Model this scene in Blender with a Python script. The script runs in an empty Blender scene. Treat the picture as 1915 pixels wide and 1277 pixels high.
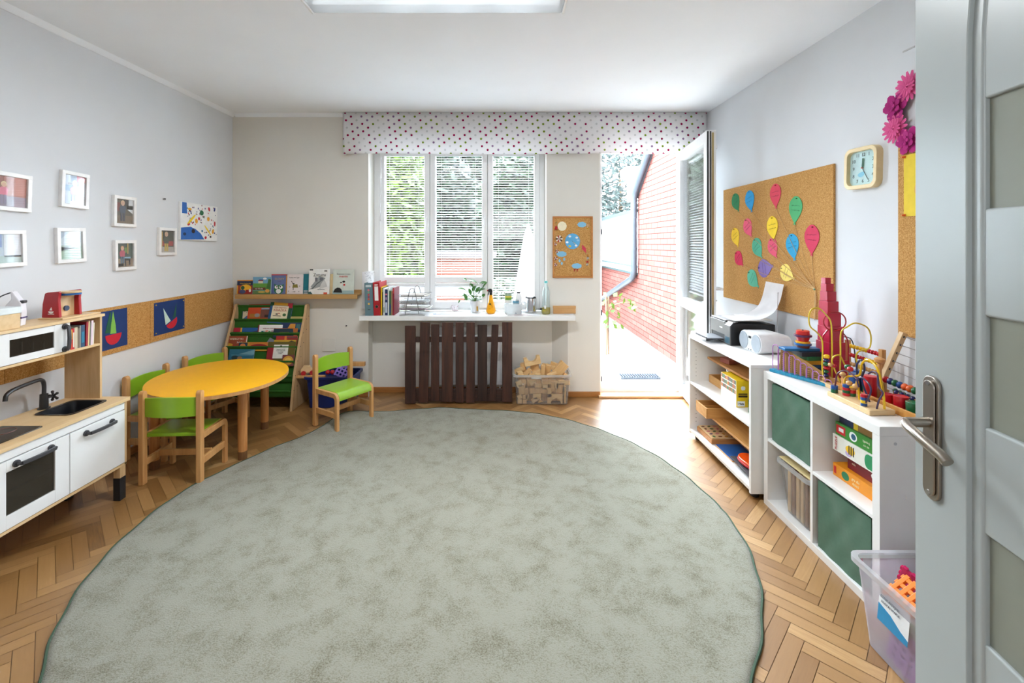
import bpy, bmesh, math, random
from mathutils import Vector, Matrix
random.seed(7)
S = bpy.context.scene
COL = S.collection
PI = math.pi
# ------------------------------------------------------------------ measured frame of the room (metres)
CH, F, CX, CY = 1.43, 851.0, 941.0, 456.0       # camera height, focal length and vanishing point in photo pixels
XL, XR, YB, H = -2.53, 1.89, 4.255, 2.645        # left wall, right wall, window wall, ceiling
def AY(px, py, Y): return ((px-CX)*Y/F, CH-(py-CY)*Y/F)             # -> x, z on a plane of depth Y
def AX(px, py, X):
    Y = X*F/(px-CX); return (Y, CH-(py-CY)*Y/F)                     # -> y, z on a side plane
def AZ(px, py, Z):
    Y = (CH-Z)*F/(py-CY); return ((px-CX)*Y/F, Y)                   # -> x, y on a level plane
# ------------------------------------------------------------------ camera, world, lights, exposure
cam = bpy.data.cameras.new('camera'); camo = bpy.data.objects.new('camera', cam); COL.objects.link(camo)
camo.location = (0, 0, CH); camo.rotation_euler = (PI/2, 0, 0)
cam.sensor_width = 36; cam.lens = F/1915*36
cam.shift_x = (957.5-CX)/1915; cam.shift_y = -(638.5-CY)/1915
cam.clip_start = 0.02; cam.clip_end = 200
S.camera = camo
S.view_settings.view_transform = 'Standard'; S.view_settings.look = 'None'
S.view_settings.gamma = 1; S.view_settings.use_curve_mapping = False
S.view_settings.exposure = 2.46
S.cycles.max_bounces = 12; S.cycles.diffuse_bounces = 6; S.cycles.glossy_bounces = 4
S.cycles.transparent_max_bounces = 24; S.cycles.transmission_bounces = 6
S.cycles.use_denoising = True; S.cycles.caustics_reflective = False; S.cycles.caustics_refractive = False
S.cycles.sample_clamp_indirect = 6
w = bpy.data.worlds.new('sky'); S.world = w; w.use_nodes = True
bg = w.node_tree.nodes['Background']; bg.inputs['Color'].default_value = (0.74, 0.88, 1.0, 1); bg.inputs['Strength'].default_value = 8.0
def area(name, loc, rot, sx, sy, energy, color=(1, 1, 1), portal=False):
    l = bpy.data.lights.new(name, 'AREA'); l.shape = 'RECTANGLE'; l.size = sx; l.size_y = sy
    l.energy = energy; l.color = color
    o = bpy.data.objects.new(name, l); COL.objects.link(o); o.location = loc; o.rotation_euler = rot
    if portal: l.cycles.is_portal = True
    return o
area('window_portal', (-0.425, 4.62, 1.55), (-PI/2, 0, 0), 1.7, 1.6, 1, portal=True)
area('balcony_portal', (1.32, 4.62, 1.15), (-PI/2, 0, 0), 0.85, 2.35, 1, portal=True)
area('hall_fill', (0.1, -1.55, 2.0), (PI/2-0.25, 0, 0), 1.4, 0.9, 5, (0.93, 0.97, 1.0))  # unseen fill light added behind the camera to brighten the room
sun = bpy.data.lights.new('sun', 'SUN'); sun.energy = 1.3; sun.angle = 0.7; sun.color = (1, 0.98, 0.95)
suno = bpy.data.objects.new('sun', sun); COL.objects.link(suno); suno.rotation_euler = Vector((0.14, -0.80, -0.58)).to_track_quat('-Z', 'Y').to_euler()
# ------------------------------------------------------------------ materials
def lin(c):
    r = []
    for v in c[:3]:
        v = v/255.0
        r.append(v/12.92 if v <= 0.04045 else ((v+0.055)/1.055)**2.4)
    return (r[0], r[1], r[2], 1)
MATS = {}
def _new(name):
    m = bpy.data.materials.new(name); m.use_nodes = True
    nt = m.node_tree; b = nt.nodes['Principled BSDF']
    return m, nt, b
def N(nt, t, **kw):
    n = nt.nodes.new(t)
    for k, v in kw.items():
        if k.startswith('i_'):
            key = k[2:]; key = int(key) if key.isdigit() else key.replace('_', ' ')
            n.inputs[key].default_value = v
        else: setattr(n, k, v)
    return n
def ramp(nt, stops):
    r = nt.nodes.new('ShaderNodeValToRGB'); e = r.color_ramp.elements
    while len(e) < len(stops): e.new(0.5)
    for x, (p, c) in zip(e, stops): x.position = p; x.color = c
    return r
def pm(c, rough=0.5, metal=0.0, var=0.05, scale=25.0, bump=0.0, spec=0.5, coat=0.0, sheen=0.0):
    """plain painted / plastic / metal surface: one colour with slight mottling"""
    key = ('pm', tuple(c), rough, metal, var, scale, bump, spec, coat, sheen)
    if key in MATS: return MATS[key]
    m, nt, b = _new('surface_%d_%d_%d' % tuple(c[:3]))
    base = lin(c)
    tc = N(nt, 'ShaderNodeTexCoord'); no = N(nt, 'ShaderNodeTexNoise', i_Scale=scale, i_Detail=3.0)
    nt.links.new(tc.outputs['Object'], no.inputs['Vector'])
    r = ramp(nt, [(0.3, tuple(min(1, x*(1-var)) for x in base[:3])+(1,)), (0.7, tuple(min(1, x*(1+var)) for x in base[:3])+(1,))])
    nt.links.new(no.outputs['Fac'], r.inputs['Fac']); nt.links.new(r.outputs['Color'], b.inputs['Base Color'])
    b.inputs['Roughness'].default_value = rough; b.inputs['Metallic'].default_value = metal
    b.inputs['Specular IOR Level'].default_value = spec; b.inputs['Coat Weight'].default_value = coat
    b.inputs['Sheen Weight'].default_value = sheen
    if bump:
        bn = N(nt, 'ShaderNodeBump', i_Strength=bump, i_Distance=0.002)
        nt.links.new(no.outputs['Fac'], bn.inputs['Height']); nt.links.new(bn.outputs['Normal'], b.inputs['Normal'])
    MATS[key] = m; return m
def wood(c1, c2, axis=0, scale=9.0, rough=0.45, coat=0.0):
    key = ('wood', tuple(c1), tuple(c2), axis, scale, rough, coat)
    if key in MATS: return MATS[key]
    m, nt, b = _new('wood_%d_%d_%d' % tuple(c1))
    tc = N(nt, 'ShaderNodeTexCoord'); mp = N(nt, 'ShaderNodeMapping')
    s = [scale*6]*3; s[axis] = scale*0.5; mp.inputs['Scale'].default_value = s
    no = N(nt, 'ShaderNodeTexNoise', i_Scale=1.0, i_Detail=5.0, i_Roughness=0.6, i_Distortion=0.6)
    nt.links.new(tc.outputs['Object'], mp.inputs['Vector']); nt.links.new(mp.outputs['Vector'], no.inputs['Vector'])
    r = ramp(nt, [(0.32, lin(c1)), (0.68, lin(c2))])
    nt.links.new(no.outputs['Fac'], r.inputs['Fac']); nt.links.new(r.outputs['Color'], b.inputs['Base Color'])
    b.inputs['Roughness'].default_value = rough; b.inputs['Coat Weight'].default_value = coat
    bn = N(nt, 'ShaderNodeBump', i_Strength=0.08, i_Distance=0.001)
    nt.links.new(no.outputs['Fac'], bn.inputs['Height']); nt.links.new(bn.outputs['Normal'], b.inputs['Normal'])
    MATS[key] = m; return m
def speckle(name, c1, c2, c3, scale=170.0, rough=0.85):
    if name in MATS: return MATS[name]
    m, nt, b = _new(name)
    tc = N(nt, 'ShaderNodeTexCoord'); v = N(nt, 'ShaderNodeTexVoronoi', i_Scale=scale); no = N(nt, 'ShaderNodeTexNoise', i_Scale=scale*0.55, i_Detail=4.0)
    for n in (v, no): nt.links.new(tc.outputs['Object'], n.inputs['Vector'])
    mx = N(nt, 'ShaderNodeMath', operation='MULTIPLY_ADD'); sp = N(nt, 'ShaderNodeSeparateColor')
    nt.links.new(v.outputs['Color'], sp.inputs['Color']); nt.links.new(sp.outputs[0], mx.inputs[0]); mx.inputs[1].default_value = 0.45
    nt.links.new(no.outputs['Fac'], mx.inputs[2])
    r = ramp(nt, [(0.45, lin(c1)), (0.72, lin(c2)), (0.98, lin(c3))])
    nt.links.new(mx.outputs[0], r.inputs['Fac']); nt.links.new(r.outputs['Color'], b.inputs['Base Color'])
    b.inputs['Roughness'].default_value = rough; b.inputs['Specular IOR Level'].default_value = 0.2
    bn = N(nt, 'ShaderNodeBump', i_Strength=0.3, i_Distance=0.001)
    nt.links.new(no.outputs['Fac'], bn.inputs['Height']); nt.links.new(bn.outputs['Normal'], b.inputs['Normal'])
    MATS[name] = m; return m
def clear(name, tint=(1, 1, 1), haze=0.0, refl=0.06, rough=0.02, hazecol=(230, 235, 240), fres=0.5):
    """thin glass or clear plastic: see-through, a little milky, with reflections"""
    if name in MATS: return MATS[name]
    m = bpy.data.materials.new(name); m.use_nodes = True; nt = m.node_tree; nt.nodes.clear()
    out = N(nt, 'ShaderNodeOutputMaterial'); tr = N(nt, 'ShaderNodeBsdfTransparent'); tr.inputs[0].default_value = (*tint, 1)
    gl = N(nt, 'ShaderNodeBsdfGlossy', i_Roughness=rough)
    fr = N(nt, 'ShaderNodeLayerWeight', i_Blend=0.25); mm = N(nt, 'ShaderNodeMath', operation='MULTIPLY_ADD')
    nt.links.new(fr.outputs['Fresnel'], mm.inputs[0]); mm.inputs[1].default_value = fres; mm.inputs[2].default_value = refl*0.5
    mx = N(nt, 'ShaderNodeMixShader'); nt.links.new(mm.outputs[0], mx.inputs[0]); nt.links.new(gl.outputs[0], mx.inputs[2])
    if haze:
        di = N(nt, 'ShaderNodeBsdfDiffuse'); di.inputs[0].default_value = lin(hazecol); tl = N(nt, 'ShaderNodeBsdfTranslucent'); tl.inputs[0].default_value = lin(hazecol)
        m1 = N(nt, 'ShaderNodeMixShader', i_0=0.5); nt.links.new(di.outputs[0], m1.inputs[1]); nt.links.new(tl.outputs[0], m1.inputs[2])
        no = N(nt, 'ShaderNodeTexNoise', i_Scale=6.0); h2 = N(nt, 'ShaderNodeMath', operation='MULTIPLY_ADD'); nt.links.new(no.outputs['Fac'], h2.inputs[0]); h2.inputs[1].default_value = 0.06; h2.inputs[2].default_value = haze-0.03
        m2 = N(nt, 'ShaderNodeMixShader'); nt.links.new(h2.outputs[0], m2.inputs[0]); nt.links.new(tr.outputs[0], m2.inputs[1]); nt.links.new(m1.outputs[0], m2.inputs[2])
        nt.links.new(m2.outputs[0], mx.inputs[1])
    else: nt.links.new(tr.outputs[0], mx.inputs[1])
    nt.links.new(mx.outputs[0], out.inputs[0]); MATS[name] = m; return m
def thin(name, c, trans=0.35, rough=0.6):
    """thin sheet that lets light through: paper, leaf, blind slat, fabric"""
    if name in MATS: return MATS[name]
    m = bpy.data.materials.new(name); m.use_nodes = True; nt = m.node_tree; nt.nodes.clear()
    out = N(nt, 'ShaderNodeOutputMaterial'); di = N(nt, 'ShaderNodeBsdfPrincipled', i_Roughness=rough); tl = N(nt, 'ShaderNodeBsdfTranslucent')
    no = N(nt, 'ShaderNodeTexNoise', i_Scale=8.0); tc = N(nt, 'ShaderNodeTexCoord'); nt.links.new(tc.outputs['Object'], no.inputs['Vector'])
    base = lin(c); r = ramp(nt, [(0.3, tuple(x*0.85 for x in base[:3])+(1,)), (0.7, base)])
    nt.links.new(no.outputs['Fac'], r.inputs[0])
    nt.links.new(r.outputs[0], di.inputs['Base Color']); nt.links.new(r.outputs[0], tl.inputs[0])
    mx = N(nt, 'ShaderNodeMixShader', i_0=trans); nt.links.new(di.outputs[0], mx.inputs[1]); nt.links.new(tl.outputs[0], mx.inputs[2])
    nt.links.new(mx.outputs[0], out.inputs[0]); MATS[name] = m; return m
# ------------------------------------------------------------------ mesh building
class MB:
    def __init__(s, mat): s.v = []; s.f = []; s.mi = []; s.mats = [mat]; s.cur = 0; s.xf = None; s.uv = None
    def use(s, mat):
        if mat not in s.mats: s.mats.append(mat)
        s.cur = s.mats.index(mat); return s
    def at(s, loc=(0, 0, 0), rx=0, ry=0, rz=0, sc=None):
        s.xf = Matrix.Translation(loc) @ Matrix.Rotation(rz, 4, 'Z') @ Matrix.Rotation(ry, 4, 'Y') @ Matrix.Rotation(rx, 4, 'X')
        return s
    def add(s, vs, fs):
        o = len(s.v)
        for p in vs:
            p = Vector(p); s.v.append(s.xf @ p if s.xf else p)
        for f in fs: s.f.append([o+i for i in f]); s.mi.append(s.cur)
        return s
    def box(s, x0, x1, y0, y1, z0, z1):
        vs = [(x, y, z) for x in (x0, x1) for y in (y0, y1) for z in (z0, z1)]
        return s.add(vs, [(0, 1, 3, 2), (4, 6, 7, 5), (0, 4, 5, 1), (2, 3, 7, 6), (0, 2, 6, 4), (1, 5, 7, 3)])
    def cb(s, c, d): return s.box(c[0]-d[0]/2, c[0]+d[0]/2, c[1]-d[1]/2, c[1]+d[1]/2, c[2]-d[2]/2, c[2]+d[2]/2)
    def prism(s, poly, d0, d1, ax='y'):
        n = len(poly)
        def P(a, b, d): return {'y': (a, d, b), 'x': (d, a, b), 'z': (a, b, d)}[ax]
        vs = [P(a, b, d0) for a, b in poly]+[P(a, b, d1) for a, b in poly]
        fs = [list(range(n))[::-1], list(range(n, 2*n))]+[(i, (i+1) % n, n+(i+1) % n, n+i) for i in range(n)]
        return s.add(vs, fs)
    def ring(s, c, u, v, r, n): return [c+u*(r*math.cos(2*PI*i/n))+v*(r*math.sin(2*PI*i/n)) for i in range(n)]
    def cyl(s, p0, p1, r0, r1=None, n=16, caps=True):
        p0 = Vector(p0); p1 = Vector(p1); r1 = r0 if r1 is None else r1
        d = (p1-p0).normalized(); u = d.orthogonal().normalized(); v = d.cross(u)
        vs = s.ring(p0, u, v, r0, n)+s.ring(p1, u, v, r1, n)
        fs = [(i, (i+1) % n, n+(i+1) % n, n+i) for i in range(n)]
        if caps: fs += [list(range(n))[::-1], list(range(n, 2*n))]
        return s.add(vs, fs)
    def tube(s, pts, r, n=8, closed=False):
        pts = [Vector(p) for p in pts]; m = len(pts); vs = []; u = None
        for i, p in enumerate(pts):
            a = pts[(i-1) % m] if (closed or i > 0) else p; b = pts[(i+1) % m] if (closed or i < m-1) else p
            d = (b-a).normalized()
            if u is None: u = d.orthogonal().normalized()
            else:
                u = u-d*u.dot(d)
                u = u.normalized() if u.length > 1e-6 else d.orthogonal().normalized()
            rr = r[i] if isinstance(r, (list, tuple)) else r
            vs += s.ring(p, u, d.cross(u), rr, n)
        fs = []
        for i in range(m if closed else m-1):
            j = (i+1) % m
            fs += [(i*n+k, i*n+(k+1) % n, j*n+(k+1) % n, j*n+k) for k in range(n)]
        if not closed: fs += [list(range(n))[::-1], list(range((m-1)*n, m*n))]
        return s.add(vs, fs)
    def lathe(s, prof, c=(0, 0, 0), n=24):
        vs = []; fs = []; m = len(prof)
        for r, z in prof: vs += [(c[0]+max(r, 1e-4)*math.cos(2*PI*i/n), c[1]+max(r, 1e-4)*math.sin(2*PI*i/n), c[2]+z) for i in range(n)]
        for k in range(m-1): fs += [(k*n+i, k*n+(i+1) % n, (k+1)*n+(i+1) % n, (k+1)*n+i) for i in range(n)]
        if prof[0][0] < 0.5 and prof[0][0] > 1e-3: fs.append(list(range(n))[::-1])
        if prof[-1][0] > 1e-3: fs.append(list(range((m-1)*n, m*n)))
        return s.add(vs, fs)
    def sph(s, c, r, n=12, sc=(1, 1, 1)):
        prof = [(math.sin(PI*i/(n//2)), -math.cos(PI*i/(n//2))) for i in range(n//2+1)]
        vs = []; fs = []
        for a, z in prof: vs += [(c[0]+r*sc[0]*max(a, 1e-3)*math.cos(2*PI*i/n), c[1]+r*sc[1]*max(a, 1e-3)*math.sin(2*PI*i/n), c[2]+r*sc[2]*z) for i in range(n)]
        for k in range(n//2): fs += [(k*n+i, k*n+(i+1) % n, (k+1)*n+(i+1) % n, (k+1)*n+i) for i in range(n)]
        return s.add(vs, fs)
    # flat art on a vertical face looking towards -y: outline in (x, z), t thick, standing on depth y
    def art(s, poly, y, t=0.0006): return s.prism(poly, y-t, y, 'y')
    def rect(s, x0, x1, z0, z1, y, t=0.0006): return s.art([(x0, z0), (x1, z0), (x1, z1), (x0, z1)], y, t)
    def ell(s, cx, cz, rx, rz, y, t=0.0006, n=20, rot=0):
        c, q = math.cos(rot), math.sin(rot)
        return s.art([(cx+rx*math.cos(a)*c-rz*math.sin(a)*q, cz+rx*math.cos(a)*q+rz*math.sin(a)*c) for a in [2*PI*i/n for i in range(n)]], y, t)
    def build(s, name, parent=None, bev=0.0, seg=2, ang=38, loc=None, rz=0.0, flat=False):
        me = bpy.data.meshes.new(name); vs = s.v
        o = bpy.data.objects.new(name, me)
        if parent is not None: o.parent = parent
        elif loc is not None: o.location = loc; o.rotation_euler = (0, 0, rz)
        else:
            lo = [min(p[i] for p in vs) for i in range(3)]; hi = [max(p[i] for p in vs) for i in range(3)]
            org = Vector(((lo[0]+hi[0])/2, (lo[1]+hi[1])/2, lo[2])); vs = [p-org for p in vs]; o.location = org
        me.from_pydata([tuple(p) for p in vs], [], s.f)
        for mt in s.mats: me.materials.append(mt)
        for p, i in zip(me.polygons, s.mi): p.material_index = i
        bm = bmesh.new(); bm.from_mesh(me); bmesh.ops.recalc_face_normals(bm, faces=bm.faces); bm.to_mesh(me); bm.free()
        if not flat:
            me.polygons.foreach_set('use_smooth', [True]*len(me.polygons)); me.set_sharp_from_angle(angle=math.radians(ang))
        COL.objects.link(o)
        if bev:
            b = o.modifiers.new('bevel', 'BEVEL'); b.width = bev; b.segments = seg; b.limit_method = 'ANGLE'; b.angle_limit = math.radians(40); b.harden_normals = True
        return o
def tag(o, label=None, cat=None, group=None, kind=None):
    if label: o['label'] = label
    if cat: o['category'] = cat
    if group: o['group'] = group
    if kind: o['kind'] = kind
    return o
def thing(name, label, cat, loc=(0, 0, 0), rz=0, group=None, kind=None, rx=0, ry=0):
    o = bpy.data.objects.new(name, None); COL.objects.link(o); o.empty_display_size = 0.05
    o.location = loc; o.rotation_euler = (rx, ry, rz)
    return tag(o, label, cat, group, kind)
def text(name, body, size, mat, parent, loc, rot=(PI/2, 0, 0), align='CENTER', ext=0.0004, sx=1.0):
    cu = bpy.data.curves.new(name, 'FONT'); cu.body = body; cu.size = size; cu.extrude = ext; cu.align_x = align; cu.align_y = 'CENTER'
    cu.resolution_u = 3
    cu.materials.append(mat); o = bpy.data.objects.new(name, cu); COL.objects.link(o); o.parent = parent; o.location = loc; o.rotation_euler = rot; o.scale = (sx, 1, 1)
    return o
def copy_tree(o, loc=None, rz=None, label=None, parent=None):
    c = o.copy(); COL.objects.link(c)
    if parent is not None: c.parent = parent
    if loc is not None: c.location = loc
    if rz is not None: c.rotation_euler = (o.rotation_euler[0], o.rotation_euler[1], rz)
    if label: c['label'] = label
    for ch in o.children: copy_tree(ch, parent=c)
    return c
def arc(cx, cz, r, a0, a1, n): return [(cx+r*math.cos(math.radians(a0+(a1-a0)*i/n)), cz+r*math.sin(math.radians(a0+(a1-a0)*i/n))) for i in range(n+1)]
def rrect(x0, x1, z0, z1, r, n=4):
    return arc(x1-r, z0+r, r, -90, 0, n)+arc(x1-r, z1-r, r, 0, 90, n)+arc(x0+r, z1-r, r, 90, 180, n)+arc(x0+r, z0+r, r, 180, 270, n)
def smooth(pts, k=6, closed=False):
    """points through a Catmull-Rom curve"""
    P = [Vector(p) for p in pts]; n = len(P); out = []
    for i in range(n if closed else n-1):
        a = P[(i-1) % n] if (closed or i > 0) else P[0]*2-P[1]; b = P[i]; c = P[(i+1) % n]; d = P[(i+2) % n] if (closed or i < n-2) else P[n-1]*2-P[n-2]
        for j in range(k):
            t = j/k
            out.append(0.5*((2*b)+(c-a)*t+(2*a-5*b+4*c-d)*t*t+(3*b-a-3*c+d)*t**3))
    if not closed: out.append(P[-1])
    return out
WHITE = pm((234, 235, 234), 0.35, var=0.01, scale=8); WALL = pm((220, 222, 225), 0.9, var=0.02, scale=3, bump=0.05, spec=0.2); WALLB = pm((222, 219, 211), 0.9, var=0.02, scale=3, bump=0.05, spec=0.2); CEIL = pm((240, 243, 247), 0.95, var=0.01, scale=3, spec=0.1)  # WALLB: WALL with the warm bounced light put into its colour
BLACK = pm((22, 22, 24), 0.45); DGREY = pm((62, 62, 66), 0.4); PAPER = pm((238, 238, 236), 0.8)
BEECH = wood((196, 142, 84), (214, 164, 106), 2, 7, 0.4); BIRCH = wood((216, 182, 132), (228, 198, 152), 0, 6, 0.45); BIRCHZ = wood((206, 170, 122), (222, 190, 144), 2, 6, 0.5)
CORK = speckle('cork', (166, 118, 62), (190, 142, 82), (208, 164, 104), 260)
STEEL = pm((190, 190, 192), 0.28, 1.0, 0.03); SATIN = pm((168, 160, 150), 0.32, 1.0, 0.03)
RED = pm((176, 22, 34), 0.35, coat=0.3); YEL = pm((240, 190, 30), 0.4); BLU = pm((24, 96, 160), 0.4); GRN = pm((20, 100, 62), 0.4)
GLASS = clear('window_glass', refl=0.05)
# ================================================================== the room
def struct(o): o['kind'] = 'structure'; return o
# floor: oak herringbone, every strip laid as its own face
def parquet():
    W, R = 0.056, 5; me = bpy.data.meshes.new('floor'); vs = []; fs = []; tone = []; uvs = []
    ca = math.cos(PI/4); g = 0.0011
    def put(a0, b0, a1, b1, along):
        pts = [(a0+g, b0+g), (a1-g, b0+g), (a1-g, b1-g), (a0+g, b1-g)]
        pts = [((a-b)*ca, (a+b)*ca) for a, b in pts]
        mx = sum(p[0] for p in pts)/4-0.3; my = sum(p[1] for p in pts)/4+1.6
        if not (-2.85 < mx < 2.2 and -2.2 < my < 4.7): return
        # clip to the room rectangle
        poly = [(p[0]-0.3, p[1]+1.6) for p in pts]; U = [(0, 0), (1, 0), (1, 1), (0, 1)] if along == 0 else [(0, 1), (0, 0), (1, 0), (1, 1)]
        poly = [(x, y, u, v) for (x, y), (u, v) in zip(poly, U)]
        for ax, lim, sg in ((0, XL, 1), (0, XR, -1), (1, -2.0, 1), (1, 4.45, -1)):
            out = []
            for i in range(len(poly)):
                p, q = poly[i], poly[(i+1) % len(poly)]; dp, dq = sg*(p[ax]-lim), sg*(q[ax]-lim)
                if dp >= 0: out.append(p)
                if dp*dq < 0:
                    t = dp/(dp-dq); out.append(tuple(p[k]+(q[k]-p[k])*t for k in range(4)))
            poly = out
            if len(poly) < 3: return
        o = len(vs); vs.extend((p[0], p[1], 0.0) for p in poly); fs.append(list(range(o, o+len(poly))))
        t = random.random(); s = random.random()*50
        for p in poly: tone.append((t, s/50, 0, 1)); uvs.append((p[2]*R*W+s, p[3]*W+s*0.37))
    for i in range(-80, 80):
        for j in range(-80, 80):
            k = (i-j) % (2*R)
            if k == 0: put(i*W, j*W, (i+R)*W, (j+1)*W, 0)
            elif k == 2*R-1: put(i*W, j*W, (i+1)*W, (j+R)*W, 1)
    o0 = len(vs); vs.extend([(XL, -2.0, -0.002), (XR, -2.0, -0.002), (XR, 4.45, -0.002), (XL, 4.45, -0.002)]); fs.append([o0, o0+1, o0+2, o0+3])
    tone.extend([(-1, 0, 0, 1)]*4); uvs.extend([(0, 0)]*4)
    o0 = len(vs); vs.extend([(x, y, z) for z in (-0.002, -0.1) for x, y in ((XL, -2), (XR, -2), (XR, 4.45), (XL, 4.45))])
    for q in ((0, 1, 5, 4), (1, 2, 6, 5), (2, 3, 7, 6), (3, 0, 4, 7), (4, 5, 6, 7)): fs.append([o0+i for i in q]); tone.extend([(-1, 0, 0, 1)]*4); uvs.extend([(0, 0)]*4)
    me.from_pydata(vs, [], fs)
    ca_ = me.color_attributes.new('strip', 'FLOAT_COLOR', 'CORNER')
    for i, t in enumerate(tone): ca_.data[i].color = t
    uv = me.uv_layers.new(name='grain')
    for i, t in enumerate(uvs): uv.data[i].uv = t
    m, nt, b = _new('oak_parquet')
    at = N(nt, 'ShaderNodeAttribute', attribute_name='strip'); se = N(nt, 'ShaderNodeSeparateColor'); nt.links.new(at.outputs['Color'], se.inputs[0])
    u = N(nt, 'ShaderNodeUVMap', uv_map='grain'); mp = N(nt, 'ShaderNodeMapping'); mp.inputs['Scale'].default_value = (7, 90, 1)
    no = N(nt, 'ShaderNodeTexNoise', i_Scale=1.0, i_Detail=5.0, i_Roughness=0.65, i_Distortion=0.4)
    nt.links.new(u.outputs[0], mp.inputs[0]); nt.links.new(mp.outputs[0], no.inputs['Vector'])
    ma = N(nt, 'ShaderNodeMath', operation='MULTIPLY_ADD'); nt.links.new(no.outputs['Fac'], ma.inputs[0]); ma.inputs[1].default_value = 0.5; sc_t = N(nt, 'ShaderNodeMath', operation='MULTIPLY_ADD', i_1=1.0, i_2=0.0); nt.links.new(se.outputs[0], sc_t.inputs[0]); nt.links.new(sc_t.outputs[0], ma.inputs[2])
    r = ramp(nt, [(0.0, lin((36, 22, 10))), (0.2, lin((132, 92, 46))), (0.75, lin((164, 123, 73))), (1.35/1.5, lin((190, 152, 102)))])
    dv = N(nt, 'ShaderNodeMath', operation='DIVIDE', i_1=1.5); nt.links.new(ma.outputs[0], dv.inputs[0])
    nt.links.new(dv.outputs[0], r.inputs[0]); nt.links.new(r.outputs[0], b.inputs['Base Color'])
    b.inputs['Roughness'].default_value = 0.42; b.inputs['Specular IOR Level'].default_value = 0.7; b.inputs['Coat Weight'].default_value = 0.35; b.inputs['Coat Roughness'].default_value = 0.33
    bn = N(nt, 'ShaderNodeBump', i_Strength=0.12, i_Distance=0.001); nt.links.new(no.outputs['Fac'], bn.inputs['Height']); nt.links.new(bn.outputs[0], b.inputs['Normal'])
    me.materials.append(m); o = bpy.data.objects.new('floor', me); COL.objects.link(o); return struct(o)
parquet()
WO = YB+0.30
m = MB(WALL); m.box(XL-0.2, XL, -0.2, WO, -0.1, H); struct(m.build('wall_left', flat=True))
m = MB(WALL); m.box(XR, XR+0.2, -0.2, WO, -0.1, H); struct(m.build('wall_right', flat=True))
WX0, WX1, NX1, DX0, DX1, WZ, WT, DT = -1.26, 0.405, 0.605, 0.905, 1.735, 0.735, 2.37, 2.36
m = MB(WALLB); m.box(XL, WX0, YB, WO, -0.1, H); m.box(WX0, NX1, 4.39, WO, -0.1, WZ); m.box(WX1, NX1, YB, WO, WZ, H)
m.box(NX1, DX0, YB, WO, -0.1, H); m.box(WX0, WX1, YB, WO, WT, H); m.box(DX0, DX1, YB, WO, DT, H); m.box(DX1, XR, YB, WO, -0.1, H)
m.prism([(NX1, YB), (NX1, 4.39), (0.47, 4.39)], -0.1, WZ, 'z'); m.box(DX0, DX1, YB+0.19, WO, -0.1, -0.001)
struct(m.build('wall_back', flat=True))
m = MB(WALL); m.box(XL, -0.30, -0.2, -0.06, 0, H); m.box(0.78, XR, -0.2, -0.06, 0, H); m.box(-0.30, 0.78, -0.2, -0.06, 2.12, H); struct(m.build('wall_front', flat=True))
m = MB(WALL); m.box(-0.75, -0.70, -1.9, -0.2, 0, H); m.box(1.0, 1.05, -1.9, -0.2, 0, H); m.box(-0.75, 1.05, -1.95, -1.9, 0, H); m.box(-0.75, 1.05, -1.95, -0.2, H, H+0.05); struct(m.build('wall_hall', flat=True))
m = MB(CEIL); m.box(XL-0.2, XR+0.2, -0.2, WO, H, H+0.12); struct(m.build('ceiling', flat=True))
# mouldings under the ceiling and oak skirting
m = MB(CEIL); m.prism([(XL, H), (XL+0.03, H), (XL+0.008, H-0.03), (XL, H-0.03)], -0.06, YB, 'y'); struct(m.build('trim_1'))
m = MB(CEIL); m.prism([(YB, H), (YB-0.03, H), (YB-0.008, H-0.03), (YB, H-0.03)], XL+0.03, -1.45, 'x'); struct(m.build('trim_2'))
OAK = wood((150, 96, 46), (178, 122, 66), 0, 8, 0.4)
SK = 0.052
m = MB(OAK); m.box(XL, WX0, YB-0.016, YB, 0, SK); m.box(WX0, 0.47, 4.374, 4.39, 0, SK); m.box(NX1, DX0, YB-0.016, YB, 0, SK); m.box(NX1-0.016, NX1, YB, YB+0.02, 0, SK); m.box(DX1, XR, YB-0.016, YB, 0, SK)
struct(m.build('baseboard_back', bev=0.004))
m = MB(wood((150, 96, 46), (178, 122, 66), 1, 8, 0.4)); m.box(XL, XL+0.016, -0.06, YB-0.016, 0, SK); struct(m.build('baseboard_left', bev=0.004))
m = MB(wood((150, 96, 46), (178, 122, 66), 1, 8, 0.4)); m.box(XR-0.016, XR, -0.06, YB-0.016, 0, SK); struct(m.build('baseboard_right', bev=0.004))
# ------------------------------------------------------------------ window: three sashes in one frame
UPVC = pm((238, 239, 240), 0.25, var=0.01)
WY = 4.44
win = thing('window_1', 'white three-sash window above the long white worktop', 'window', (-0.43, WY, WZ), kind='structure')
def wl(x): return x+0.43
def zz(z): return z-WZ
fr = MB(UPVC); x0, x1 = wl(WX0), wl(WX1); z0, z1 = zz(0.78), zz(WT)
fr.box(x0, x0+0.055, 0, 0.07, z0, z1); fr.box(x1-0.05, x1, 0, 0.07, z0, z1); fr.box(x0, x1, 0, 0.07, z1-0.05, z1); fr.box(x0, x1, 0.0, 0.07, z0, z0+0.03)
fr.box(wl(-0.735), wl(-0.688), 0.005, 0.07, z0, z1); fr.box(wl(-0.175), wl(-0.13), 0.005, 0.07, z0, z1)
fr.build('frame', win, 0.004)
sashes = [(-1.205, -0.712, True), (-0.712, -0.153, True), (-0.153, 0.355, False)]
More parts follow.
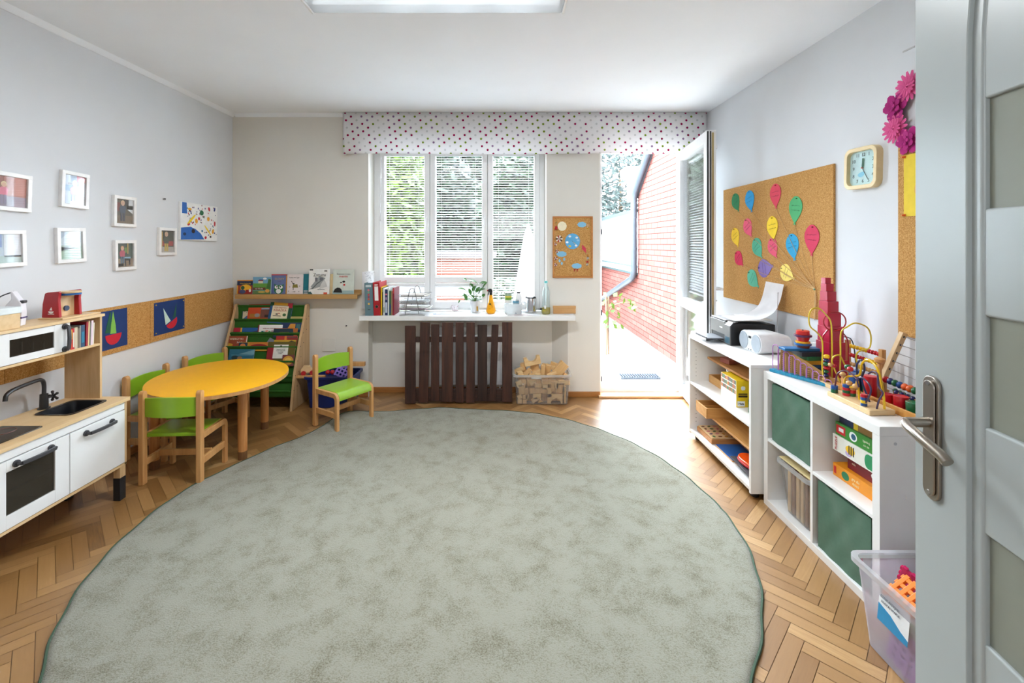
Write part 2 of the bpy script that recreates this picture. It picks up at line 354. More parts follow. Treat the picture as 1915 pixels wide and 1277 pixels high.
for a, b, split in sashes:
    s_ = MB(UPVC); zb, zt = 0.805, 2.335
    A, B = wl(a)+0.002, wl(b)-0.002; gw = 0.052
    s_.box(A, A+gw, -0.022, 0.05, zz(zb), zz(zt)); s_.box(B-gw, B, -0.022, 0.05, zz(zb), zz(zt))
    s_.box(A, B, -0.021, 0.05, zz(zt)-0.03, zz(zt)); s_.box(A, B, -0.021, 0.05, zz(zb), zz(zb)+0.066)
    if split: s_.box(A, B, -0.021, 0.05, zz(1.052), zz(1.108))
    so = s_.build('sash', win, 0.005)
    g = MB(GLASS); g.box(A+0.045, B-0.045, 0.018, 0.024, zz(zb)+0.06, zz(zt)-0.025); g.build('pane', so, flat=True)
    if b != 0.355:
        hx = B-0.02; hd = MB(UPVC); hd.box(hx-0.014, hx+0.014, -0.03, -0.022, zz(1.60), zz(1.70)); hd.cyl((hx, -0.022, zz(1.665)), (hx, -0.06, zz(1.665)), 0.009); hd.box(hx-0.010, hx+0.010, -0.068, -0.05, zz(1.54), zz(1.68)); hd.build('handle', so, 0.004)
# venetian blinds
SLAT = thin('slat', (232, 234, 236), 0.10, 0.4)
def blind(name, label, a, b, y, zt, zb, pitch, tilt, group, rail=True, loc=None, rz=0, wand=False):
    r = thing(name, label, 'blind', loc or ((a+b)/2, y, zb), rz, group)
    w2 = (b-a)/2; hh = zt-zb
    s = MB(SLAT); n = int((hh-0.03)/pitch); c, q = math.cos(tilt), math.sin(tilt); hw = 0.0125
    for i in range(n):
        z = hh-0.03-i*pitch
        row = []
        for k in range(4):
            t = -1+2*k/3; d = t*hw; zc = 0.0018*(1-t*t); row.append((d*c-zc*q, d*q+zc*c))
        vs = [(x, yy, z+zc) for x in (-w2+0.004, w2-0.004) for yy, zc in row]
        s.add(vs, [(k, k+1, 5+k, 4+k) for k in range(3)])
    s.build('slats', r)
    hr = MB(UPVC); hr.box(-w2, w2, -0.013, 0.013, hh-0.026, hh); hr.build('head_rail', r, 0.002)
    br = MB(UPVC); br.box(-w2, w2, -0.012, 0.012, 0, 0.012); br.build('bottom_rail', r, 0.003)
    for x in (-w2*0.72, w2*0.72): co = MB(WHITE); co.cyl((x, -0.014, 0.01), (x, -0.014, hh-0.02), 0.0011, n=5); co.build('cord', r)
    if wand:
        wd = MB(clear('wand_plastic', haze=0.3)); wd.cyl((-w2-0.02, -0.035, hh-0.04), (-w2-0.026, -0.05, hh-0.66), 0.004, n=8); wd.build('wand', r)
    return r
G = 'white venetian blinds in the window'
blind('venetian_blind', 'long white blind in the left window sash behind the binders', -1.155, -0.762, WY-0.012, 2.31, 1.112, 0.0235, 0.22, G, wand=True)
blind('venetian_blind', 'long white blind in the middle window sash behind the potted plant', -0.662, -0.203, WY-0.012, 2.31, 1.112, 0.0235, 0.26, G)
blind('venetian_blind', 'floor-length white blind in the right window sash behind the steel jug', -0.103, 0.305, WY-0.012, 2.31, 0.875, 0.0235, 0.22, G)
blind('venetian_blind', 'short nearly closed blind low in the left sash behind the letter tray', -1.155, -0.762, WY-0.012, 1.048, 0.873, 0.0205, 1.05, G)
blind('venetian_blind', 'short nearly closed blind low in the middle sash behind the mug', -0.662, -0.203, WY-0.012, 1.048, 0.90, 0.0205, 1.05, G)
# ------------------------------------------------------------------ balcony door
bd = thing('door_1', 'white glazed balcony door standing open into the room', 'door', (1.32, YB+0.08, 0), kind='structure')
f = MB(UPVC); y0, y1 = 0.0, 0.075; xa, xb = DX0-1.32, DX1-1.32
f.box(xa, xa+0.035, y0, y1, 0, DT); f.box(xb-0.035, xb, y0, y1, 0, DT); f.box(xa, xb, y0, y1, DT-0.06, DT); f.box(xa+0.03, xb-0.03, y0+0.002, y1, 0, 0.062)
f.build('frame', bd, 0.004)
hg = MB(DGREY)
for z in (1.52, 0.75, 0.12): hg.box(xa+0.028, xa+0.038, y0-0.004, y0+0.01, z, z+0.05)
hg.build('strike_plate', bd)
t_ = MB(wood((196, 150, 104), (214, 172, 128), 0, 8, 0.4)); t_.box(xa-0.02, xb+0.02, -0.13, 0.0, 0.0, 0.022); t_.build('threshold', bd, 0.004)
lv = MB(UPVC); zt = 2.30
hx, hy = xb-0.03, 0.02; LW = 0.89; an = math.radians(-97.5)          # swing of the open leaf
lf = bpy.data.objects.new('leaf', None); COL.objects.link(lf); lf.parent = bd; lf.location = (hx, hy, 0.03); lf.rotation_euler = (0, 0, an)
# leaf in its own frame: x from the hinge to the free edge, y towards the room side
zt -= 0.03
lv.box(0, 0.075, -0.035, 0.035, 0, zt); lv.box(LW-0.075, LW, -0.035, 0.035, 0, zt); lv.box(0.07, LW-0.07, -0.034, 0.034, zt-0.085, zt); lv.box(0.07, LW-0.07, -0.034, 0.034, 0, 0.085); lv.box(0.07, LW-0.07, -0.034, 0.034, 0.82, 0.90)
lv.build('leaf_frame', lf, 0.004)
gp = MB(GLASS); gp.box(0.06, LW-0.06, -0.004, 0.004, 0.07, zt-0.07); gp.build('pane', lf, flat=True)
st = MB(BLACK); st.box(LW, LW+0.006, -0.033, -0.022, 0.01, zt-0.01); st.box(LW, LW+0.005, -0.010, -0.002, 0.01, zt-0.01); st.build('gasket', lf)
hw = MB(pm((196, 176, 130), 0.35, 0.9)); hw.box(LW, LW+0.003, 0.002, 0.018, 0.02, zt-0.02)
for k in range(6): hw.box(LW, LW+0.008, 0.004, 0.016, 0.2+k*0.36, 0.25+k*0.36)
hw.build('lock_strip', lf, 0.001)
hd = MB(UPVC); hd.box(LW-0.055, LW-0.025, 0.035, 0.043, 0.95, 1.09); hd.cyl((LW-0.04, 0.04, 1.05), (LW-0.04, 0.09, 1.05), 0.009); hd.box(LW-0.16, LW-0.03, 0.08, 0.098, 1.04, 1.06); hd.build('handle', lf, 0.004)
c_ = Vector((1.32+hx, YB+0.08+hy)); ux = Vector((math.cos(an), math.sin(an))); uy = Vector((-math.sin(an), math.cos(an)))
p_ = c_+ux*(LW/2)+uy*0.058
blind('venetian_blind', 'white blind hanging on the open balcony door leaf', -0.36, 0.36, 0, 2.20, 0.98, 0.0235, 0.5, G, loc=(p_.x, p_.y, 0.98), rz=an)
# ------------------------------------------------------------------ pelmet of dotted fabric
def dots():
    m, nt, b = _new('dotted_cotton')
    uv = N(nt, 'ShaderNodeUVMap', uv_map='cloth'); sx = N(nt, 'ShaderNodeSeparateXYZ'); nt.links.new(uv.outputs[0], sx.inputs[0])
    def M(op, a, b_=None, c=None):
        n = N(nt, 'ShaderNodeMath', operation=op)
        for i, v in enumerate((a, b_, c)):
            if v is None: continue
            if isinstance(v, (int, float)): n.inputs[i].default_value = v
            else: nt.links.new(v, n.inputs[i])
        return n.outputs[0]
    RP, CP = 0.034, 0.098
    v = M('DIVIDE', sx.outputs[1], RP); k = M('FLOOR', v); fv = M('SUBTRACT', M('FRACT', v), 0.5)
    u = M('ADD', M('DIVIDE', sx.outputs[0], CP), M('MULTIPLY', k, 0.54)); i_ = M('FLOOR', u); fu = M('SUBTRACT', M('FRACT', u), 0.5)
    d = M('SQRT', M('ADD', M('POWER', M('MULTIPLY', fu, CP), 2), M('POWER', M('MULTIPLY', fv, RP), 2)))
    mask = M('LESS_THAN', d, 0.0098)
    cv = N(nt, 'ShaderNodeCombineXYZ'); nt.links.new(i_, cv.inputs[0]); nt.links.new(k, cv.inputs[1])
    wn = N(nt, 'ShaderNodeTexWhiteNoise', noise_dimensions='2D'); nt.links.new(cv.outputs[0], wn.inputs[0])
    r = ramp(nt, [(0, lin((176, 24, 92))), (0.34, lin((140, 168, 52))), (0.54, lin((164, 132, 170))), (0.68, lin((222, 222, 222)))]); r.color_ramp.interpolation = 'CONSTANT'
    nt.links.new(wn.outputs['Value'], r.inputs[0])
    mx = N(nt, 'ShaderNodeMix', data_type='RGBA'); nt.links.new(mask, mx.inputs[0]); mx.inputs[6].default_value = lin((248, 247, 248)); nt.links.new(r.outputs[0], mx.inputs[7])
    nt.links.new(mx.outputs[2], b.inputs['Base Color']); b.inputs['Roughness'].default_value = 0.9; b.inputs['Specular IOR Level'].default_value = 0.1
    out = nt.nodes['Material Output']; tl = N(nt, 'ShaderNodeBsdfTranslucent'); nt.links.new(mx.outputs[2], tl.inputs[0]); ms = N(nt, 'ShaderNodeMixShader', i_0=0.5)
    nt.links.new(b.outputs[0], ms.inputs[1]); nt.links.new(tl.outputs[0], ms.inputs[2]); nt.links.new(ms.outputs[0], out.inputs[0])
    return m
def pelmet():
    r = thing('pelmet', 'white pelmet curtain with coloured dots above window and balcony door', 'curtain', (0.2, 4.19, 2.26))
    X0, X1, Yf, z0, z1 = -1.475, 1.872, 4.185, 2.258, 2.637
    path = [(X0+0.01, YB-0.003)]+[(X0, YB-0.01-0.06*i/4) for i in range(1, 4)]
    n = 160
    path += [(X0+(X1-X0)*i/n, Yf+0.004*math.sin(i*0.55)*math.sin(i*0.13)) for i in range(n+1)]
    me = bpy.data.meshes.new('fabric'); vs = []; fs = []; us = []; d = 0; L = [0]
    for a, b in zip(path, path[1:]): d += math.dist(a, b); L.append(d)
    nz = 8
    for (x, y), l in zip(path, L):
        for j in range(nz+1):
            t = j/nz; wob = 0.006*(1-t)*math.sin(l*9)*math.sin(l*2.3+1)
            vs.append((x-0.2, y+wob-4.19, z0+(z1-z0)*t-2.26+(0.004*math.sin(l*3.1) if j == 0 else 0))); us.append((l, z0+(z1-z0)*t))
    for i in range(len(path)-1):
        for j in range(nz): a = i*(nz+1)+j; fs.append((a, a+nz+1, a+nz+2, a+1))
    me.from_pydata(vs, [], fs); uv = me.uv_layers.new(name='cloth')
    for lp in me.loops: uv.data[lp.index].uv = us[lp.vertex_index]
    for p in me.polygons: p.use_smooth = True
    me.materials.append(dots()); o = bpy.data.objects.new('fabric', me); COL.objects.link(o); o.parent = r
    so = o.modifiers.new('cloth', 'SOLIDIFY'); so.thickness = 0.0015
    rl = MB(WHITE); rl.box(X0-0.2+0.01, X1-0.2-0.002, 0.003, 0.03, 0.345, 0.383); rl.build('rail', r)
pelmet()
# ------------------------------------------------------------------ ceiling lamp (off, with a faint glow and a fill light added)
lp = thing('ceiling_lamp', 'long white fluorescent ceiling lamp with ribbed cover', 'lamp', (-0.32, 2.14, H))
b = MB(WHITE); b.box(-0.63, 0.63, -0.10, 0.10, -0.03, 0); b.build('base', lp, 0.004)
d = MB(clear('diffuser', haze=0.75, refl=0.08, rough=0.2)); prof = [(-0.105, -0.028), (-0.108, -0.06), (-0.09, -0.085), (0.09, -0.085), (0.108, -0.06), (0.105, -0.028)]
d.prism(prof, -0.605, 0.605, 'x'); d.build('cover', lp, 0.006)
tube_glow, nt_, lb_ = _new('glow_tube'); lb_.inputs['Emission Color'].default_value = (0.9, 0.96, 1, 1); lb_.inputs['Emission Strength'].default_value = 0.22; lb_.inputs['Base Color'].default_value = (0.9, 0.9, 0.9, 1)  # glow added to the unlit tubes so the cover looks brighter
area('ceiling_fill', (-0.32, 2.14, H-0.105), (0, 0, 0), 1.15, 0.16, 8.5, (0.93, 0.97, 1.0))  # fill light added under the unlit lamp to lift the room
for x in (-0.618, 0.606): e = MB(UPVC); e.prism([(-0.109, -0.022), (-0.112, -0.062), (-0.092, -0.09), (0.092, -0.09), (0.112, -0.062), (0.109, -0.022)], x, x+0.012, 'x'); e.build('end_cap', lp, 0.003)
for ty in (-0.045, 0.045): tb = MB(tube_glow); tb.cyl((-0.59, ty, -0.052), (0.59, ty, -0.052), 0.013); tb.build('tube', lp)
# ------------------------------------------------------------------ room door at the camera's side
X0_, Y0_ = 0.861, 0.95; TH = math.atan2(-0.986, -0.167)
d2 = thing('door_2', 'white panelled room door with frosted panes and steel lever handle', 'door', (X0_, Y0_, 0), TH, kind='structure')
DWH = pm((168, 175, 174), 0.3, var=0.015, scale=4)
LL = 0.86
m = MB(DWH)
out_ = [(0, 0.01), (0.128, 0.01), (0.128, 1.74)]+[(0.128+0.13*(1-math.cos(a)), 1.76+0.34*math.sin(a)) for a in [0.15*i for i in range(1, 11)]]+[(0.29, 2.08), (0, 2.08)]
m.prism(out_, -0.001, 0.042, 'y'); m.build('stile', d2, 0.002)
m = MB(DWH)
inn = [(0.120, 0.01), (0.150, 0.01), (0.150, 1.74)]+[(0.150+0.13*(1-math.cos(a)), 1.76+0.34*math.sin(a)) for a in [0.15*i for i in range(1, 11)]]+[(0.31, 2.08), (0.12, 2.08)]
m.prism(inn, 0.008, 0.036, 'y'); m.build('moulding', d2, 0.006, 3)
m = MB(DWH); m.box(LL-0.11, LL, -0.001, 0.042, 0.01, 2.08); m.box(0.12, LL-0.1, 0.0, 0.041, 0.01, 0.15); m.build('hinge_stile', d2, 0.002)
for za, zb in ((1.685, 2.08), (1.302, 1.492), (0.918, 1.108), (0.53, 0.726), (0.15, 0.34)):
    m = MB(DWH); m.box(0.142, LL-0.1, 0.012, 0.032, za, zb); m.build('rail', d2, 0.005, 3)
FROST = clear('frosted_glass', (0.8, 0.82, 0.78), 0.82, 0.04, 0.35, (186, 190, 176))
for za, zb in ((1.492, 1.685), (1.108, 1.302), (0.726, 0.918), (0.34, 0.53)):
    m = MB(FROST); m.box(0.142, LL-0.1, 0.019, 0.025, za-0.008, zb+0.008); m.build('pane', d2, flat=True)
# lever handle on a long plate
hx_, hz = 0.052, 1.077
m = MB(SATIN); m.prism(rrect(hx_-0.021, hx_+0.021, hz-0.152, hz+0.092, 0.02, 6), -0.008, -0.001, 'y'); m.prism(rrect(hx_-0.015, hx_+0.015, hz-0.143, hz+0.083, 0.014, 6), -0.012, -0.008, 'y')
hp = m.build('handle_plate', d2, 0.002, 3)
m = MB(SATIN); m.cyl((hx_, -0.012, hz), (hx_, -0.05, hz-0.002), 0.0095)
m.tube(smooth([(hx_-0.002, -0.046, hz-0.001), (hx_+0.012, -0.056, hz-0.004), (hx_+0.05, -0.058, hz-0.012), (hx_+0.09, -0.052, hz-0.026), (hx_+0.105, -0.05, hz-0.034)], 6), [0.0085]*4+[0.0095]*21, 12); m.build('lever', hp)
for z in (hz-0.138, hz+0.078):
    m = MB(STEEL); m.cyl((hx_, -0.0135, z), (hx_, -0.011, z), 0.005, n=12); m.build('screw', hp)
# ================================================================== outside
GR = pm((186, 182, 176), 0.85, var=0.15, scale=6)
m = MB(GR); m.box(-14, 14, WO, 34, -0.2, -0.06); struct(m.build('ground', flat=True))
def brickmat():
    m, nt, b = _new('brick'); tc = N(nt, 'ShaderNodeTexCoord'); sx = N(nt, 'ShaderNodeSeparateXYZ'); cv = N(nt, 'ShaderNodeCombineXYZ')
    nt.links.new(tc.outputs['Object'], sx.inputs[0]); nt.links.new(sx.outputs[1], cv.inputs[0]); nt.links.new(sx.outputs[2], cv.inputs[1])
    bk = N(nt, 'ShaderNodeTexBrick', i_Scale=1.0, i_Mortar_Size=0.004, i_Brick_Width=0.25, i_Row_Height=0.078, i_Bias=0.0)
    bk.inputs['Color1'].default_value = lin((108, 66, 60)); bk.inputs['Color2'].default_value = lin((118, 75, 68)); bk.inputs['Mortar'].default_value = lin((56, 34, 31))
    nt.links.new(cv.outputs[0], bk.inputs['Vector']); nt.links.new(bk.outputs[0], b.inputs['Base Color']); b.inputs['Roughness'].default_value = 1.0; b.inputs['Specular IOR Level'].default_value = 0.0
    return m
BX = 2.16
hs = thing('brick_house', 'neighbouring pink brick house with sloping roof and white glazing beyond the balcony door', 'house', (BX, 7, -0.06))
m = MB(brickmat()); m.prism([(y-7, z+0.06) for y, z in ((4.62, -0.06), (12.5, -0.06), (12.5, 0.93), (7.3, 0.93), (7.3, 2.16), (6.45, 2.80), (4.62, 4.15))], 0, 0.4, 'x'); m.build('wall', hs, flat=True)
m = MB(pm((240, 240, 238), 0.4)); m.box(0.05, 0.1, 0.3, 5.4, 1.05, 2.0); m.build('glazing', hs, flat=True)
DKG = pm((52, 66, 66), 0.5)
m = MB(DKG); m.box(-0.02, 0.2, 0.3, 5.4, 2.0, 2.06); m.box(0.0, 0.1, 0.3, 5.4, 1.10, 1.135); m.box(-0.03, 0.12, 0.3, 5.4, 0.99, 1.03); m.build('glazing_frame', hs)
m = MB(pm((205, 208, 210), 0.5)); m.box(-0.04, 0.12, 0.3, 5.4, 1.03, 1.10); m.build('sill', hs)
m = MB(pm((50, 56, 62), 0.5)); m.prism([(y-7, z+0.06) for y, z in ((7.3, 2.16), (6.45, 2.80), (4.62, 4.15), (4.62, 4.27), (6.45, 2.92), (7.36, 2.24))], -0.06, 0.5, 'x'); m.build('roof_edge', hs)
PIPE = pm((54, 60, 67), 0.4)
def pp(y, z): return (-0.07, y-7, z+0.06)
m = MB(PIPE); m.tube([pp(6.5, 2.78), pp(7.18, 2.28), pp(7.26, 2.18), pp(7.28, 2.05), pp(7.28, 1.0), pp(7.31, 0.92), pp(7.42, 0.86), pp(9.8, 0.22)], 0.05, 10)
for z in (1.9, 1.4): m.cyl((-0.07, 0.28, z), (-0.07, 0.28, z+0.025), 0.056)
m.build('downpipe', hs)
m = MB(pm((196, 200, 208), 0.5)); m.box(-0.14, 0.10, 0.45, 0.85, 2.60, 2.76); m.cyl((-0.02, 0.6, 2.2), (-0.02, 0.6, 2.62), 0.07); m.build('chimney', hs, 0.01)
# door mat grating
m = MB(pm((70, 78, 88), 0.5))
for k in range(16): m.box(1.30+k*0.028, 1.305+k*0.028, 5.0, 5.14, -0.058, -0.035)
for y in (5.0, 5.045, 5.09, 5.135): m.box(1.30, 1.73, y, y+0.006, -0.058, -0.036)
tag(m.build('boot_grating'), 'grey metal boot grating lying on the pale paving outside', 'mat')
# trees and shrubs
def leafmat(c): return thin('leaf_%d_%d_%d' % c, c, 0.35, 0.5)
BARK = wood((92, 72, 54), (120, 98, 76), 2, 5, 0.9)
def plant(name, label, x, y, blobs, n, leaf, c, trunk, group, seed, cat='tree'):
    r = thing(name, label, cat, (x, y, -0.06), 0, group); rnd = random.Random(seed)
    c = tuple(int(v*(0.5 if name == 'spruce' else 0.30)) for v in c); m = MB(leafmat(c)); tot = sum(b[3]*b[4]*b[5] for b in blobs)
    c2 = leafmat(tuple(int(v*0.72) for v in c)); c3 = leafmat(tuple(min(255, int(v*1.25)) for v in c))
    for bx, by, bz, rx, ry, rz in blobs:
        for _ in range(int(n*rx*ry*rz/tot)):
            while True:
                p = Vector((rnd.uniform(-1, 1), rnd.uniform(-1, 1), rnd.uniform(-1, 1)))
                if 0.35 < p.length < 1: break
            q = Vector((bx+p.x*rx, by+p.y*ry, bz+p.z*rz))
            if q.z < 0.03: continue
            d = Vector((rnd.gauss(0, 1), rnd.gauss(0, 1), rnd.gauss(0, 0.6))).normalized(); e = d.orthogonal().normalized()
            s = leaf*rnd.uniform(0.6, 1.3)
            m.use(m.mats[0] if rnd.random() < 0.5 else (c2 if rnd.random() < 0.5 else c3))
            m.add([q-d*s, q+e*s*0.35, q+d*s, q-e*s*0.35], [(0, 1, 2, 3)])
    m.build('foliage', r, flat=True)
    t = MB(BARK); t.tube([(0, 0, 0), (0.03, 0.02, trunk*0.5), (0, 0, trunk)], [0.10, 0.08, 0.03], 8); t.build('trunk', r)
GT = 'trees and shrubs seen through the window and balcony door'
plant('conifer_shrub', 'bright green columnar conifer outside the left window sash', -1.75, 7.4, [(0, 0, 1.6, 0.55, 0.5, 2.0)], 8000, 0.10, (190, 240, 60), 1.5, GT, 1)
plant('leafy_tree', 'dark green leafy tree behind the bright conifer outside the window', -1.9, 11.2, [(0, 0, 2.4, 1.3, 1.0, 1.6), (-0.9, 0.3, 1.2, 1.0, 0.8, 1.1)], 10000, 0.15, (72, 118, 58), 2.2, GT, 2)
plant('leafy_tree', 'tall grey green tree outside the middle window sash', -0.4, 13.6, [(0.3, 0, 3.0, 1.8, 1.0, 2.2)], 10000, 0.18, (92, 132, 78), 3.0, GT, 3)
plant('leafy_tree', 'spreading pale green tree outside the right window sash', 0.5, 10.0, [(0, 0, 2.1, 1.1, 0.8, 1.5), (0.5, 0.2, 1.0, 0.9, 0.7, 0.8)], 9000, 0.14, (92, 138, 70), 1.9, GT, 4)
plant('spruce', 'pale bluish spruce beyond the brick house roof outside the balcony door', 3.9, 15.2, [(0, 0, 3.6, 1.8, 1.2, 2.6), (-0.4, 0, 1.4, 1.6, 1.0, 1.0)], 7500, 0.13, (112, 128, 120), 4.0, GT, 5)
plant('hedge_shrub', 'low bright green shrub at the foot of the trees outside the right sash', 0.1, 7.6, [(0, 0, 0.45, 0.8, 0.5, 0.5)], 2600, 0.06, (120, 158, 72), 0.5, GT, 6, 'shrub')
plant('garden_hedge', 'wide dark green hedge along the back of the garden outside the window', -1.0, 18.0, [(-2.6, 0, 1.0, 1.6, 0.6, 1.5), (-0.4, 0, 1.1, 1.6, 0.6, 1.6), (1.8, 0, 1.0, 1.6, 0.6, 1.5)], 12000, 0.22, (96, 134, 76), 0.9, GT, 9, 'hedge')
# brown garden shed seen low through the middle sash
sh = thing('garden_shed', 'reddish brown garden shed seen low through the middle window sash', 'shed', (-0.85, 8.3, -0.06))
m = MB(wood((84, 42, 28), (104, 56, 40), 0, 4, 0.8)); m.box(-0.6, 0.6, 0, 0.9, 0, 1.25); m.build('walls', sh, flat=True)
m = MB(pm((70, 64, 62), 0.8)); m.prism([(-0.72, 1.25), (0.72, 1.25), (0.72, 1.33), (-0.72, 1.33)], -0.1, 1.0, 'y'); m.build('roof', sh)
# closed white parasol
pr = thing('garden_parasol', 'folded white garden parasol outside the right window sash', 'parasol', AY(988, 560, 6.6)[:1]+(6.6, -0.06))
m = MB(thin('parasol_cloth', (246, 246, 246), 0.3, 0.8)); n = 16; vs = []; prof = [(0.02, 1.72), (0.05, 1.62), (0.11, 1.2), (0.16, 0.85), (0.20, 0.55)]
for r_, z in prof: vs += [((r_*(1.0+0.28*(i % 2)))*math.cos(2*PI*i/n), (r_*(1.0+0.28*(i % 2)))*math.sin(2*PI*i/n), z) for i in range(n)]
m.add(vs, [(k*n+i, k*n+(i+1) % n, (k+1)*n+(i+1) % n, (k+1)*n+i) for k in range(len(prof)-1) for i in range(n)]); m.build('canopy', pr)
m = MB(WHITE); m.cyl((0, 0, 0), (0, 0, 1.78), 0.02); m.build('pole', pr); m = MB(pm((150, 150, 150), 0.7)); m.cyl((0, 0, 0), (0, 0, 0.06), 0.22, 0.2); m.build('base', pr)
# vine on a stake beside the balcony door
vx, vy = AZ(1134, 663, -0.06)
vn = thing('climbing_vine', 'vine with pale leaves on brown stakes just outside the balcony door', 'plant', (vx, vy, -0.06))
m = MB(BARK); m.tube([(0, 0, 0), (0.01, 0, 0.4), (-0.01, 0, 0.82)], 0.013, 8); m.tube([(0.035, 0.03, 0), (0.03, 0.02, 0.4), (0.03, 0, 0.78)], 0.011, 8); m.build('stake', vn)
m = MB(leafmat((70, 92, 32))); rnd = random.Random(4)
for k in range(34):
    q = Vector((rnd.uniform(-0.08, 0.22) if k < 22 else rnd.uniform(0.0, 0.4), rnd.uniform(-0.1, 0.1), rnd.uniform(0.36, 0.86) if k < 22 else rnd.uniform(0.6, 0.74)))
    d = Vector((rnd.gauss(0, 1), rnd.gauss(0, 0.5), rnd.gauss(0, 1))).normalized(); e = d.orthogonal().normalized(); s = rnd.uniform(0.03, 0.06)
    m.add([q-d*s, q-d*s*0.2+e*s*0.7, q+d*s, q-d*s*0.2-e*s*0.7], [(0, 1, 2, 3)])
m.build('leaves', vn, flat=True)
m = MB(pm((110, 120, 70), 0.6)); m.tube(smooth([(0.0, 0, 0.5), (0.1, 0.02, 0.66), (0.3, 0.04, 0.70), (0.42, 0.05, 0.66)]), 0.004, 6); m.build('stem', vn)
# ================================================================== rug
RCX, RCY, RR = -0.341, 2.44, 1.507
RES = [(-90, 0), (-40, -.01), (-10, .012), (15, -.008), (40, -.004), (60, .005), (85, -.035), (100, .02), (120, .05), (140, -.045), (157, -.042), (176, .006), (200, .012), (230, .0), (270, 0)]
def rres(a):
    a = (a+90) % 360-90
    for (p, u), (q, v) in zip(RES, RES[1:]):
        if p <= a <= q: t = (a-p)/(q-p); t = t*t*(3-2*t); return u+(v-u)*t
    return 0
def rug():
    r = thing('rug', 'large round pale sage carpet with dark green edging in the middle of the floor', 'rug', (RCX, RCY, 0))
    NA, NR = 240, 40; vs = []; fs = []; edge = []
    def lift(a, t):
        d = (a-127.5+180) % 360-180
        return 0.07*math.exp(-(d/8.0)**2)*max(0, (t-0.86)/0.14)**1.2
    for i in range(NA):
        a = 360*i/NA; R = RR+rres(a)+0.004*math.sin(i*0.9)
        for j in range(NR+1):
            t = (j/NR)**0.7; x, y = R*t*math.cos(math.radians(a)), R*t*math.sin(math.radians(a)); z = 0.012+lift(a, t)
            vs.append((x, y, z-(0.004 if j == NR else 0)))
        p = vs[-1]; edge.append((p[0], p[1], p[2]-0.003))
    for i in range(NA):
        k = (i+1) % NA
        for j in range(NR): fs.append((i*(NR+1)+j, i*(NR+1)+j+1, k*(NR+1)+j+1, k*(NR+1)+j))
    nb = len(vs)
    for i in range(NA): p = vs[i*(NR+1)+NR]; vs.append((p[0], p[1], max(0.0005, p[2]-0.008)))
    for i in range(NA): k = (i+1) % NA; fs.append((i*(NR+1)+NR, nb+i, nb+k, k*(NR+1)+NR))
    me = bpy.data.meshes.new('pile'); me.from_pydata(vs, [], fs)
    for p in me.polygons: p.use_smooth = True
    m, nt, b = _new('sage_carpet'); tc = N(nt, 'ShaderNodeTexCoord')
    n1 = N(nt, 'ShaderNodeTexNoise', i_Scale=9.0, i_Detail=6.0, i_Roughness=0.55, i_Distortion=0.25); n2 = N(nt, 'ShaderNodeTexNoise', i_Scale=190.0, i_Detail=3.0, i_Roughness=0.7); n3 = N(nt, 'ShaderNodeTexNoise', i_Scale=24.0, i_Detail=3.0)
    for n in (n1, n2, n3): nt.links.new(tc.outputs['Object'], n.inputs['Vector'])
    a1 = N(nt, 'ShaderNodeMath', operation='MULTIPLY_ADD'); nt.links.new(n2.outputs['Fac'], a1.inputs[0]); a1.inputs[1].default_value = 1.5; nt.links.new(n1.outputs['Fac'], a1.inputs[2])
    a2 = N(nt, 'ShaderNodeMath', operation='MULTIPLY_ADD'); nt.links.new(n3.outputs['Fac'], a2.inputs[0]); a2.inputs[1].default_value = 0.25; nt.links.new(a1.outputs[0], a2.inputs[2])
    r_ = ramp(nt, [(0.52, lin((100, 95, 74))), (0.80, lin((130, 128, 111))), (1.0, lin((147, 146, 132)))])
    a3 = N(nt, 'ShaderNodeMath', operation='SUBTRACT', i_1=0.44); nt.links.new(a2.outputs[0], a3.inputs[0]); nt.links.new(a3.outputs[0], r_.inputs[0]); nt.links.new(r_.outputs[0], b.inputs['Base Color']); b.inputs['Roughness'].default_value = 1.0; b.inputs['Specular IOR Level'].default_value = 0.05; b.inputs['Sheen Weight'].default_value = 0.3
    bn = N(nt, 'ShaderNodeBump', i_Strength=0.7, i_Distance=0.006); nt.links.new(n2.outputs['Fac'], bn.inputs['Height']); nt.links.new(bn.outputs[0], b.inputs['Normal'])
    me.materials.append(m); o = bpy.data.objects.new('pile', me); COL.objects.link(o); o.parent = r
    e = MB(pm((62, 84, 66), 0.9)); e.tube([(x, y, max(0.006, z)) for x, y, z in edge], 0.0055, 6, True); e.build('edging', r)
rug()
# ================================================================== left wall: frames, canvas, cork strip
def wallL(px, py): y, z = AX(px, py, XL); return y, z
FRW = pm((240, 238, 236), 0.35)
def people(m, cx, cz, s, shirt, legs, hair=(190, 150, 100)):
    y = -0.0112
    m.use(pm(legs)); m.rect(cx-0.13*s, cx-0.02*s, cz-0.5*s, cz-0.05*s, y); m.rect(cx+0.02*s, cx+0.14*s, cz-0.5*s, cz-0.05*s, y)
    m.use(pm(shirt)); m.art([(cx-0.16*s, cz-0.08*s), (cx+0.16*s, cz-0.08*s), (cx+0.2*s, cz+0.2*s), (cx+0.1*s, cz+0.3*s), (cx-0.1*s, cz+0.3*s), (cx-0.22*s, cz+0.16*s)], y-0.0002)
    m.use(pm(hair)); m.ell(cx, cz+0.43*s, 0.125*s, 0.14*s, y-0.0003); m.use(pm((224, 180, 152))); m.ell(cx, cz+0.40*s, 0.10*s, 0.115*s, y-0.0006)
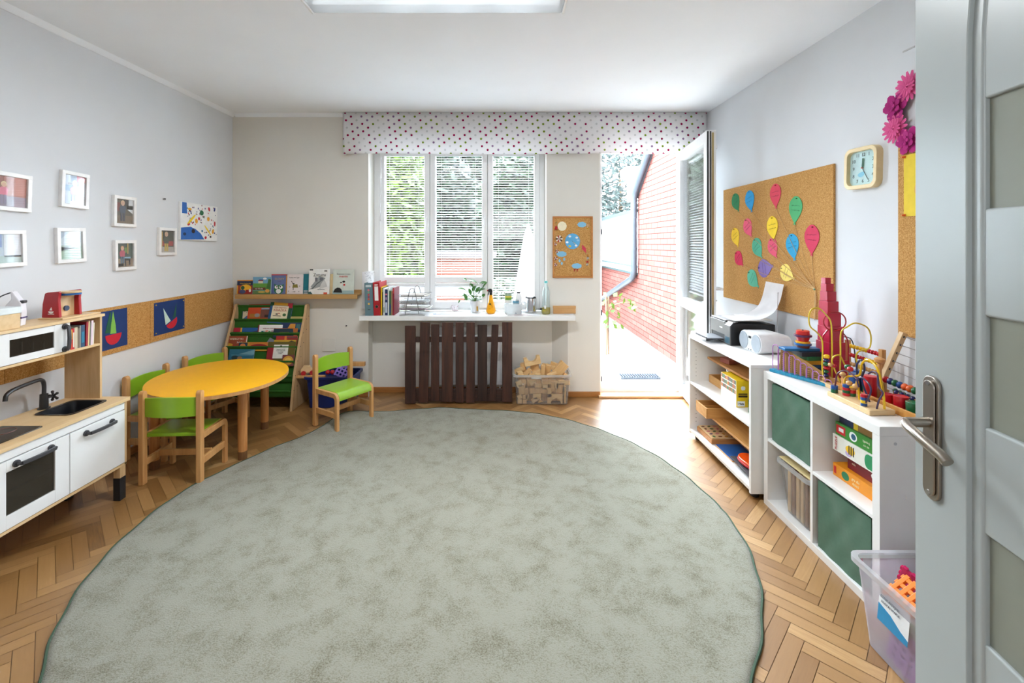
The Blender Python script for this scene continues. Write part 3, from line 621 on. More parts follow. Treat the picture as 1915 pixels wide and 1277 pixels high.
def frame(label, pxs, pys, tilt, back, stripes, fig, glossy=0.03):
    (ya, _), (yb, _) = wallL(pxs[0], 400), wallL(pxs[1], 400); yc = (ya+yb)/2; pc = CX+XL*F/yc
    z1 = wallL(pc, pys[0])[1]; z0 = wallL(pc, pys[1])[1]; w, h = (yb-ya)/2, (z1-z0)/2
    r = thing('photo_frame', label, 'picture frame', (XL, yc, (z0+z1)/2), PI/2, 'white photo frames on the left wall'); r.rotation_euler = (0, tilt, PI/2)
    b = 0.021; m = MB(FRW)
    m.box(-w, w, -0.022, 0, h-b, h); m.box(-w, w, -0.022, 0, -h, -h+b); m.box(-w, -w+b, -0.0215, 0, -h+b*0.9, h-b*0.9); m.box(w-b, w, -0.0215, 0, -h+b*0.9, h-b*0.9); m.build('moulding', r, 0.002)
    m = MB(pm(back)); m.rect(-w+b*0.8, w-b*0.8, -h+b*0.8, h-b*0.8, -0.008, 0.002)
    for c, q in stripes: m.use(pm(c)); m.art([(-w+b+x*(2*w-2*b), -h+b+z*(2*h-2*b)) for x, z in q], -0.0102)
    for f in fig:
        if f: people(m, (f[0]-0.5)*2*w, (f[1]-0.5)*2*h, f[2]*1.55*h, f[3], f[4], f[5] if len(f) > 5 else (190, 150, 100))
    m.build('photograph', r, flat=True)
    m = MB(clear('frame_glass', refl=0.05, fres=0.22)); m.box(-w+b*0.8, w-b*0.8, -0.0145, -0.0135, -h+b*0.8, h-b*0.8); m.build('glass', r, flat=True)
R_ = lambda x0, x1, z0, z1: [(x0, z0), (x1, z0), (x1, z1), (x0, z1)]
frame('upper white frame at the left edge with a child in pink by a wall', (-38, 53), (322, 394), 0.03, (170, 120, 110), [((188, 128, 112), R_(.4, 1, .4, 1)), ((150, 140, 150), R_(0, 1, 0, .35)), ((120, 90, 100), R_(0, .3, .7, 1))], [(.42, .45, .7, (226, 130, 150), (150, 140, 160), (225, 205, 160))])
frame('tilted white frame with a child in pink before a blue and red playground', (109, 161), (322, 389), 0.035, (140, 150, 168), [((190, 60, 70), R_(.6, 1, .8, 1)), ((70, 110, 150), R_(0, .5, .45, .65)), ((176, 180, 190), R_(.5, 1, 0, .6)), ((110, 110, 115), R_(.2, .8, .66, .74))], [(.5, .42, .8, (190, 130, 165), (170, 150, 180), (210, 205, 200))])
frame('white frame with reflecting glass over a pale green landscape photo', (101, 155), (426, 491), -0.03, (200, 214, 222), [((150, 178, 150), R_(0, 1, 0, .45)), ((168, 190, 182), [(0, .3), (1, .42), (1, .55), (0, .5)]), ((170, 188, 205), [(0, 1), (0, .7), (.5, 1)])], [])
frame('lower white frame at the left edge with a pale blue washed out photo', (-48, 43), (430, 500), -0.03, (196, 212, 226), [((150, 170, 215), R_(0, .5, .55, 1)), ((190, 210, 205), R_(0, 1, 0, .25)), ((225, 232, 238), R_(.55, 1, .2, 1))], [])
frame('small white frame with photo of a boy in jeans walking by a car', (208, 250), (367, 424), 0.012, (96, 90, 76), [((60, 58, 60), R_(.3, .75, .6, 1)), ((128, 110, 90), R_(0, 1, 0, .33)), ((225, 228, 230), [(.62, .62), (1, .42), (1, 1), (.7, 1)]), ((60, 100, 60), R_(.65, 1, .6, .76)), ((130, 50, 50), R_(0, .25, .5, .85))], [(.42, .5, .82, (66, 84, 106), (52, 58, 84), (226, 196, 150))])
frame('small white frame with photo of a girl in red sitting by a light blue stool', (210, 250), (449, 505), -0.012, (50, 74, 62), [((150, 128, 104), R_(0, 1, 0, .36)), ((140, 190, 215), R_(.48, .85, .26, .42)), ((110, 160, 190), R_(.5, .58, .04, .3)), ((110, 160, 190), R_(.75, .84, .08, .3)), ((200, 160, 60), R_(.66, .72, .55, 1)), ((40, 50, 80), R_(0, .4, .04, .16)), ((120, 160, 60), R_(.5, .62, .6, .82))], [(.38, .5, .7, (196, 70, 96), (80, 110, 140), (200, 150, 100))])
frame('small white frame with photo of a child in yellow shorts at a playground', (293, 326), (426, 477), 0.01, (44, 54, 50), [((190, 184, 178), R_(0, 1, 0, .26)), ((180, 60, 60), R_(.15, .45, .3, .52)), ((180, 60, 60), R_(.6, .95, .3, .52)), ((210, 170, 80), R_(.1, .17, .26, .95)), ((60, 80, 150), R_(0, .1, .3, .55))], [(.45, .48, .86, (60, 80, 70), (206, 176, 70), (220, 190, 150))])
# painted canvas
ya, yb = wallL(333, 0)[0], wallL(402, 0)[0]; pc = CX+XL*F/((ya+yb)/2); z1, z0 = wallL(pc, 382)[1], wallL(pc, 450)[1]
cv = thing('canvas', 'white canvas painted with a blue corner and many coloured dabs', 'painting', (XL, (ya+yb)/2, (z0+z1)/2), PI/2); cv.rotation_euler = (0, 0.02, PI/2)
w_, h_ = (yb-ya)/2, (z1-z0)/2
m = MB(PAPER); m.box(-w_, w_, -0.02, 0, -h_, h_); m.build('stretched_canvas', cv, 0.003)
rnd = random.Random(11); m = MB(pm((38, 104, 186), 0.5)); fx = lambda u: -w_+2*w_*u; fz = lambda v: -h_+2*h_*v
m.art([(fx(0.03), fz(0.7)), (fx(.16), fz(.7)), (fx(.14), fz(.99)), (fx(0.03), fz(.99))], -0.0202)
m.art([(fx(0.01), fz(0.01)), (fx(.62), fz(.04)), (fx(.52), fz(.2)), (fx(.38), fz(.31)), (fx(.25), fz(.36)), (fx(.01), fz(.32))], -0.0202)
for c, cx, cz, a, b_, ro in (((240, 205, 30), .27, .56, .16, .035, .72), ((240, 205, 30), .72, .3, .15, .025, -.75), ((240, 170, 40), .73, .62, .04, .06, 0), ((240, 170, 40), .87, .28, .035, .07, -.4), ((240, 170, 40), .4, .53, .04, .07, .2), ((30, 110, 70), .54, .77, .06, .07, 0), ((240, 170, 40), .22, .83, .055, .03, 0), ((200, 30, 50), .92, .5, .025, .07, 0), ((200, 30, 50), .75, .9, .03, .06, .4), ((200, 30, 50), .2, .42, .04, .03, .3), ((200, 30, 50), .66, .09, .035, .04, .4), ((30, 50, 130), .91, .91, .025, .06, -.3), ((40, 30, 34), .32, .25, .05, .06, 0), ((24, 50, 90), .1, .16, .045, .04, 0), ((40, 30, 34), .8, .12, .03, .03, 0), ((30, 120, 160), .56, .27, .025, .03, 0), ((200, 30, 50), .47, .6, .03, .045, .3)):
    m.use(pm(c, 0.5)); m.ell(fx(cx), fz(cz), 2*w_*a*0.9, 2*h_*b_, -0.0205, n=14, rot=ro)
for k in range(60):
    u, v = rnd.uniform(.16, .97), rnd.uniform(.05, .97)
    if v < 0.4 and u < 0.62: v += 0.45
    m.use(pm(rnd.choice([(30, 50, 130), (40, 30, 34), (200, 30, 50), (30, 80, 140), (30, 110, 70), (110, 40, 60)]), 0.5)); m.ell(fx(u), fz(v), 0.0028+0.004*rnd.random(), 0.003+0.006*rnd.random(), -0.0203, n=8, rot=rnd.uniform(-.8, .8))
m.build('paint', cv, flat=True)
y, z = wallL(305, 372); m = MB(DGREY); m.cyl((XL, y, z), (XL+0.015, y, z), 0.0035, n=8); m.cyl((XL+0.013, y, z), (XL+0.016, y, z), 0.007, n=10); tag(m.build('nail'), 'bare dark nail in the left wall left of the painted canvas', 'nail')
# cork strip with two paper boats
CT, CB = 1.022, 0.722
for a, b_, l in ((1.55, 2.30, 'cork wall panel behind the toy kitchen'), (2.302, 3.25, 'cork wall panel beside the toy kitchen carrying the green-sailed boat'), (3.252, YB, 'cork wall panel in the corner carrying the pale-sailed boat')):
    m = MB(CORK); m.box(XL, XL+0.009, a, b_, CB, CT); tag(m.build('cork_board', bev=0.001), l, 'cork board', 'cork panels along the left wall')
NAVY = pm((20, 52, 112), 0.8)
def boat(label, px0, px1, py0, py1, hull, s1, s2, pins, tilt):
    ya, yb = AX(px0, 0, XL+0.01)[0], AX(px1, 0, XL+0.01)[0]; yc = (ya+yb)/2; pc = CX+(XL+0.01)*F/yc
    z1, z0 = AX(pc, py0, XL+0.01)[1], AX(pc, py1, XL+0.01)[1]
    r = thing('paper_picture', label, 'picture', (XL+0.0095, yc, (z0+z1)/2), PI/2, 'paper sailing boats pinned to the cork strip'); r.rotation_euler = (0, tilt, PI/2)
    w, h = (yb-ya)/2, (z1-z0)/2; X = lambda u: -w+2*w*u; Z = lambda v: -h+2*h*v
    m = MB(NAVY); m.rect(-w, w, -h, h, 0, 0.001); m.build('sheet', r, flat=True)
    m = MB(pm((196, 26, 46), 0.8)); m.art([(X(u), Z(v)) for u, v in hull], -0.001, 0.001); m.build('hull', r, flat=True)
    for c, q in (s1, s2): m = MB(pm(c, 0.8)); m.art([(X(u), Z(v)) for u, v in q], -0.0012, 0.001); m.build('sail', r, flat=True)
    for u, v in pins: m = MB(pm((214, 178, 60), 0.3, 0.6)); m.sph((X(u), -0.003, Z(v)), 0.005, 8); m.build('pin', r)
hl = [(.27, .37)]+[(.53+.26*math.cos(math.radians(a)), .37+.27*math.sin(math.radians(a))) for a in range(190, 360, 17)]+[(.80, .37)]
boat('blue sheet with red boat and green sails next to the toy kitchen', 180, 238, 580, 652, hl, ((24, 92, 66), [(.26, .44), (.42, .96), (.46, .96), (.44, .42)]), ((130, 190, 80), [(.42, .40), (.62, .38), (.60, .6), (.52, .97), (.46, .66)]), [], -0.01)
ca, sa = math.cos(0.45), math.sin(0.45)
rot = lambda P: [(.55+(u-.5)*ca-(v-.3)*sa*0.8, .33+(u-.5)*sa*1.2+(v-.3)*ca) for u, v in P]
boat('blue pinned sheet with red boat, one pale and one dark sail, near the corner', 288, 345, 562, 621, rot([(.32, .3)]+[(.5+.19*math.cos(math.radians(a)), .3+.22*math.sin(math.radians(a))) for a in range(190, 360, 17)]+[(.7, .3)]), ((196, 224, 214), rot([(.3, .34), (.48, .34), (.42, .86)])), ((26, 84, 72), rot([(.55, .34), (.68, .34), (.84, .72)])), [(.05, .93), (.95, .93), (.05, .07), (.95, .08)], 0.0)
# ================================================================== toy kitchen
kt = thing('toy_kitchen', 'wooden toy kitchen with white doors, black sink and upper microwave shelf', 'toy kitchen', (-2.30, 2.21, 0), PI/2)
ky = lambda Y: Y-2.21
kx = lambda X: -(X+2.30)
BK, FRN, UF = kx(-2.465), kx(-2.13), kx(-2.265)
m = MB(BIRCH)        # worktop with the sink cut out
sx0, sx1, sy0, sy1 = ky(2.305), ky(2.515), kx(-2.19), kx(-2.375)
W0, W1 = -0.365, 0.375
m.box(W0, sx0, FRN-0.012, BK, 0.545, 0.563); m.box(sx1, W1, FRN-0.012, BK, 0.545, 0.563); m.box(sx0, sx1, FRN-0.012, sy0, 0.545, 0.563); m.box(sx0, sx1, sy1, BK, 0.545, 0.563); m.build('worktop', kt, flat=True)
m = MB(pm((26, 28, 32), 0.3))
o1 = rrect(sx0-0.008, sx1+0.008, sy0-0.008, sy1+0.008, 0.03, 5); i1 = rrect(sx0+0.006, sx1-0.006, sy0+0.006, sy1-0.006, 0.026, 5); i2 = rrect(sx0+0.016, sx1-0.016, sy0+0.016, sy1-0.016, 0.024, 5); n = len(o1)
m.add([(a, b, 0.5635) for a, b in o1]+[(a, b, 0.567) for a, b in o1]+[(a, b, 0.566) for a, b in i1]+[(a, b, 0.50) for a, b in i2], [(k*n+i, k*n+(i+1) % n, (k+1)*n+(i+1) % n, (k+1)*n+i) for k in range(3) for i in range(n)]+[list(range(3*n, 4*n))]); m.build('sink', kt)
m = MB(pm((20, 20, 22), 0.15, coat=0.5)); m.prism(rrect(ky(1.90), ky(2.157), kx(-2.18), kx(-2.375), 0.006, 3), 0.563, 0.568, 'z'); hb = m.build('cooktop', kt)
m = MB(pm((120, 60, 50), 0.4))
for cx, cy, r in ((ky(2.09), kx(-2.30), 0.045), (ky(1.97), kx(-2.26), 0.055)): m.tube([(cx+r*math.cos(a), cy+r*math.sin(a), 0.5682) for a in [2*PI*i/28 for i in range(28)]], 0.0012, 5, True)
m.build('heat_ring', hb)
FA = pm((58, 58, 60), 0.35, 0.4); fx_, fy_ = ky(2.396), kx(-2.418)
m = MB(FA); m.cyl((fx_, fy_, 0.563), (fx_, fy_, 0.568), 0.026); m.cyl((fx_, fy_, 0.565), (fx_, fy_, 0.64), 0.019, 0.017); m.tube(smooth([(fx_, fy_, 0.63), (fx_, fy_, 0.69), (fx_-0.018, fy_-0.006, 0.718), (fx_-0.06, fy_-0.015, 0.725), (fx_-0.19, fy_-0.05, 0.725), (fx_-0.235, fy_-0.06, 0.712), (fx_-0.245, fy_-0.063, 0.685)], 5), 0.0095, 10); fo = m.build('faucet', kt)
m = MB(FA); m.cyl((fx_, fy_, 0.615), (fx_+0.04, fy_-0.01, 0.617), 0.006)
for k in range(5): a = 2*PI*k/5; m.cyl((fx_+0.04, fy_-0.01, 0.617), (fx_+0.042, fy_-0.01+0.022*math.cos(a), 0.617+0.022*math.sin(a)), 0.0055, n=8); m.sph((fx_+0.042, fy_-0.01+0.022*math.cos(a), 0.617+0.022*math.sin(a)), 0.0075, 8)
m.build('tap_knob', fo)
m = MB(BIRCHZ); m.box(W0+0.005, W0+0.02, FRN, BK, 0.188, 0.545); m.box(W1-0.025, W1-0.01, FRN, BK, 0.188, 0.545); m.box(0.005, 0.018, FRN+0.02, BK, 0.2, 0.5); m.box(W0+0.02, W1-0.025, BK-0.006, BK, 0.2, 0.545); m.build('carcass', kt, 0.001)
m = MB(BIRCH); m.box(W0+0.005, W1-0.01, FRN, BK, 0.186, 0.2); m.build('bottom_board', kt, 0.001)
m = MB(WHITE); m.box(W0+0.02, W1-0.028, FRN-0.002, FRN+0.012, 0.503, 0.545); m.build('front_rail', kt, 0.001)
def bar(parent, a, b, r=0.0075, off=0.028, name='handle'):
    m = MB(DGREY); A, B = Vector(a), Vector(b); d = Vector((0, -off, 0)); u = (B-A).normalized()
    for P in (A, B): m.cyl(P, P+d*0.3, 0.015); m.cyl(P, P+d, 0.008)
    up = Vector((1, 0, 0)) if abs(u.z) > 0.5 else Vector((0, 0, 1)); q = []
    for t in (0, .25, .5, .75, 1): q.append(A+(B-A)*t+d*(1+0.2*math.sin(PI*t)))
    vs = []
    for P in q: vs += [P+up*0.008+Vector((0, 0.005, 0)), P+up*0.008-Vector((0, 0.005, 0)), P-up*0.008-Vector((0, 0.005, 0)), P-up*0.008+Vector((0, 0.005, 0))]
    m.add(vs, [(4*i+k, 4*i+(k+1) % 4, 4*i+4+(k+1) % 4, 4*i+4+k) for i in range(4) for k in range(4)]+[(0, 1, 2, 3), (16, 17, 18, 19)]); return m.build(name, parent, 0.0015)
m = MB(WHITE); dx0, dx1 = ky(2.235), W1-0.028; m.box(dx0, dx1, FRN-0.004, FRN+0.010, 0.204, 0.498); dr = m.build('door', kt, 0.0015)
bar(dr, (ky(2.317), FRN-0.004, 0.466), (ky(2.47), FRN-0.004, 0.466))
m = MB(WHITE); ox0, ox1 = W0+0.02, ky(2.231); px0, px1, pz0, pz1 = ky(1.947), ky(2.16), 0.262, 0.45
m.box(ox0, px0, FRN-0.004, FRN+0.010, 0.204, 0.498); m.box(px1, ox1, FRN-0.004, FRN+0.010, 0.204, 0.498); m.box(px0, px1, FRN-0.0041, FRN+0.010, 0.204, pz0); m.box(px0, px1, FRN-0.0041, FRN+0.010, pz1, 0.498); ov = m.build('oven_door', kt, 0.0012)
SMOKE = clear('smoked_pane', (0.45, 0.43, 0.41), 0.30, 0.07, 0.02, (110, 100, 86))
m = MB(SMOKE); m.box(px0-0.005, px1+0.005, FRN+0.002, FRN+0.005, pz0-0.005, pz1+0.005); m.build('window', ov, flat=True)
bar(ov, (ky(1.985), FRN-0.004, 0.473), (ky(2.137), FRN-0.004, 0.473))
m = MB(pm((190, 190, 188), 0.5)); m.box(ox0, 0.005, FRN+0.03, BK-0.01, 0.345, 0.355); m.build('oven_shelf', kt)
for a, b in ((W0+0.03, FRN+0.02), (W1-0.035, FRN+0.02), (W0+0.03, BK-0.02), (W1-0.035, BK-0.02)):
    m = MB(BIRCHZ); m.box(a-0.019, a+0.019, b-0.019, b+0.019, 0.125, 0.187); lg = m.build('leg', kt, 0.002)
    m = MB(pm((34, 36, 40), 0.6)); m.box(a-0.02, a+0.02, b-0.02, b+0.02, 0, 0.125); m.build('foot', lg, 0.003)
for a in (W0+0.005, W1-0.029): m = MB(BIRCHZ); m.box(a, a+0.014, UF, BK, 0.563, 1.022); m.build('side_panel', kt, 0.001)
m = MB(BIRCH); m.box(W0, W1-0.01, UF-0.012, BK, 1.022, 1.036); m.build('top_board', kt, 0.001)
m = MB(BIRCH); m.box(W0+0.019, W1-0.029, UF, BK, 0.860, 0.873); m.build('upper_shelf', kt, 0.001)
m = MB(WHITE); m.box(ky(2.368), ky(2.38), UF, BK, 0.873, 1.022); m.build('divider', kt, 0.001)
m = MB(WHITE); a0, a1, b0, b1, c0, c1 = W0+0.021, ky(2.366), ky(2.085), ky(2.292), 0.908, 0.988
m.box(a0, b0, UF-0.004, UF+0.010, 0.876, 1.020); m.box(b1, a1, UF-0.004, UF+0.010, 0.876, 1.020); m.box(b0, b1, UF-0.0041, UF+0.010, 0.876, c0); m.box(b0, b1, UF-0.0041, UF+0.010, c1, 1.020); mw = m.build('microwave_door', kt, 0.0012)
m = MB(SMOKE); m.box(b0-0.004, b1+0.004, UF+0.001, UF+0.004, c0-0.004, c1+0.004); m.build('window', mw, flat=True)
m = MB(pm((96, 84, 72), 0.7)); m.box(a0, a1, BK-0.008, BK-0.002, 0.873, 1.022); m.build('microwave_back', kt)
bar(mw, (ky(2.345), UF-0.004, 0.888), (ky(2.345), UF-0.004, 1.004), off=0.022)
# books in the kitchen's upper compartment
def spine_book(name, label, loc, rz, t, h, d, c, group, lean=0.0, band=None, pages=True):
    """book upright with its spine towards local -y; local x is its thickness"""
    r = thing(name, label, 'book', loc, rz, group); r.rotation_euler = (0, lean, rz)
    m = MB(pm(c, 0.5)); m.box(0, t, 0, 0.0025, 0, h); m.box(0, 0.0018, 0.0025, d, 0, h); m.box(t-0.0018, t, 0.0025, d, 0, h)
    if band:
        for bc, u, v in band: m.use(pm(bc, 0.6)); m.rect(t*0.14, t*0.86, h*u, h*v, 0)
    m.build('cover', r)
    if pages: m = MB(PAPER); m.box(0.0018, t-0.0018, 0.0025, d-0.003, 0.003, h-0.003); m.build('pages', r)
    return r
yy = 2.387
for i, (t, h, c, bd, lb) in enumerate((
    (0.014, .108, (214, 62, 36), [((240, 190, 60), .5, .95)], 'orange and yellow'), (0.009, .11, (196, 40, 50), [((235, 225, 210), .1, .8)], 'red, white-lettered'), (0.017, .112, (206, 192, 164), [], 'wide cream'), (0.010, .106, (120, 104, 86), [], 'dull brown'),
    (0.006, .118, (150, 146, 140), [], 'thin grey'), (0.022, .118, (38, 74, 104), [((30, 120, 150), .2, .7)], 'wide dark blue'), (0.012, .132, (150, 24, 40), [], 'tall dark red'), (0.007, .134, (226, 200, 150), [], 'tall cream'), (0.008, .126, (120, 120, 110), [], 'olive grey'), (0.012, .134, (226, 206, 216), [], 'tall pale pink'), (0.006, .120, (222, 216, 190), [], 'slim ivory'))):
    spine_book('picture_book', lb+' book standing in the toy kitchen\'s upper compartment', (-2.272, yy, 0.873), PI/2, t, h, 0.15, c, 'small books in the toy kitchen', 0.04 if i > 5 else 0.0, bd); yy += t+0.0012+(0.004 if i == 5 else 0)
# red toy coffee machine
zt = 1.036
cm = thing('toy_coffee_machine', 'red wooden toy coffee machine on top of the toy kitchen', 'toy', (-2.36, 2.46, zt))
m = MB(BIRCH); m.box(-0.055, 0.075, -0.10, 0.125, 0, 0.008); m.build('base', cm, 0.002)
m = MB(RED); pr = [(-0.05, 0.008), (0.042, 0.008), (0.036, 0.10), (0.042, 0.140), (0.036, 0.145), (-0.02, 0.14), (-0.034, 0.135), (-0.046, 0.08)]; m.prism(pr, -0.085, -0.068, 'y'); s0 = m.build('side_panel', cm, 0.004)
m = MB(WHITE); m.art([(0.0+0.014*math.cos(a), 0.042+0.012*math.sin(a)) for a in [PI+PI*i/8 for i in range(9)]], -0.085); m.art([(-0.008, 0.047), (0.006, 0.047), (0.002, 0.064)], -0.085); m.rect(-0.016, 0.016, 0.026, 0.029, -0.085); m.build('cup_emblem', s0, flat=True)
m = MB(RED); m.prism(pr, 0.03, 0.047, 'y'); m.build('side_panel', cm, 0.004)
m = MB(BIRCHZ); m.box(-0.045, 0.014, -0.068, 0.03, 0.008, 0.135); m.build('column', cm, 0.002)
m = MB(BIRCH); m.cyl((0.03, -0.012, 0.131), (0.03, -0.012, 0.141), 0.047, n=28); dk = m.build('disc', cm, 0.002)
m = MB(BLU); m.cyl((0.03, -0.012, 0.121), (0.03, -0.012, 0.131), 0.047, n=28); m.build('disc_rim', dk)
m = MB(BIRCH); m.sph((0.03, -0.012, 0.121), 0.02, 12, (1, 1, 0.5)); m.build('spout', dk)
m = MB(pm((40, 60, 90), 0.4)); m.cyl((0.014, -0.02, 0.05), (0.022, -0.02, 0.05), 0.014); m.build('button', cm)
# box and toy iron
bx = thing('toy_box', 'wooden box with white lid at the left end of the toy kitchen top', 'box', (-2.33, 1.99, zt))
m = MB(BIRCH); m.box(-0.06, 0.06, -0.15, 0.15, 0, 0.075); m.build('body', bx, 0.002); m = MB(pm((225, 232, 232), 0.4)); m.box(-0.064, 0.064, -0.154, 0.154, 0.07, 0.10); m.build('lid', bx, 0.003)
ir = thing('toy_iron', 'white toy iron standing upright on the toy kitchen behind the box', 'toy', (-2.35, 2.185, zt), math.radians(20))
m = MB(pm((226, 222, 226), 0.35)); m.prism([(-0.035, 0), (0.035, 0), (0.040, 0.06), (0.036, 0.11), (0.004, 0.165), (-0.004, 0.168), (0.0, 0.13), (-0.03, 0.09)], -0.02, 0.02, 'y'); m.build('body', ir, 0.008, 3)
m = MB(pm((70, 60, 110), 0.4)); m.box(-0.02, 0.041, -0.0215, 0.0215, 0.036, 0.043); m.build('band', ir, 0.001); m = MB(DGREY); m.box(0.012, 0.044, -0.016, 0.016, 0.108, 0.122); m.build('heel', ir, 0.004)
m = MB(pm((50, 40, 110), 0.4)); m.sph((0.02, -0.02, 0.02), 0.009, 10, (1, 0.4, 1)); m.build('dial', ir)
m = MB(DGREY); m.tube(smooth([(0.0, 0, 0.165), (-0.05, -0.005, 0.14), (-0.10, -0.01, 0.085)], 6), 0.003, 6); m.build('cord', ir)
# ================================================================== table and chairs
tb = thing('oval_table', 'low oval table with bright yellow top among green chairs', 'table', (-1.975, 3.184, 0), math.radians(-63.5))
YT = pm((246, 178, 0), 0.45, var=0.02)
el = lambda a, b, n=64: [(a*math.cos(2*PI*i/n), b*math.sin(2*PI*i/n)) for i in range(n)]
m = MB(BEECH); m.prism(el(0.474, 0.429), 0.485, 0.507, 'z'); m.use(YT); m.prism(el(0.4735, 0.4285), 0.507, 0.5095, 'z'); m.build('tabletop', tb, 0.002)
def tl(x, y):
    v = Matrix.Rotation(math.radians(63.5), 3, 'Z') @ Vector((x+1.975, y-3.184, 0)); return v.x, v.y
LG = [tl(-1.735, 3.03), tl(-1.85, 3.53), tl(-2.27, 3.40), tl(-2.222, 2.90)]
APR = wood((180, 126, 72), (200, 148, 92), 0, 6, 0.5)
for i in range(4):
    a, b = Vector(LG[i]), Vector(LG[(i+1) % 4]); m = MB(APR); d = (b-a).normalized(); nrm = Vector((-d.y, d.x))*0.01
    m.prism([tuple(a+nrm), tuple(b+nrm), tuple(b-nrm), tuple(a-nrm)], 0.435, 0.485, 'z'); m.build('apron', tb, 0.002)
for x, y in LG:
    m = MB(wood((176, 112, 58), (206, 146, 84), 2, 7, 0.4)); m.cyl((x, y, 0.055), (x, y, 0.485), 0.028, 0.031, 20); lg = m.build('leg', tb)
    m = MB(wood((104, 70, 40), (132, 92, 56), 2, 7, 0.5)); m.cyl((x, y, 0), (x, y, 0.055), 0.0275, 0.0285, 20); m.build('foot', lg)
LIME = pm((142, 186, 40), 0.3, var=0.03, scale=8, coat=0.2)
def chair(label, loc, rz):
    r = thing('child_chair', label, 'chair', loc, rz, 'lime green nursery chairs')
    W, T = 0.165, 0.024
    for s in (-1, 1):
        m = MB(BEECH); x = s*W; m.prism([(0.112, 0), (0.150, 0), (0.150, 0.535)]+arc(0.131, 0.537, 0.019, 0, 180, 8)+[(0.112, 0.535)], x-T/2-0.003, x+T/2+0.003, 'x'); m.build('leg', r, 0.004)
        m = MB(BEECH); o_ = [(0.113, 0.295)]+arc(-0.10, 0.245, 0.05, 90, 180, 7)+[(-0.15, 0), (-0.118, 0), (-0.118, 0.225)]+arc(-0.098, 0.238, 0.02, 180, 90, 4)+[(0.113, 0.258)]
        m.prism(o_, x-T/2, x+T/2, 'x'); m.build('front_leg', r, 0.004)
        m = MB(BEECH); m.box(x-0.009, x+0.009, -0.119, 0.113, 0.105, 0.145); m.build('side_stretcher', r, 0.002)
    m = MB(BEECH); m.box(-W+0.01, W-0.01, -0.012, 0.006, 0.112, 0.150); m.build('stretcher', r, 0.002)
    m = MB(LIME); s_ = [(0.118, 0.276), (0.118, 0.296)]+arc(-0.098, 0.243, 0.053, 90, 172, 7)+[(-0.150, 0.236), (-0.136, 0.234)]+arc(-0.098, 0.243, 0.036, 172, 90, 6)
    m.prism(s_, -W+T/2, W-T/2, 'x'); m.build('seat', r, 0.002)
    m = MB(LIME); n = 12; vs = []
    for i in range(n+1):
        u = -1+2*i/n; x = u*(W-0.008); y = 0.122+0.030*(1-u*u); tp = 0.512+0.010*(1-u*u)
        vs += [(x, y, 0.402), (x, y+0.011, 0.402), (x, y+0.011, tp), (x, y, tp)]
    m.add(vs, [(4*i+k, 4*i+(k+1) % 4, 4*i+4+(k+1) % 4, 4*i+4+k) for i in range(n) for k in range(4)]+[(0, 1, 2, 3), tuple(4*n+k for k in range(4))]); m.build('backrest', r, 0.002)
    m = MB(BLACK)
    for x in (-W, W): m.cyl((x, 0.131, 0.0), (x, 0.131, 0.004), 0.012, n=10)
    return r
c1 = chair('lime green child chair turned its back to the viewer in front of the yellow table', (-1.985, 2.845, 0), PI+0.05)
copy_tree(c1, (-2.352, 3.165, 0), PI/2-0.06, 'lime green child chair between the left wall and the yellow table')
copy_tree(c1, (-2.30, 3.655, 0), math.radians(68), 'lime green child chair at the far side of the yellow table by the bookcase')
copy_tree(c1, (-1.275, 3.64, 0.006), math.radians(57), 'lime green child chair standing alone at the rug edge by the blue bin')
# ================================================================== wooden ledge with picture books
LX0, LX1, LZ = -2.432, -1.322, 0.953
ld = thing('picture_ledge', 'light wooden picture ledge with a row of children\'s books above the sling bookcase', 'shelf', ((LX0+LX1)/2, YB, LZ))
hw = (LX1-LX0)/2
LW_ = wood((168, 128, 74), (192, 152, 96), 0, 6, 0.5)
m = MB(LW_); m.box(-hw, hw, -0.125, 0, 0, 0.016); m.build('board', ld, 0.002)
m = MB(LW_); m.box(-hw, hw, -0.132, -0.120, -0.022, 0.018); m.build('front_lip', ld, 0.002)
m = MB(LW_); m.box(-hw, hw, -0.014, 0, 0.012, 0.05); m.build('back_rail', ld, 0.002)
def facebook(label, x0, x1, y, z, h, c, art=None, t=0.010, lean=0.10, group=None, titles=(), roll=0.0, pages=(236, 230, 216)):
    r = thing('picture_book', label, 'book', ((x0+x1)/2, y, z), 0, group, rx=-lean, ry=roll)
    w = (x1-x0)/2
    m = MB(pm(c, 0.45)); m.box(-w, w, -t, -t+0.002, 0, h); m.box(-w, w, -0.002, 0, 0, h); m.box(-w, -w+0.002, -t, 0, 0, h)
    if art:
        P = lambda u, v: (-w+2*w*u, h*v)
        lay = [0]
        def poly(cc, pts): lay[0] += 1; m.use(pm(cc, 0.5)); m.art([P(u, v) for u, v in pts], -t-0.00008*lay[0], 0.0004)
        def ell(cc, u, v, a, b, n=16): lay[0] += 1; m.use(pm(cc, 0.5)); q = P(u, v); m.ell(q[0], q[1], 2*w*a, h*b, -t-0.00008*lay[0], 0.0004, n)
        art(poly, ell)
    cv = m.build('cover', r, flat=True)
    m = MB(pm(pages, 0.8)); m.box(-w+0.003, w-0.002, -t+0.002, -0.002, 0.002, h-0.002); m.build('pages', r)
    for body, size, mc, u, v, *sx in titles:
        text('title', body, size, pm(mc, 0.5), r, (-w+2*w*u, -t-0.002, h*v), sx=sx[0] if sx else 1.0)
    return r
Q = lambda a, b, c, d: [(a, c), (b, c), (b, d), (a, d)]
def lx(px): return AY(px, 550, 4.17)[0]
def lh(py): return AY(0, py, 4.17)[1]-0.970
GB = 'picture books on the wooden wall ledge'
BY, BZ = YB-0.062, 0.970
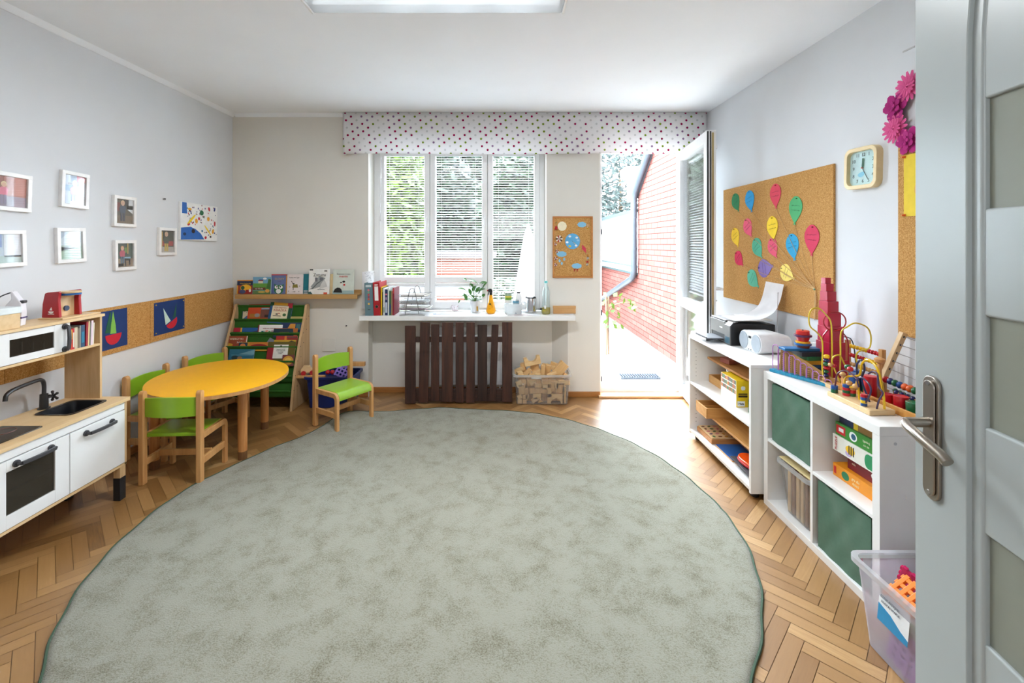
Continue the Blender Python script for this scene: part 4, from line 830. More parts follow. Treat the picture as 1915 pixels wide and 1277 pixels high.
facebook('small navy and orange book with a yellow picture, nearest the corner on the ledge', lx(441), lx(471), BY, BZ, lh(524), (28, 44, 76), lambda p, e: (p((206, 130, 40), Q(0, 1, .93, 1)), p((150, 60, 34), Q(0, 1, 0, .62)), e((236, 182, 44), .55, .42, .34, .26), e((40, 90, 60), .36, .44, .12, .14), e((70, 80, 120), .35, .16, .2, .15), p((150, 36, 40), Q(.55, 1, 0, .3)), p((240, 180, 60), Q(0, .06, 0, .6)), e((230, 230, 224), .82, .24, .07, .11)), 0.009, 0.08, GB, [('Moje bajeczki', 0.018, (226, 186, 60), .52, .74)])
facebook('square book with a green farm landscape cover standing on the ledge', lx(472), lx(506), BY-0.012, BZ, lh(518), (110, 160, 190), lambda p, e: (p((92, 150, 60), Q(.02, 1, .22, .62)), p((60, 110, 50), [(.75, .3), (1, .3), (1, .84), (.86, .9)]), p((96, 50, 40), Q(.02, .72, .24, .38)), p((92, 124, 70), Q(.02, 1, 0, .2)), p((214, 206, 176), Q(.3, .56, .62, .76)), p((150, 54, 60), [(.27, .76), (.6, .76), (.52, .84), (.35, .84)]), e((234, 234, 230), .66, .9, .1, .06), e((214, 150, 70), .82, .18, .12, .1), e((196, 170, 80), .5, .12, .2, .06), p((50, 90, 150), Q(.36, .54, .8, .86))), 0.012, 0.08, GB, [('na 4 koła', 0.02, (236, 230, 214), .36, .31)])
facebook('blue-grey book with a big-eyed green owl cover on the ledge', lx(504), lx(534), BY+0.012, BZ, lh(513.5), (98, 114, 160), lambda p, e: (p((176, 36, 50), Q(0, 1, .95, 1)), p((206, 142, 40), Q(.92, 1, 0, .95)), e((40, 112, 66), .48, .22, .3, .24), p((40, 112, 66), [(.22, .3), (.76, .3), (.8, .5), (.62, .44), (.34, .44), (.2, .52)]), e((240, 240, 236), .34, .34, .11, .085), e((240, 240, 236), .62, .34, .11, .085), e((20, 20, 24), .37, .36, .045, .04), e((20, 20, 24), .59, .36, .045, .04), e((234, 234, 228), .47, .13, .16, .12), p((30, 30, 34), [(.44, .28), (.52, .28), (.48, .22)])), 0.011, 0.07, GB, [('SŁOWY', 0.026, (196, 170, 110), .52, .76), ('i mama', 0.012, (120, 60, 120), .5, .64)])
facebook('pale pink-white book with a little khaki llama drawing on the ledge', lx(535), lx(565), BY-0.004, BZ, lh(513.5), (222, 212, 210), lambda p, e: (p((132, 122, 50), [(.34, .32), (.7, .32), (.66, .5), (.38, .48)]), e((40, 50, 44), .42, .52, .06, .035), p((70, 60, 50), [(.38, .32), (.42, .32), (.42, .2), (.38, .2)]), p((70, 60, 50), [(.36, .5), (.38, .5), (.3, .68), (.26, .66)]), p((90, 80, 70), [(.3, .1), (.56, .13), (.52, .09)]), e((90, 70, 64), .18, .36, .03, .02), e((90, 70, 64), .8, .4, .03, .02), e((90, 70, 64), .76, .12, .03, .02), e((90, 70, 64), .12, .14, .03, .02)), 0.009, 0.07, GB, [('Lama nie żyje', 0.0165, (60, 54, 54), .46, .84)])
facebook('plain teal book standing behind the white magazine on the ledge', lx(564), lx(580), BY+0.02, BZ, lh(513), (16, 116, 130), lambda p, e: (p((170, 186, 190), Q(.1, .6, .0, .18)), p((60, 80, 90), Q(.1, .6, .05, .08)), p((60, 80, 90), Q(.1, .6, .12, .14))), 0.016, 0.05, GB)
facebook('yellow and red spine book peeking out beside the white magazine', lx(575), lx(586), BY+0.03, BZ, lh(505), (206, 160, 40), lambda p, e: p((170, 30, 44), Q(0, .6, .45, .8)), 0.014, 0.05, GB)
facebook('white magazine with black scrawled title and grey brushwork on the ledge', lx(577), lx(616), BY-0.02, BZ, lh(503), (228, 228, 224), lambda p, e: (p((150, 156, 156), [(.1, .3), (.5, .72), (.8, .64), (.6, .3), (.2, .2)]), p((92, 102, 104), [(.02, .18), (.2, .2), (.55, .52), (.75, .62), (.4, .44), (.2, .26)]), p((196, 198, 196), [(.5, .2), (.9, .3), (.75, .6), (.6, .4)]), p((110, 112, 118), Q(.3, .42, .5, .66)), p((110, 112, 118), Q(.52, .7, .54, .66)), p((206, 86, 60), Q(.72, .9, 0, .07)), p((40, 40, 40), Q(.74, .88, .9, .94)), p((40, 40, 40), Q(.04, .2, .94, .99)), p((50, 90, 90), [(0, 0), (.2, .0), (.1, .1), (0, .08)])), 0.006, 0.06, GB, [('Zazuzu', 0.04, (30, 30, 32), .52, .76), ('opowiadania', 0.013, (60, 90, 100), .6, .19)])
facebook('thin cream book standing edge-on between magazine and pale green book', lx(615.5), lx(622), BY+0.012, BZ, lh(513), (214, 192, 146), None, 0.02, 0.03, GB)
facebook('pale green book with two small figures and a black hill, last on the ledge', lx(621.5), lx(661), BY-0.008, BZ, lh(504), (198, 206, 196), lambda p, e: (p((146, 172, 172), Q(.0, 1, 0, .14)), p((30, 30, 30), [(.03, .06), (.46, .05), (.42, .18), (.34, .25), (.22, .26), (.1, .2)]), p((190, 40, 40), Q(.5, .59, .33, .41)), e((232, 214, 200), .54, .46, .04, .04), e((30, 28, 28), .52, .5, .07, .045), e((232, 214, 200), .4, .42, .04, .035), e((30, 28, 28), .39, .46, .05, .025), p((216, 214, 206), Q(.38, .42, .3, .39)), p((222, 210, 200), Q(.52, .53, .22, .33)), p((222, 210, 200), Q(.56, .57, .22, .33))), 0.012, 0.09, GB, [('Rozmowy o mojej', 0.0165, (120, 130, 130), .5, .81), ('mamie', 0.030, (196, 60, 50), .5, .715)])
# ================================================================== sling bookcase
sb = thing('sling_bookcase', 'wooden bookcase with green fabric slings full of picture books in the corner', 'bookcase', (-2.135, 4.06, 0))
PNL = wood((188, 150, 104), (208, 174, 130), 2, 6, 0.5)
TI = [(0.085, 0.742), (0.020, 0.628), (-0.040, 0.520), (-0.095, 0.405), (-0.14, 0.288), (-0.17, 0.17)]
side = [(-0.185, 0), (0.175, 0), (0.175, 0.80)]+arc(0.142, 0.845, 0.033, 0, 150, 8)+[(0.095, 0.80), (-0.02, 0.56), (-0.12, 0.3)]
for x in (-0.335, 0.313):
    m = MB(PNL); m.prism(side, x, x+0.022, 'x'); p = m.build('side_panel', sb, 0.003)
    m = MB(BLACK)
    for k, (y, z) in enumerate(TI):
        xo = x+0.022 if x > 0 else x-0.001
        m.cyl((xo, y+0.022, z), (xo+0.001, y+0.022, z), 0.0045, n=10)
        m.cyl((xo, y+0.085 if k else 0.15, z+0.02), (xo+0.001, y+0.085 if k else 0.15, z+0.02), 0.0045, n=10)
    m.build('screw_hole', p)
SLG = thin('green_sling', (52, 110, 34), 0.15, 0.9)
for k, (y, z) in enumerate(TI):
    m = MB(SLG); tp = (y+0.075, z+0.118); pf = [tp, (y+0.062, z+0.03), (y+0.05, z-0.045), (y+0.03, z-0.062), (y+0.012, z-0.045), (y, z)]
    if k == 0: pf[0] = (0.142, 0.858)
    pf2 = smooth([(a, b, 0) for a, b in pf], 5); n = len(pf2)
    m.add([(-0.312, p.x, p.y) for p in pf2]+[(0.312, p.x, p.y) for p in pf2], [(i, i+1, n+i+1, n+i) for i in range(n-1)])
    m.cyl((-0.313, y, z), (0.313, y, z), 0.0075, n=10)
    if k == 0: m.cyl((-0.313, 0.142, 0.858), (0.313, 0.142, 0.858), 0.0085, n=10)
    m.build('sling', sb)
def tier(k): y, z = TI[k]; return 4.06+y, z
def sbook(k, label, px0, px1, pytop, c, art=None, titles=(), dy=0.02, roll=0.0, t=0.010, lean=0.28):
    Y, Z = tier(k); Yb = Y+dy; x0, x1 = AY(px0, 0, Yb)[0], AY(px1, 0, Yb)[0]; zt = AY(0, pytop, Yb+0.02)[1]; zb = Z-0.04
    return facebook(label, x0, x1, Yb, zb, (zt-zb)/math.cos(lean), c, art, t, lean, 'picture books in the green sling bookcase', titles, roll)
sbook(0, 'cream book partly hidden by the orange book in the top sling', 452, 482, 577, (222, 212, 180), lambda p, e: (p((90, 110, 150), [(.1, .3), (.9, .3), (.7, .45), (.3, .5)]), p((20, 70, 56), Q(0, .06, 0, 1))), [('PUCU', 0.032, (40, 34, 34), .4, .8)], 0.04, -0.08)
sbook(0, 'orange book with a grey-brown picture in the middle of the top sling', 462, 502, 570, (204, 76, 36), lambda p, e: (p((120, 74, 64), Q(.6, 1, .28, .72)), p((140, 160, 180), Q(.62, .98, .72, .8)), p((176, 120, 50), Q(.1, .6, .3, .5)), e((150, 150, 150), .45, .42, .12, .1), p((50, 40, 40), Q(.8, 1, .3, .44))), [], 0.028, -0.02)
sbook(0, 'white-labelled book with red capital title in the top sling', 500, 542, 567, (36, 84, 130), lambda p, e: (p((214, 160, 40), Q(.16, .8, .86, 1)), p((20, 80, 50), Q(0, .16, .82, 1)), p((176, 30, 50), Q(.78, 1, .74, 1)), p((20, 80, 56), Q(.8, 1, .1, .76)), p((232, 222, 190), Q(.12, .84, .2, .84)), e((60, 110, 60), .7, .42, .08, .07), p((40, 44, 40), Q(.2, .55, .34, .37)), e((40, 40, 40), .36, .44, .06, .03), p((170, 50, 40), Q(.4, .5, .46, .5))), [('MOJA PIERWSZA', 0.0165, (166, 40, 30), .48, .755), ('KSIĄŻKA', 0.031, (170, 26, 26), .48, .63, 0.95)], 0.012, 0.06)
sbook(0, 'yellow book lying low at the right end of the top sling', 543, 566, 592, (206, 186, 110), lambda p, e: p((60, 70, 50), Q(.1, .8, .8, .84)), [], 0.02)
sbook(1, 'red, yellow and blue book at the left of the second sling', 436, 482, 613, (30, 92, 160), lambda p, e: (p((170, 24, 50), Q(0, .3, 0, 1)), p((226, 190, 60), Q(.28, .34, 0, 1)), p((70, 60, 70), [(.45, .35), (.98, .7), (.98, .62), (.5, .3)])), [], 0.024)
sbook(1, 'white book with red title and coloured letter tiles in the second sling', 481, 526, 608, (230, 230, 226), lambda p, e: (p((130, 30, 40), Q(0, .05, 0, 1)), p((40, 120, 120), Q(.16, .32, .26, .52)), p((206, 90, 40), Q(.33, .44, .28, .55)), p((60, 130, 60), Q(.45, .56, .26, .52)), p((110, 40, 90), Q(.57, .68, .28, .54)), p((190, 60, 50), Q(.69, .8, .28, .54))), [('WIELKA KSIĘGA', 0.0165, (150, 34, 44), .48, .70), ('WALNO', 0.026, (236, 236, 230), .48, .41, 1.0)], 0.018)
sbook(1, 'navy book with an orange animal at the right of the second sling', 524, 562, 604, (24, 50, 90), lambda p, e: (p((206, 140, 50), [(.3, .5), (.7, .5), (.7, .92), (.45, .92)]), p((60, 110, 110), Q(.75, .95, .5, .9))), [], 0.034)
sbook(1, 'dark blue-green book with an orange corner in front in the second sling', 511, 556, 614, (24, 52, 70), lambda p, e: (p((180, 100, 40), Q(0, 1, .95, 1)), p((176, 100, 40), [(.85, .2), (1, .2), (1, .95), (.8, .95)]), p((84, 80, 40), Q(.25, .65, .45, .62))), [], 0.008)
sbook(2, 'brown book with white serif title at the left of the third sling', 422, 460, 629, (150, 66, 34), lambda p, e: (e((196, 150, 40), .18, .3, .18, .2), p((236, 230, 214), Q(.97, 1, 0, 1)), e((170, 50, 40), .4, .3, .12, .08)), [('WIERSZYKI', 0.0245, (230, 214, 180), .48, .78), ('3-latka', 0.022, (236, 232, 220), .68, .56)], 0.026)
sbook(2, 'yellow and blue book with a red oval peeking from the third sling', 446, 500, 640, (196, 150, 40), lambda p, e: (p((30, 50, 70), Q(0, .3, .2, .96)), e((214, 130, 70), .14, .55, .1, .3), p((206, 120, 40), Q(.36, 1, .2, .98)), e((140, 24, 32), .7, .5, .3, .3)), [], 0.012)
sbook(2, 'grey-blue book leaning slanted in the third sling', 492, 520, 636, (120, 124, 140), lambda p, e: p((90, 94, 120), [(.1, .3), (.9, .6), (.9, .9), (.4, .7)]), [], 0.03, 0.5)
sbook(2, 'red and yellow book at the right of the third sling', 514, 554, 629, (176, 40, 36), lambda p, e: (p((206, 120, 40), Q(.4, .5, .2, 1)), p((70, 64, 60), Q(.5, 1, .88, .95)), p((130, 20, 30), Q(.55, 1, .3, .85))), [], 0.032)
sbook(2, 'yellow-topped dark book in front at the right of the third sling', 511, 552, 636, (190, 150, 40), lambda p, e: (p((50, 50, 40), [(.55, .1), (1, .1), (1, .8), (.8, .95), (.55, .7)]), p((110, 80, 30), Q(.1, .35, .6, .7))), [], 0.016)
sbook(3, 'sea-blue book with a dark round figure low in the fourth sling', 426, 473, 654, (40, 106, 130), lambda p, e: (p((90, 150, 170), Q(.1, .95, .62, .66)), e((30, 60, 66), .25, .48, .13, .14), e((150, 120, 90), .45, .46, .1, .1), p((110, 160, 176), [(.4, .7), (1, .98), (1, .66)])), [], 0.02)
sbook(3, 'olive and red book with a white text card in the fourth sling', 497, 549, 641, (96, 84, 26), lambda p, e: (p((150, 24, 36), Q(0, .25, 0, .75)), p((226, 224, 214), Q(.22, .75, .3, .88)), e((40, 40, 40), .48, .83, .04, .02)), [('WIERSZYKI NA', 0.011, (90, 86, 80), .485, .68), ('DOBRY WIECZÓR', 0.010, (90, 86, 80), .485, .62), ('I NA DZIEŃ', 0.010, (90, 86, 80), .485, .56), ('DOBRY', 0.010, (90, 86, 80), .485, .50)], 0.016)
sbook(3, 'small book with a round golden cookie in front in the fourth sling', 527, 549, 664, (120, 60, 60), lambda p, e: (e((206, 150, 50), .5, .5, .44, .42), e((226, 180, 80), .5, .5, .28, .26)), [], 0.004)
# ================================================================== worktop shelf under the window
wt = thing('window_worktop', 'long thick white worktop shelf under the window', 'worktop', (-0.32, 4.24, 0.735))
m = MB(WHITE); m.box(-1.30+0.32, 0.655+0.32, 4.105-4.24, YB-4.24-0.001, 0, 0.043); m.box(WX0+0.32+0.001, WX1+0.32-0.001, YB-4.24-0.002, 4.44-4.24, 0, 0.0425); m.build('board', wt, 0.004)
WTZ = 0.779
# radiator
rd = thing('radiator', 'white panel radiator behind the dark pallet', 'radiator', (-0.33, 4.35, 0.1))
m = MB(UPVC); m.box(-0.36, 0.36, -0.06, -0.02, 0, 0.53)
for k in range(22): x = -0.34+k*0.0324; m.box(x-0.006, x+0.006, -0.067, -0.058, 0.03, 0.50)
m.build('panel', rd, 0.003)
m = MB(UPVC); m.box(-0.36, 0.36, -0.065, -0.015, 0.53, 0.545)
for k in range(40): m.box(-0.35+k*0.0175, -0.345+k*0.0175, -0.06, -0.02, 0.545, 0.55)
m.build('grille', rd)
m = MB(WHITE); m.cyl((0.30, -0.03, -0.1), (0.30, -0.03, 0.01), 0.008); m.build('supply_pipe', rd)
# pallet of dark stained boards leaning at the worktop
pl = thing('pallet', 'dark brown stained wooden pallet standing upright under the worktop', 'pallet', (-0.40, 4.06, 0))
def board(mm, x0, x1, z0, z1, tw=0.0, y=0.0):
    mm.prism([(x0+tw, z0), (x1+tw, z0), (x1-tw, z1), (x0-tw, z1)], y-0.009, y+0.009, 'y')
rnd = random.Random(5)
for i, (a, b, tp, bt, tw) in enumerate(((757, 777, 609, 755, 0), (784, 802, 600.5, 753, -.008), (806, 821, 606, 750, 0), (826, 847, 600, 752, -.002), (852, 867, 600, 753, 0), (872, 888, 600, 753, 0), (893, 911, 607, 750, 0), (917, 930, 607, 750, -.012), (939, 958, 601, 752, 0))):
    x0, x1 = AY(a, 0, 4.05)[0]+0.40, AY(b, 0, 4.05)[0]+0.40; z1 = min(0.732, AY(0, tp, 4.06)[1]); z0 = max(0.0, AY(0, bt, 4.05)[1])
    d = rnd.uniform(0.8, 1.2); m = MB(wood((int(38*d), int(20*d), int(14*d)), (int(70*d), int(40*d), int(28*d)), 2, 6, 0.55)); board(m, x0, x1, z0, z1, tw); m.build('slat', pl, 0.003)
DKW = wood((40, 22, 16), (70, 42, 30), 0, 6, 0.6)
for z0, z1 in ((0.55, 0.595), (0.02, 0.13)):
    m = MB(DKW); m.box(-0.475, 0.475, 0.0095, 0.045, z0, z1); m.build('rail', pl, 0.003)
for x in (-0.44, 0.0, 0.44):
    m = MB(DKW); m.box(x-0.035, x+0.035, 0.0455, 0.085, 0.02, 0.13); m.build('block', pl, 0.003)
# ------------------------------------------------------------------ plastic bins
RIM = clear('milky_rim', (0.97, 0.98, 0.98), 0.6, 0.06, 0.2, (232, 236, 240))
def bin_(name, label, cx, cy, w0, d0, w1, d1, h, mat, loc_z=0.0, rim=0.018, rz=0.0):
    r = thing(name, label, 'bin', (cx, cy, loc_z), rz)
    m = MB(mat); o0 = rrect(-w0/2, w0/2, -d0/2, d0/2, 0.03, 4); o1 = rrect(-w1/2, w1/2, -d1/2, d1/2, 0.035, 4); n = len(o0)
    o2 = rrect(-w1/2-rim, w1/2+rim, -d1/2-rim, d1/2+rim, 0.04, 4)
    rings = [[(a, b, 0.004) for a, b in o0], [(a, b, h-0.02) for a, b in o1]]
    m.add(rings[0]+rings[1], [(i, (i+1) % n, n+(i+1) % n, n+i) for i in range(n)]+[list(range(n))]); m.build('shell', r)
    m = MB(RIM if 'clear' in label else mat); m.add([(a, b, h-0.02) for a, b in o1]+[(a, b, h-0.018) for a, b in o2]+[(a, b, h) for a, b in o2]+[(a, b, h) for a, b in o1], [(k*n+i, k*n+(i+1) % n, (k+1)*n+(i+1) % n, (k+1)*n+i) for k in range(3) for i in range(n)]); m.build('rim', r)
    return r
MILKY = clear('milky_plastic', (0.97, 0.98, 0.98), 0.24, 0.06, 0.15, (226, 230, 234))
bx0, bx1 = AY(966, 0, 4.06)[0], AY(1062, 0, 4.06)[0]
bb = bin_('block_bin', 'clear plastic bin heaped with wooden blocks under the right end of the worktop', (bx0+bx1)/2, 4.165, bx1-bx0, 0.24, bx1-bx0+0.03, 0.27, 0.27, MILKY)
m = MB(PAPER); m.rect(-0.10, -0.01, 0.235, 0.248, -0.137, 0.001); m.build('label_strip', bb, flat=True)
BL = wood((218, 178, 122), (234, 200, 146), 0, 10, 0.5); BL2 = wood((204, 160, 102), (224, 182, 126), 2, 10, 0.5)
bcx, bcy = (bx0+bx1)/2, 4.165
def cube_(mm, a, b, c): mm.box(-a/2, a/2, -b/2, b/2, -c/2, c/2)
def arch(mm, a, b, c):
    mm.prism([(-a/2, -c/2), (-a*.3, -c/2)]+[(a*.3*math.cos(q), -c/2+a*.3*math.sin(q)) for q in [PI-PI*i/10 for i in range(11)]]+[(a*.3, -c/2), (a/2, -c/2), (a/2, c/2), (-a/2, c/2)], -b/2, b/2, 'y')
def tri(mm, a, b, c): mm.prism([(-a/2, -c/2), (a/2, -c/2), (0, c/2)], -b/2, b/2, 'y')
PLAINL = 'plain light wooden block lying inside the clear plastic bin under the worktop'
protos = {}
def block(kind, dims, x, z, y, ry=0.0, rz=0.0, rx=0.0, label=None, group='wooden blocks in the clear bin'):
    key = (kind, dims)
    if key not in protos:
        m = MB(BL if len(protos) % 2 else BL2); {'cube': cube_, 'arch': arch, 'tri': tri}[kind](m, *dims); o = m.build('wooden_block', None, 0.0012, loc=(0, 0, 0)); protos[key] = o; tag(o, PLAINL, 'block')
    else: o = protos[key].copy(); COL.objects.link(o)
    o['label'] = label or PLAINL; o['group'] = group; o.location = (bcx+x, bcy+y, z); o.rotation_euler = (rx, ry, rz); return o
# seen through the front wall: (x, z) from the photo
def fz(px, py): x, z = AY(px, py, 4.07); return x-bcx, z
FRONT = [(976, 727, 'cube', (.058, .03, .085), .1), (972, 741, 'cube', (.04, .03, .036), .5), (982, 741, 'cube', (.042, .03, .036), 0), (972, 750, 'cube', (.038, .03, .036), 0), (981, 750, 'cube', (.036, .03, .036), 0),
    (994, 716, 'tri', (.075, .03, .04), 3.0), (1006, 729.5, 'cube', (.15, .03, .046), .02), (1004, 740, 'cube', (.075, .03, .05), .03), (1006, 720, 'cube', (.06, .03, .035), 0), (1019, 723, 'cube', (.045, .03, .04), 0), (1022, 714, 'cube', (.075, .03, .036), .1),
    (1027, 733, 'cube', (.036, .03, .082), 0), (1034, 722, 'cube', (.038, .03, .085), 0), (1040, 718.5, 'cube', (.036, .03, .062), 0), (1048, 724, 'cube', (.075, .03, .082), 0), (1039, 746, 'arch', (.15, .03, .085), 0), (1060, 738, 'cube', (.03, .03, .15), 0.02), (1056, 715, 'cube', (.10, .03, .035), 0), (985, 735, 'cube', (.03, .03, .085), .12), (1000, 749, 'cube', (.06, .03, .034), .6), (1010, 748, 'tri', (.05, .03, .03), .2), (966, 717, 'cube', (.05, .03, .05), .4)]
for px, py, k, d, ry in FRONT:
    x, z = fz(px, py); block(k, d, max(-0.205, min(0.195, x)), max(d[2]*0.5*abs(math.cos(ry))+d[0]*0.5*abs(math.sin(ry))+0.008, z), -0.098, -ry, label='arched wooden bridge block standing on the bottom of the clear bin at its front' if k == 'arch' else None)
rnd = random.Random(3)
for k in range(3):       # layers behind
    for i in range(6):
        for j in range(2):
            block('cube', (.062, .062, .062), -0.175+i*0.068+rnd.uniform(-.004, .004), 0.04+k*0.066, -0.025+j*0.066, rnd.uniform(-.06, .06), rnd.uniform(-.2, .2))
TOPG = [(970, 692, 'cube', (.10, .036, .036), .45, .02), (979, 688, 'cube', (.04, .06, .09), .25, .04), (972, 698, 'cube', (.05, .05, .03), .1, -.06), (986, 696, 'cube', (.08, .035, .032), .75, -.05), (992, 699, 'tri', (.06, .04, .05), .3, -.04), (1000, 687, 'cube', (.075, .04, .06), .1, .03), (1003, 695, 'cube', (.075, .04, .03), .3, -.02), (1015, 694, 'cube', (.036, .04, .11), -.12, -.05), (1006, 701, 'cube', (.05, .04, .03), 0, -.08), (1024, 692, 'cube', (.05, .04, .085), -.25, .0), (1030, 686, 'cube', (.085, .04, .04), -.25, .06), (1040, 684, 'cube', (.11, .04, .045), -.3, .08), (1032, 699, 'cube', (.085, .036, .03), .45, -.07), (1022, 684, 'cube', (.08, .04, .03), -.2, .05), (1056, 700, 'tri', (.07, .04, .045), .2, -.03), (1045, 699, 'cube', (.07, .04, .04), -.5, -.01)]
for px, py, k, d, ry, y in TOPG:
    Yd = bcy+y; x, z = AY(px, py, Yd); block(k, d, x-bcx, z, y, -ry, rnd.uniform(-.3, .3))
x, z = AY(995, 674, 4.17); block('arch', (.15, .045, .075), x-bcx, z, 0.0, PI+0.12-0.3, 0.1, label='upturned arched wooden bridge block on top of the heap in the clear bin')
x, z = AY(1048, 689, 4.11); block('cube', (.085, .036, .125), x-bcx, z, -0.055, 0.72, 0.05, label='large pale wooden block tilted on end at the right of the block heap')
# blue bin with toys in the corner
nb = bin_('toy_bin', 'dark blue plastic bin of toys behind the lone green chair', -1.515, 4.085, 0.36, 0.25, 0.40, 0.28, 0.275, pm((22, 44, 110), 0.4))
GT_ = 'toys heaped in the dark blue bin'
def at_bin(px, py, Y): x, z = AY(px, py, Y); return x, Y, z
m = MB(pm((30, 40, 90), 0.5)); x, y, z = at_bin(610, 712, 4.09); m.box(-1.69, -1.34, 3.97, 4.19, 0.03, 0.225); tag(m.build('toy_sack', bev=0.02), 'dark blue cloth filling at the bottom of the toy bin', 'cloth')
x, y, z = at_bin(572, 695, 4.03); r = thing('wooden_car', 'light wooden toy car on the left of the blue toy bin', 'toy', (x+0.02, y, 0.275), 0.3, GT_)
m = MB(BIRCH); m.prism([(-0.06, 0.02), (0.06, 0.02), (0.065, 0.045), (0.03, 0.05), (0.015, 0.075), (-0.035, 0.078), (-0.06, 0.05)], -0.025, 0.025, 'y'); m.build('body', r, 0.005)
for q in (-0.035, 0.035): m = MB(RED); m.cyl((q, -0.034, 0.02), (q, 0.034, 0.02), 0.02); m.build('wheel', r)
m = MB(BEECH); m.box(-0.14, 0.1, -0.02, 0.02, 0, 0.018); o = m.build('wooden_lath', None, 0.002, loc=(-1.66, 3.985, 0.26), rz=0.05); tag(o, 'flat wooden lath lying across the left front rim of the blue toy bin', 'toy', GT_)
x, y, z = at_bin(618, 687, 4.02); m = MB(YEL); m.box(-0.10, 0.10, -0.012, 0.012, -0.008, 0.008); m.cyl((0.09, 0, -0.012), (0.09, 0, 0.018), 0.022)
o = m.build('toy_hammer', None, 0.003, loc=(x, y, z+0.003), rz=0.1); o.rotation_euler = (0, -0.25, 0.1); tag(o, 'yellow toy bar slanting across the blue toy bin', 'toy', GT_)
x, y, z = at_bin(640, 694, 4.00); m = MB(pm((140, 112, 206), 0.4))
for k in range(4):
    a = -0.045+k*0.03; m.box(a-0.007, a+0.007, -0.006, 0.006, -0.055, 0.055); m.box(-0.055, 0.055, -0.0055, 0.0055, a-0.007, a+0.007)
o = m.build('lattice_block', None, 0.002, loc=(x, y, z)); o.rotation_euler = (-0.3, 0.5, 0.2); tag(o, 'purple plastic lattice building piece in the blue toy bin', 'toy', GT_)
for px, lab in ((613, 'left'), (622, 'right')):
    x, y, z = at_bin(px, 696, 3.99); r = thing('toy_cherry', 'red toy cherry in the blue toy bin, %s one of two' % lab, 'toy', (x, y, z), 0, GT_); m = MB(RED); m.sph((0, 0, 0), 0.02, 14); m.build('fruit', r); m = MB(GRN); m.cyl((0, 0, 0.018), (0.008, 0, 0.045), 0.002, n=6); m.build('stem', r)
m = MB(BEECH); m.box(-0.11, 0.11, -0.02, 0.02, 0, 0.036); o = m.build('wooden_plank', None, 0.003, loc=(AY(660, 0, 4.12)[0], 4.12, AY(0, 684, 4.12)[1])); tag(o, 'wooden plank sticking out over the right rim of the blue toy bin', 'toy', GT_)
m = MB(pm((40, 60, 130), 0.5)); m.sph((0, 0, 0), 0.05, 12, (1.3, 1, 0.6)); o = m.build('toy_boat', None, loc=(AY(650, 0, 4.16)[0], 4.16, 0.335)); tag(o, 'rounded dark blue toy at the back of the blue toy bin', 'toy', GT_)
# electric cover plate and screw on the far wall
x, z = AY(615, 641, YB); m = MB(WALLB); m.box(x-0.062, x+0.062, YB-0.006, YB, z-0.08, z+0.04); tag(m.build('cover_plate', bev=0.002), 'blank wall-coloured cover plate on the far wall behind the lone chair', 'cover plate')
x, z = AY(648, 609, YB); m = MB(DGREY); m.cyl((x, YB-0.012, z), (x, YB, z), 0.006, n=10); tag(m.build('wall_screw'), 'dark screw sticking out of the far wall left of the worktop', 'screw')
# ================================================================== things on the window worktop
Z0 = WTZ
def binder(label, px0, px1, pyt, Y, c, group, deco=None, d=0.26, lean=0.0):
    x0, x1 = AY(px0, 0, Y)[0], AY(px1, 0, Y)[0]; h = AY(0, pyt, Y)[1]-Z0
    r = thing('ring_binder', label, 'binder', ((x0+x1)/2, Y, Z0), 0, group, ry=lean); w = (x1-x0)/2
    m = MB(pm(c, 0.45)); m.box(-w, w, 0, 0.004, 0, h); m.box(-w, -w+0.003, 0.004, d, 0, h); m.box(w-0.003, w, 0.004, d, 0, h); m.build('cover', r, 0.001)
    m = MB(PAPER); m.box(-w+0.004, w-0.004, 0.02, d-0.01, 0.004, h-0.015); m.build('papers', r)
    return r, w, h
GD = 'binders and books at the left end of the worktop'
r, w, h = binder('grey-blue ring binder with coloured dots on its spine, first on the worktop', 683, 698, 529, 4.13, (92, 122, 132), GD, lean=-0.03)
m = MB(pm((190, 204, 206))); m.rect(-w*.7, w*.7, h*.87, h*.94, 0)
for i, c in enumerate(((214, 110, 120), (120, 160, 120), (196, 66, 70), (150, 60, 90), (204, 80, 60), (90, 120, 150), (226, 176, 80))):
    m.use(pm(c)); m.ell(0, h*(.78-i*.07), w*.26, w*.26, 0, n=12)
m.use(BLACK); m.rect(-w*.3, w*.3, h*.17, h*.19, 0); m.build('spine_print', r, flat=True)
r, w, h = binder('red lever arch binder with a white spine label', 699, 711, 528, 4.135, (166, 16, 30), GD, lean=-0.03)
m = MB(PAPER); m.rect(-w*.55, w*.6, h*.45, h*.88, 0); m.rect(-w*.5, w*.5, h*.905, h*.94, 0); m.build('spine_label', r, flat=True)
m = MB(BLACK); m.cyl((0, -0.001, h*.27), (0, 0.002, h*.27), w*.42, n=18); m.build('finger_hole', r)
m = MB(STEEL); m.tube([(w*.46*math.cos(a), -0.001, h*.27+w*.46*math.sin(a)) for a in [2*PI*i/18 for i in range(18)]], 0.0012, 6, True); m.build('hole_ring', r)
x = AY(711.5, 0, 4.14)[0]
